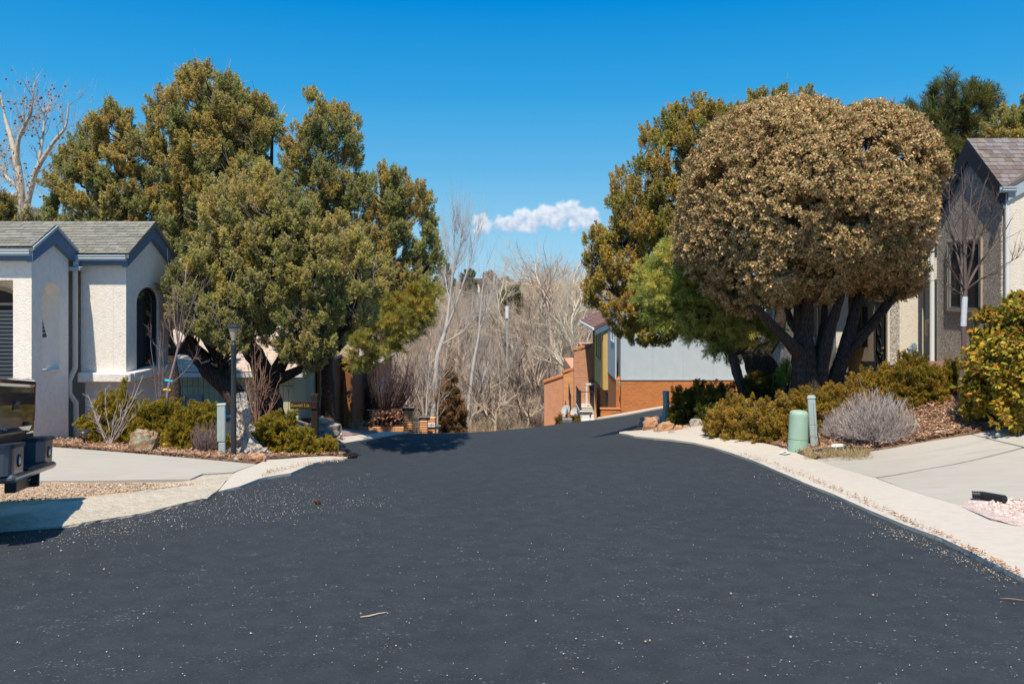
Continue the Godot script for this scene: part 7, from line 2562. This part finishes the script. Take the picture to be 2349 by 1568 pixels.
func little_things():
	# driftwood stump behind the lamp
	var base := hit(572, 1050)
	var t := thing("driftwood_stump", base + Vector3(-.10, 0, -.22), "bleached gnarled driftwood stump behind the lamp post", "stump")
	var nz := noise(2.6, 4, FastNoiseLite.TYPE_SIMPLEX_SMOOTH, 141)
	var kn := noise(5.0, 2, FastNoiseLite.TYPE_CELLULAR, 142)
	var mb := MB.new()
	var rows := 44
	var cols := 40
	var V := []
	for i in rows + 1:
		var f := float(i) / rows
		var y := f * 1.08
		for j in cols:
			var a := TAU * j / cols
			var prof := .17 + .17 * exp(-f * 7.0) + .035 * sin(f * 9.0)
			var top := 1.0
			if f > .74: top = clampf(1.0 - (f - .74) / .26 * (1.25 + .9 * sin(a * 2.0 + .8)), .04, 1.0)
			var d := Vector3(cos(a), 0, sin(a))
			var q := Vector3(d.x * .3, y, d.z * .3)
			var k := 1.0 + .55 * nz.get_noise_3dv(q * 1.4) + .35 * kn.get_noise_3dv(q * 1.6) + .22 * exp(-f * 5.0) * sin(a * 5.0 + 1.0)
			V.append(Vector3(-.05 + f * -.08, y - .06, 0) + d * prof * k * top)
	for i in rows:
		for j in cols:
			var j2 := (j + 1) % cols
			var q := [V[i * cols + j], V[i * cols + j2], V[(i + 1) * cols + j2], V[(i + 1) * cols + j]]
			var out: Vector3 = (q[0] + q[2]) / 2 - Vector3(-.09, ((q[0] + q[2]) / 2).y, 0)
			mb.face([q[0], q[1], q[2]], out)
			mb.face([q[0], q[2], q[3]], out)
	part(t, "trunk", mb, M.driftwood)
	for s in [[.20, .06, .12, .13], [.33, .02, .10, .09], [-.22, .05, .12, .12], [.05, .04, .22, .10], [-.08, .30, .17, .07], [.10, .46, .14, .06]]:
		var k := rock_mesh(143 + int(s[0] * 100), Vector3(s[3] * 1.2, s[3], s[3]), .7, 12)
		part(t, "root_knot", k, M.driftwood).position = Vector3(s[0], s[1], s[2])
	# rocks
	rock(322, 1041, 74, 56, M.rock_lichen, "brown rock with pale green lichen beside the left driveway", 150, "", .16, .7)
	rock(588, 1063, 42, 24, M.rock_rust, "rust and grey rock at the foot of the driftwood stump", 151)
	rock(541, 1061, 22, 12, M.rock_pink, "flat pale stone under the lamp post", 152)
	rock(738, 1004, 82, 46, M.rock_grey, "large pale boulder behind the street sign", 153, "", .2, .7)
	rock(770, 1006, 30, 16, M.rock_pink, "pink-grey rock right of the large pale boulder", 154)
	rock(150, 1027, 26, 12, M.rock_tan, "tan flat rock at the left driveway edge, nearest the house corner", 155)
	rock(178, 1027, 24, 10, M.rock_rust, "rusty flat rock at the left driveway edge by the path light", 156)
	rock(206, 1031, 26, 9, M.rock_tan, "low tan rock right of the path light", 157)
	for s in [[792, 1051, 20, 12], [803, 1051, 20, 14], [812, 1051, 16, 10]]:
		rock(s[0], s[1], s[2], s[3], M.rock_black, ["black rock at the near kerb corner, left one of three", "biggest black rock at the near kerb corner, middle one", "smallest black rock at the near kerb corner, right one"][[792, 803, 812].find(s[0])], 158 + int(s[0]))
	for s in [[1474, 986, 26, 30, M.rock_grey, "grey-white rock at the left end of the pedestal rock pile"], [1494, 989, 40, 34, M.rock_rust, "big rust rock left of the worn pedestal"], [1514, 976, 30, 22, M.rock_pink, "pink rock just behind the rust ones by the worn pedestal"], [1528, 992, 46, 26, M.rock_rust, "orange-tan rock in front of the worn pedestal"], [1508, 993, 18, 12, M.rock_tan, "small brown rock between two rust ones"], [1557, 989, 22, 14, M.rock_rust, "small rust rock right of the worn pedestal"], [1598, 981, 34, 20, M.rock_grey, "flat grey rock under the dark juniper shrub"], [1486, 975, 24, 16, M.rock_tan, "tan rock at the back left of the pedestal rock pile"], [1550, 972, 22, 22, M.rock_rust, "rust rock half behind the worn pedestal"], [1541, 996, 16, 9, M.rock_grey, "small whitish stone at the front of the rock pile"], [1576, 985, 20, 9, M.rock_tan, "low tan stone right of the rock pile"]]:
		rock(s[0], s[1], s[2], s[3], s[4], s[5], int(s[0]) + 3)
	rock(905 - 15, 984, 44, 10, M.rock_black, "long dark low rock before the iron fence", 170)
	rock(832, 983, 30, 14, M.rock_black, "dark rock in front of the middle of the iron fence", 171)
	rock(866, 984, 26, 10, M.rock_grey, "grey rock in front of the iron fence", 172)
	# edging stones along the right bed
	var rr := RandomNumberGenerator.new()
	rr.seed = 180
	var where := ["below the sapling", "under the yellow bush", "near the driveway joint", "at the bed edge"]
	for i in 30:
		var x := rr.randf_range(2085, 2346)
		var y := lerpf(1019, 976, (x - 2085) / 261.0) - rr.randf_range(2, 24)
		var w := rr.randf_range(9, 26)
		rock(x, y, w, w * rr.randf_range(.4, .65), [M.rock_rust, M.rock_rust, M.rock_tan, M.rock_pink][rr.randi() % 4], "broken rust-coloured edging stone along the driveway bed", 181 + i, "edging stones of the right bed", .3, .8, rr.randf() * 3.0)
	# path lights
	base = hit(192, 1026)
	t = thing("path_light", base, "black solar path light with domed cap beside the house corner", "path light")
	mb = MB.new()
	mb.lathe(Vector3.ZERO, [[.012, -.05], [.014, .14], [.045, .145], [.048, .165], [.03, .168]], 14)
	part(t, "stake", mb, M.black_metal)
	mb = MB.new()
	mb.lathe(Vector3.ZERO, [[.040, .165], [.048, .25]], 14)
	part(t, "lens", mb, M.lamp_glass)
	for i in 6:
		mb = MB.new()
		var a := TAU * i / 6.0
		mb.tube([Vector3(cos(a) * .044, .165, sin(a) * .044), Vector3(cos(a) * .051, .25, sin(a) * .051)], [.004, .004], 4)
		part(t, "rib", mb, M.black_metal)
	mb = MB.new()
	mb.lathe(Vector3.ZERO, [[.02, .245], [.098, .25], [.102, .262], [.085, .285], [.05, .30], [0, .303]], 18)
	part(t, "cap", mb, M.lamp_post)
	base = hit(378, 1034)
	t = thing("path_marker", base, "small path marker with yellow top near the lichened rock", "path light")
	mb = MB.new()
	mb.lathe(Vector3.ZERO, [[.006, -.05], [.014, .09], [.016, .10]], 8)
	part(t, "stake", mb, M.black_metal)
	mb = MB.new()
	mb.box(Vector3(0, .115, 0), Vector3(.085, .03, .06), Basis(), .01)
	part(t, "head", mb, M.yellow_plastic)
	base = hit(578, 1030)
	t = thing("spotlight", base + Vector3(.02, .06, .12), "black solar spotlight tilted up against the driftwood stump", "spotlight")
	mb = MB.new()
	mb.lathe(Vector3(0, .12, 0), [[.03, -.06], [.05, -.02], [.075, .02], [.075, .03]], 14, Basis(BK, -.5) * Basis(RX, .6))
	part(t, "housing", mb, M.black_metal)
	mb = MB.new()
	mb.lathe(Vector3(0, .12, 0), [[.075, .031], [.04, .042], [0, .045]], 14, Basis(BK, -.5) * Basis(RX, .6))
	part(t, "solar_panel", mb, M.solar)
	mb = MB.new()
	mb.tube([Vector3(0, .07, 0), Vector3(.01, -.12, 0)], [.01, .008], 6)
	part(t, "stake", mb, M.black_metal)
	base = hit(170, 1000)
	mb = MB.new()
	mb.lathe(Vector3.ZERO, [[.11, -.1], [.11, .06], [.10, .07], [0, .072]], 20)
	single("drain_cover", mb, M.concrete_curb, "round pale drain lid in the shade by the house corner", "drain lid").position = base
	corrugated([[1866, 1049], [1888, 1046], [1915, 1043], [1945, 1042], [1972, 1043]], .045, "black corrugated drain pipe lying in dry grass at the kerb")
	corrugated([[2230, 1152], [2252, 1153], [2280, 1158], [2306, 1163]], .042, "black corrugated drain pipe end poking out of the pink gravel")
	base = hit(1923, 1033)
	mb = MB.new()
	mb.lathe(Vector3.ZERO, [[.0, .0], [.11, .0], [.115, .03], [.10, .045], [0, .05]], 18, Basis(BK, .12))
	single("white_disc", mb, M.white_plastic, "flat white plastic lid lying on the mulch behind the drain pipe", "lid").position = base + UY * .05
	# painted address patch on the kerb
	t = thing("address_patch", Vector3.ZERO, "white painted address patch with dark figures on the right kerb", "address patch")
	var q := []
	for c in [[1786, 1046], [1801, 1042.2], [1815.5, 1045.8], [1800, 1050.2]]:
		q.append(hit(c[0], c[1]) + UY * .060)
	mb = MB.new()
	mb.face([q[0], q[1], q[2], q[3]], UY)
	part(t, "paint", mb, M.white_plastic)
	for i in 4:
		mb = MB.new()
		var u := .24 + i * .14
		var A: Vector3 = q[0].lerp(q[3], .3).lerp(q[1].lerp(q[2], .3), u)
		var B: Vector3 = q[0].lerp(q[3], .7).lerp(q[1].lerp(q[2], .7), u)
		var dx: Vector3 = (q[1] - q[0]) * .045
		mb.face([A - dx + UY * .004, A + dx + UY * .004, B + dx + UY * .004, B - dx + UY * .004], UY)
		part(t, "figure", mb, M.tag_dark)
	# things lying on the road
	base = hit(727, 1158)
	mb = MB.new()
	var cr := RandomNumberGenerator.new()
	cr.seed = 190
	for i in 40:
		var dd := rdir(cr)
		mb.col = Color.WHITE * cr.randf_range(.6, 1.3)
		mb.blade(dd * .012, dd, dd.cross(rdir(cr)).normalized(), .03, .022)
	single("pine_cone", mb, M.pine_cone, "pine cone lying on the left side of the road", "pine cone").position = base + UY * .025
	mb = MB.new()
	var tw := []
	for c in [[826, 1419], [845, 1417], [868, 1411], [886, 1408]]:
		tw.append(hit(c[0], c[1]) + UY * .012)
	mb.tube(tw, [.003, .005, .004, .002], 5)
	single("fallen_twig", mb, M.twig_tan, "thin fallen twig on the road near the bottom", "twig")
	mb = MB.new()
	tw = []
	for c in [[2295, 1376], [2315, 1376.5], [2335, 1379], [2352, 1381]]:
		tw.append(hit(c[0], c[1]) + UY * .012)
	mb.tube(tw, [.002, .004, .004, .002], 5)
	single("fallen_twig", mb, M.twig_red, "reddish fallen twig on the road near the right kerb", "twig")
	# succulents and small dry plant on the island
	t = thing("succulent", at(833, 973, 35.0), "pale green succulent before the brown hedge", "plant")
	mb = MB.new()
	for i in 26:
		var dd := rdir(cr)
		dd.y = absf(dd.y)
		mb.blade(dd * .02, dd, dd.cross(UY + rdir(cr) * .2).normalized(), .18, .07)
	part(t, "leaves", mb, M.succulent)
	t = thing("terracotta_pot", at(850, 974, 35.2), "terracotta pot half hidden in the brown hedge", "pot")
	mb = MB.new()
	mb.lathe(Vector3.ZERO, [[.07, -.12], [.11, .08], [.125, .08], [.125, .12], [.10, .12]], 14)
	part(t, "pot_body", mb, M.terracotta)
	t = thing("bare_shrub", Vector3.ZERO, "small dry straw-coloured plant on the purple gravel before the fence", "shrub")
	base = hit(822, 990)
	var s2 := -base.z / FL
	var tips := []
	for i in 12:
		tips.append(base + Vector3(cr.randf_range(-24, 24), cr.randf_range(12, 34), cr.randf_range(-8, 8)) * s2)
	part(t, "stems", stems_mesh(base, tips, .012, .005, .2, 3, .16, 191, .2, 3), M.twig_tan)
	loose_stuff()

func loose_stuff():
	var r := RandomNumberGenerator.new()
	r.seed = 200
	var stone := rock_mesh(201, Vector3(.5, .36, .42), .3, 6).mesh()
	# pale stone chips scattered on the asphalt
	var places := []
	var tints := []
	var pale := [Color(.46, .41, .35), Color(.42, .33, .25), Color(.55, .52, .48), Color(.30, .24, .19), Color(.36, .36, .35), Color(.46, .32, .24)]
	for i in 3000:
		var p := Vector2()
		var m := i % 6
		if m == 0:
			p = Vector2(r.randf_range(20, 2340), r.randf_range(1110, 1568))
		elif m < 4:
			var f := r.randf()
			p = Vector2(lerpf(40, 700, f), lerpf(1222, 1080, f)) + Vector2(r.randf_range(-60, 200), absf(r.randfn(0, 24)))
		elif m == 4:
			p = [Vector2(690, 1172), Vector2(600, 1190), Vector2(2085, 1230), Vector2(810, 1152), Vector2(640, 1150)][r.randi() % 5] + Vector2(r.randfn(0, 60), r.randfn(0, 7))
		else:
			var f := r.randf()
			p = Vector2(lerpf(1760, 2340, f), lerpf(1080, 1335, f)) + Vector2(-absf(r.randfn(0, 20)), absf(r.randfn(0, 6)))
		if p.y < 1085 or p.x < 0 or p.x > 2348 or p.y > 1568: continue
		var q := hit(p.x, p.y)
		if q.x < -4.9 + maxf(0.0, (-q.z - 7.6)) * .62: continue
		var s := r.randf_range(.002, .0048) * (1.0 if r.randf() < .93 else 2.0)
		places.append(Transform3D(Basis(UY, r.randf() * TAU).scaled(Vector3.ONE * s * 2.0), q + UY * (.010 + s * .4)))
		tints.append(pale[r.randi() % pale.size()])
	var o := scatter(self, "road_chips", stone, M.straw, places, tints)
	tag(o, "small pale stone chips strewn over the asphalt", "gravel")
	# larger grains on the gravel strip and apron
	places = []
	tints = []
	for i in 5200:
		var p := Vector2(r.randf_range(0, 470), 0)
		p.y = lerpf(1112, 1160 - p.x * .10, r.randf())
		var q := hit(p.x, p.y)
		var s := r.randf_range(.003, .009) * (1.0 if r.randf() < .95 else 2.0)
		places.append(Transform3D(Basis(UY, r.randf() * TAU).scaled(Vector3.ONE * s * 2.0), q + UY * (.022 + s * .2)))
		tints.append([Color(.58, .43, .31), Color(.46, .33, .23), Color(.66, .57, .48), Color(.40, .28, .19), Color(.16, .14, .13)][r.randi() % 5])
	o = scatter(self, "gravel", stone, M.straw, places, tints)
	tag(o, "tan gravel grains on the strip before the left driveway", "gravel")
	# pink landscape stones, bottom right
	places = []
	tints = []
	for i in 2600:
		var x := r.randf_range(4.6, 7.2)
		var z := r.randf_range(-9.0, -5.4)
		var lim := 4.62 + .04
		var far := -8.5 - (x - 4.6) * .22
		if z < far or x < lim + maxf(0, (-7.3 - z)) * .05: continue
		var s := r.randf_range(.014, .030)
		places.append(Transform3D(Basis.from_euler(Vector3(r.randf() * 2, r.randf() * TAU, r.randf() * 2)).scaled(Vector3.ONE * s * 1.5), ground(x, z, .045)))
		tints.append([Color(.70, .54, .50), Color(.62, .44, .39), Color(.76, .66, .62), Color(.52, .36, .31), Color(.70, .62, .58)][r.randi() % 5])
	o = scatter(self, "pink_gravel", stone, M.straw, places, tints)
	tag(o, "pinkish landscape stones beside the right driveway", "gravel")
	# bark chips and dead leaves on both beds
	var chip := MB.new()
	chip.blade(Vector3.ZERO, Vector3(1, .12, 0).normalized(), BK, 1.0, .5)
	chip.blade(Vector3(.1, .05, .1), Vector3(-.6, .25, .7).normalized(), Vector3(.7, .2, .6).normalized(), .8, .4)
	var cm := chip.mesh()
	places = []
	tints = []
	var chips := [Color(.36, .21, .13), Color(.24, .13, .08), Color(.46, .31, .20), Color(.15, .085, .06), Color(.52, .38, .26), Color(.30, .15, .09)]
	for i in 15000:
		var p := Vector2()
		if i % 5 < 2:
			p = Vector2(r.randf_range(120, 790), 0)
			p.y = lerpf(1029, 1066, clampf((p.x - 120) / 465.0, 0, 1)) if p.x < 590 else lerpf(1058, 1050, (p.x - 590) / 200.0)
			p.y -= pow(r.randf(), 1.6) * 46.0 + 1.0
		else:
			p = Vector2(r.randf_range(1790, 2348), 0)
			p.y = (lerpf(1031, 1056, clampf((p.x - 1790) / 74.0, 0, 1)) if p.x < 1868 else lerpf(1056, 979, (p.x - 1868) / 480.0)) - pow(r.randf(), 1.3) * 85.0 - 1.0
		var q := hit(p.x, p.y)
		var s := r.randf_range(.025, .065)
		places.append(Transform3D(Basis.from_euler(Vector3(r.randf_range(-.4, .4), r.randf() * TAU, r.randf_range(-.4, .4))).scaled(Vector3.ONE * s), q + UY * r.randf_range(.05, .085)))
		tints.append(chips[r.randi() % chips.size()] * (1.15 if p.x > 1500 else 1.0))
	o = scatter(self, "bark_chips", cm, M.straw, places, tints)
	tag(o, "bark chips and dead leaves covering the planting beds", "mulch")
	# dead leaves along the kerbs and pale wear flecks of grit
	places = []
	tints = []
	for i in 900:
		var f := r.randf()
		var p := Vector2(lerpf(1690, 2346, f), 0)
		p.y = lerpf(1046, 1332, pow(f, 1.18)) + r.randfn(0, 4)
		if i % 3 == 0: p = Vector2(lerpf(600, 800, f), lerpf(1097, 1056, pow(f, .7)) + r.randfn(0, 3))
		var q := hit(p.x, p.y)
		var s := r.randf_range(.015, .04)
		places.append(Transform3D(Basis.from_euler(Vector3(r.randf_range(-.4, .4), r.randf() * TAU, r.randf_range(-.4, .4))).scaled(Vector3.ONE * s), q + UY * .05))
		tints.append(chips[r.randi() % chips.size()] * 1.3)
	o = scatter(self, "leaf_litter", cm, M.straw, places, tints)
	tag(o, "thin line of dead leaves and grit along the kerb edges", "leaf litter")
	# dry grass on the creek bank beyond the crest
	var gm := MB.new()
	for k in 16:
		var dd := (rdir(r) * Vector3(1, .2, 1) * .5 + UY).normalized()
		gm.col = Color(.42, .33, .20) * r.randf_range(.8, 1.2)
		gm.blade(rdir(r) * Vector3(.1, 0, .1), dd, dd.cross(rdir(r)).normalized(), r.randf_range(.3, .7), .03)
	places = []
	for i in 2600:
		var d := r.randf_range(46, 110)
		var x := (r.randf_range(900, 1450) - CX) / FL * d
		places.append(Transform3D(Basis(UY, r.randf() * TAU).scaled(Vector3.ONE * r.randf_range(.7, 1.4)), ground(x, -d, -.1)))
	o = scatter(self, "dry_grass", gm.mesh(), M.straw, places, [Color(1, 1, 1), Color(.85, .8, .75), Color(1.2, 1.1, 1.0)])
	tag(o, "dry tan grass between the bare trees", "grass")
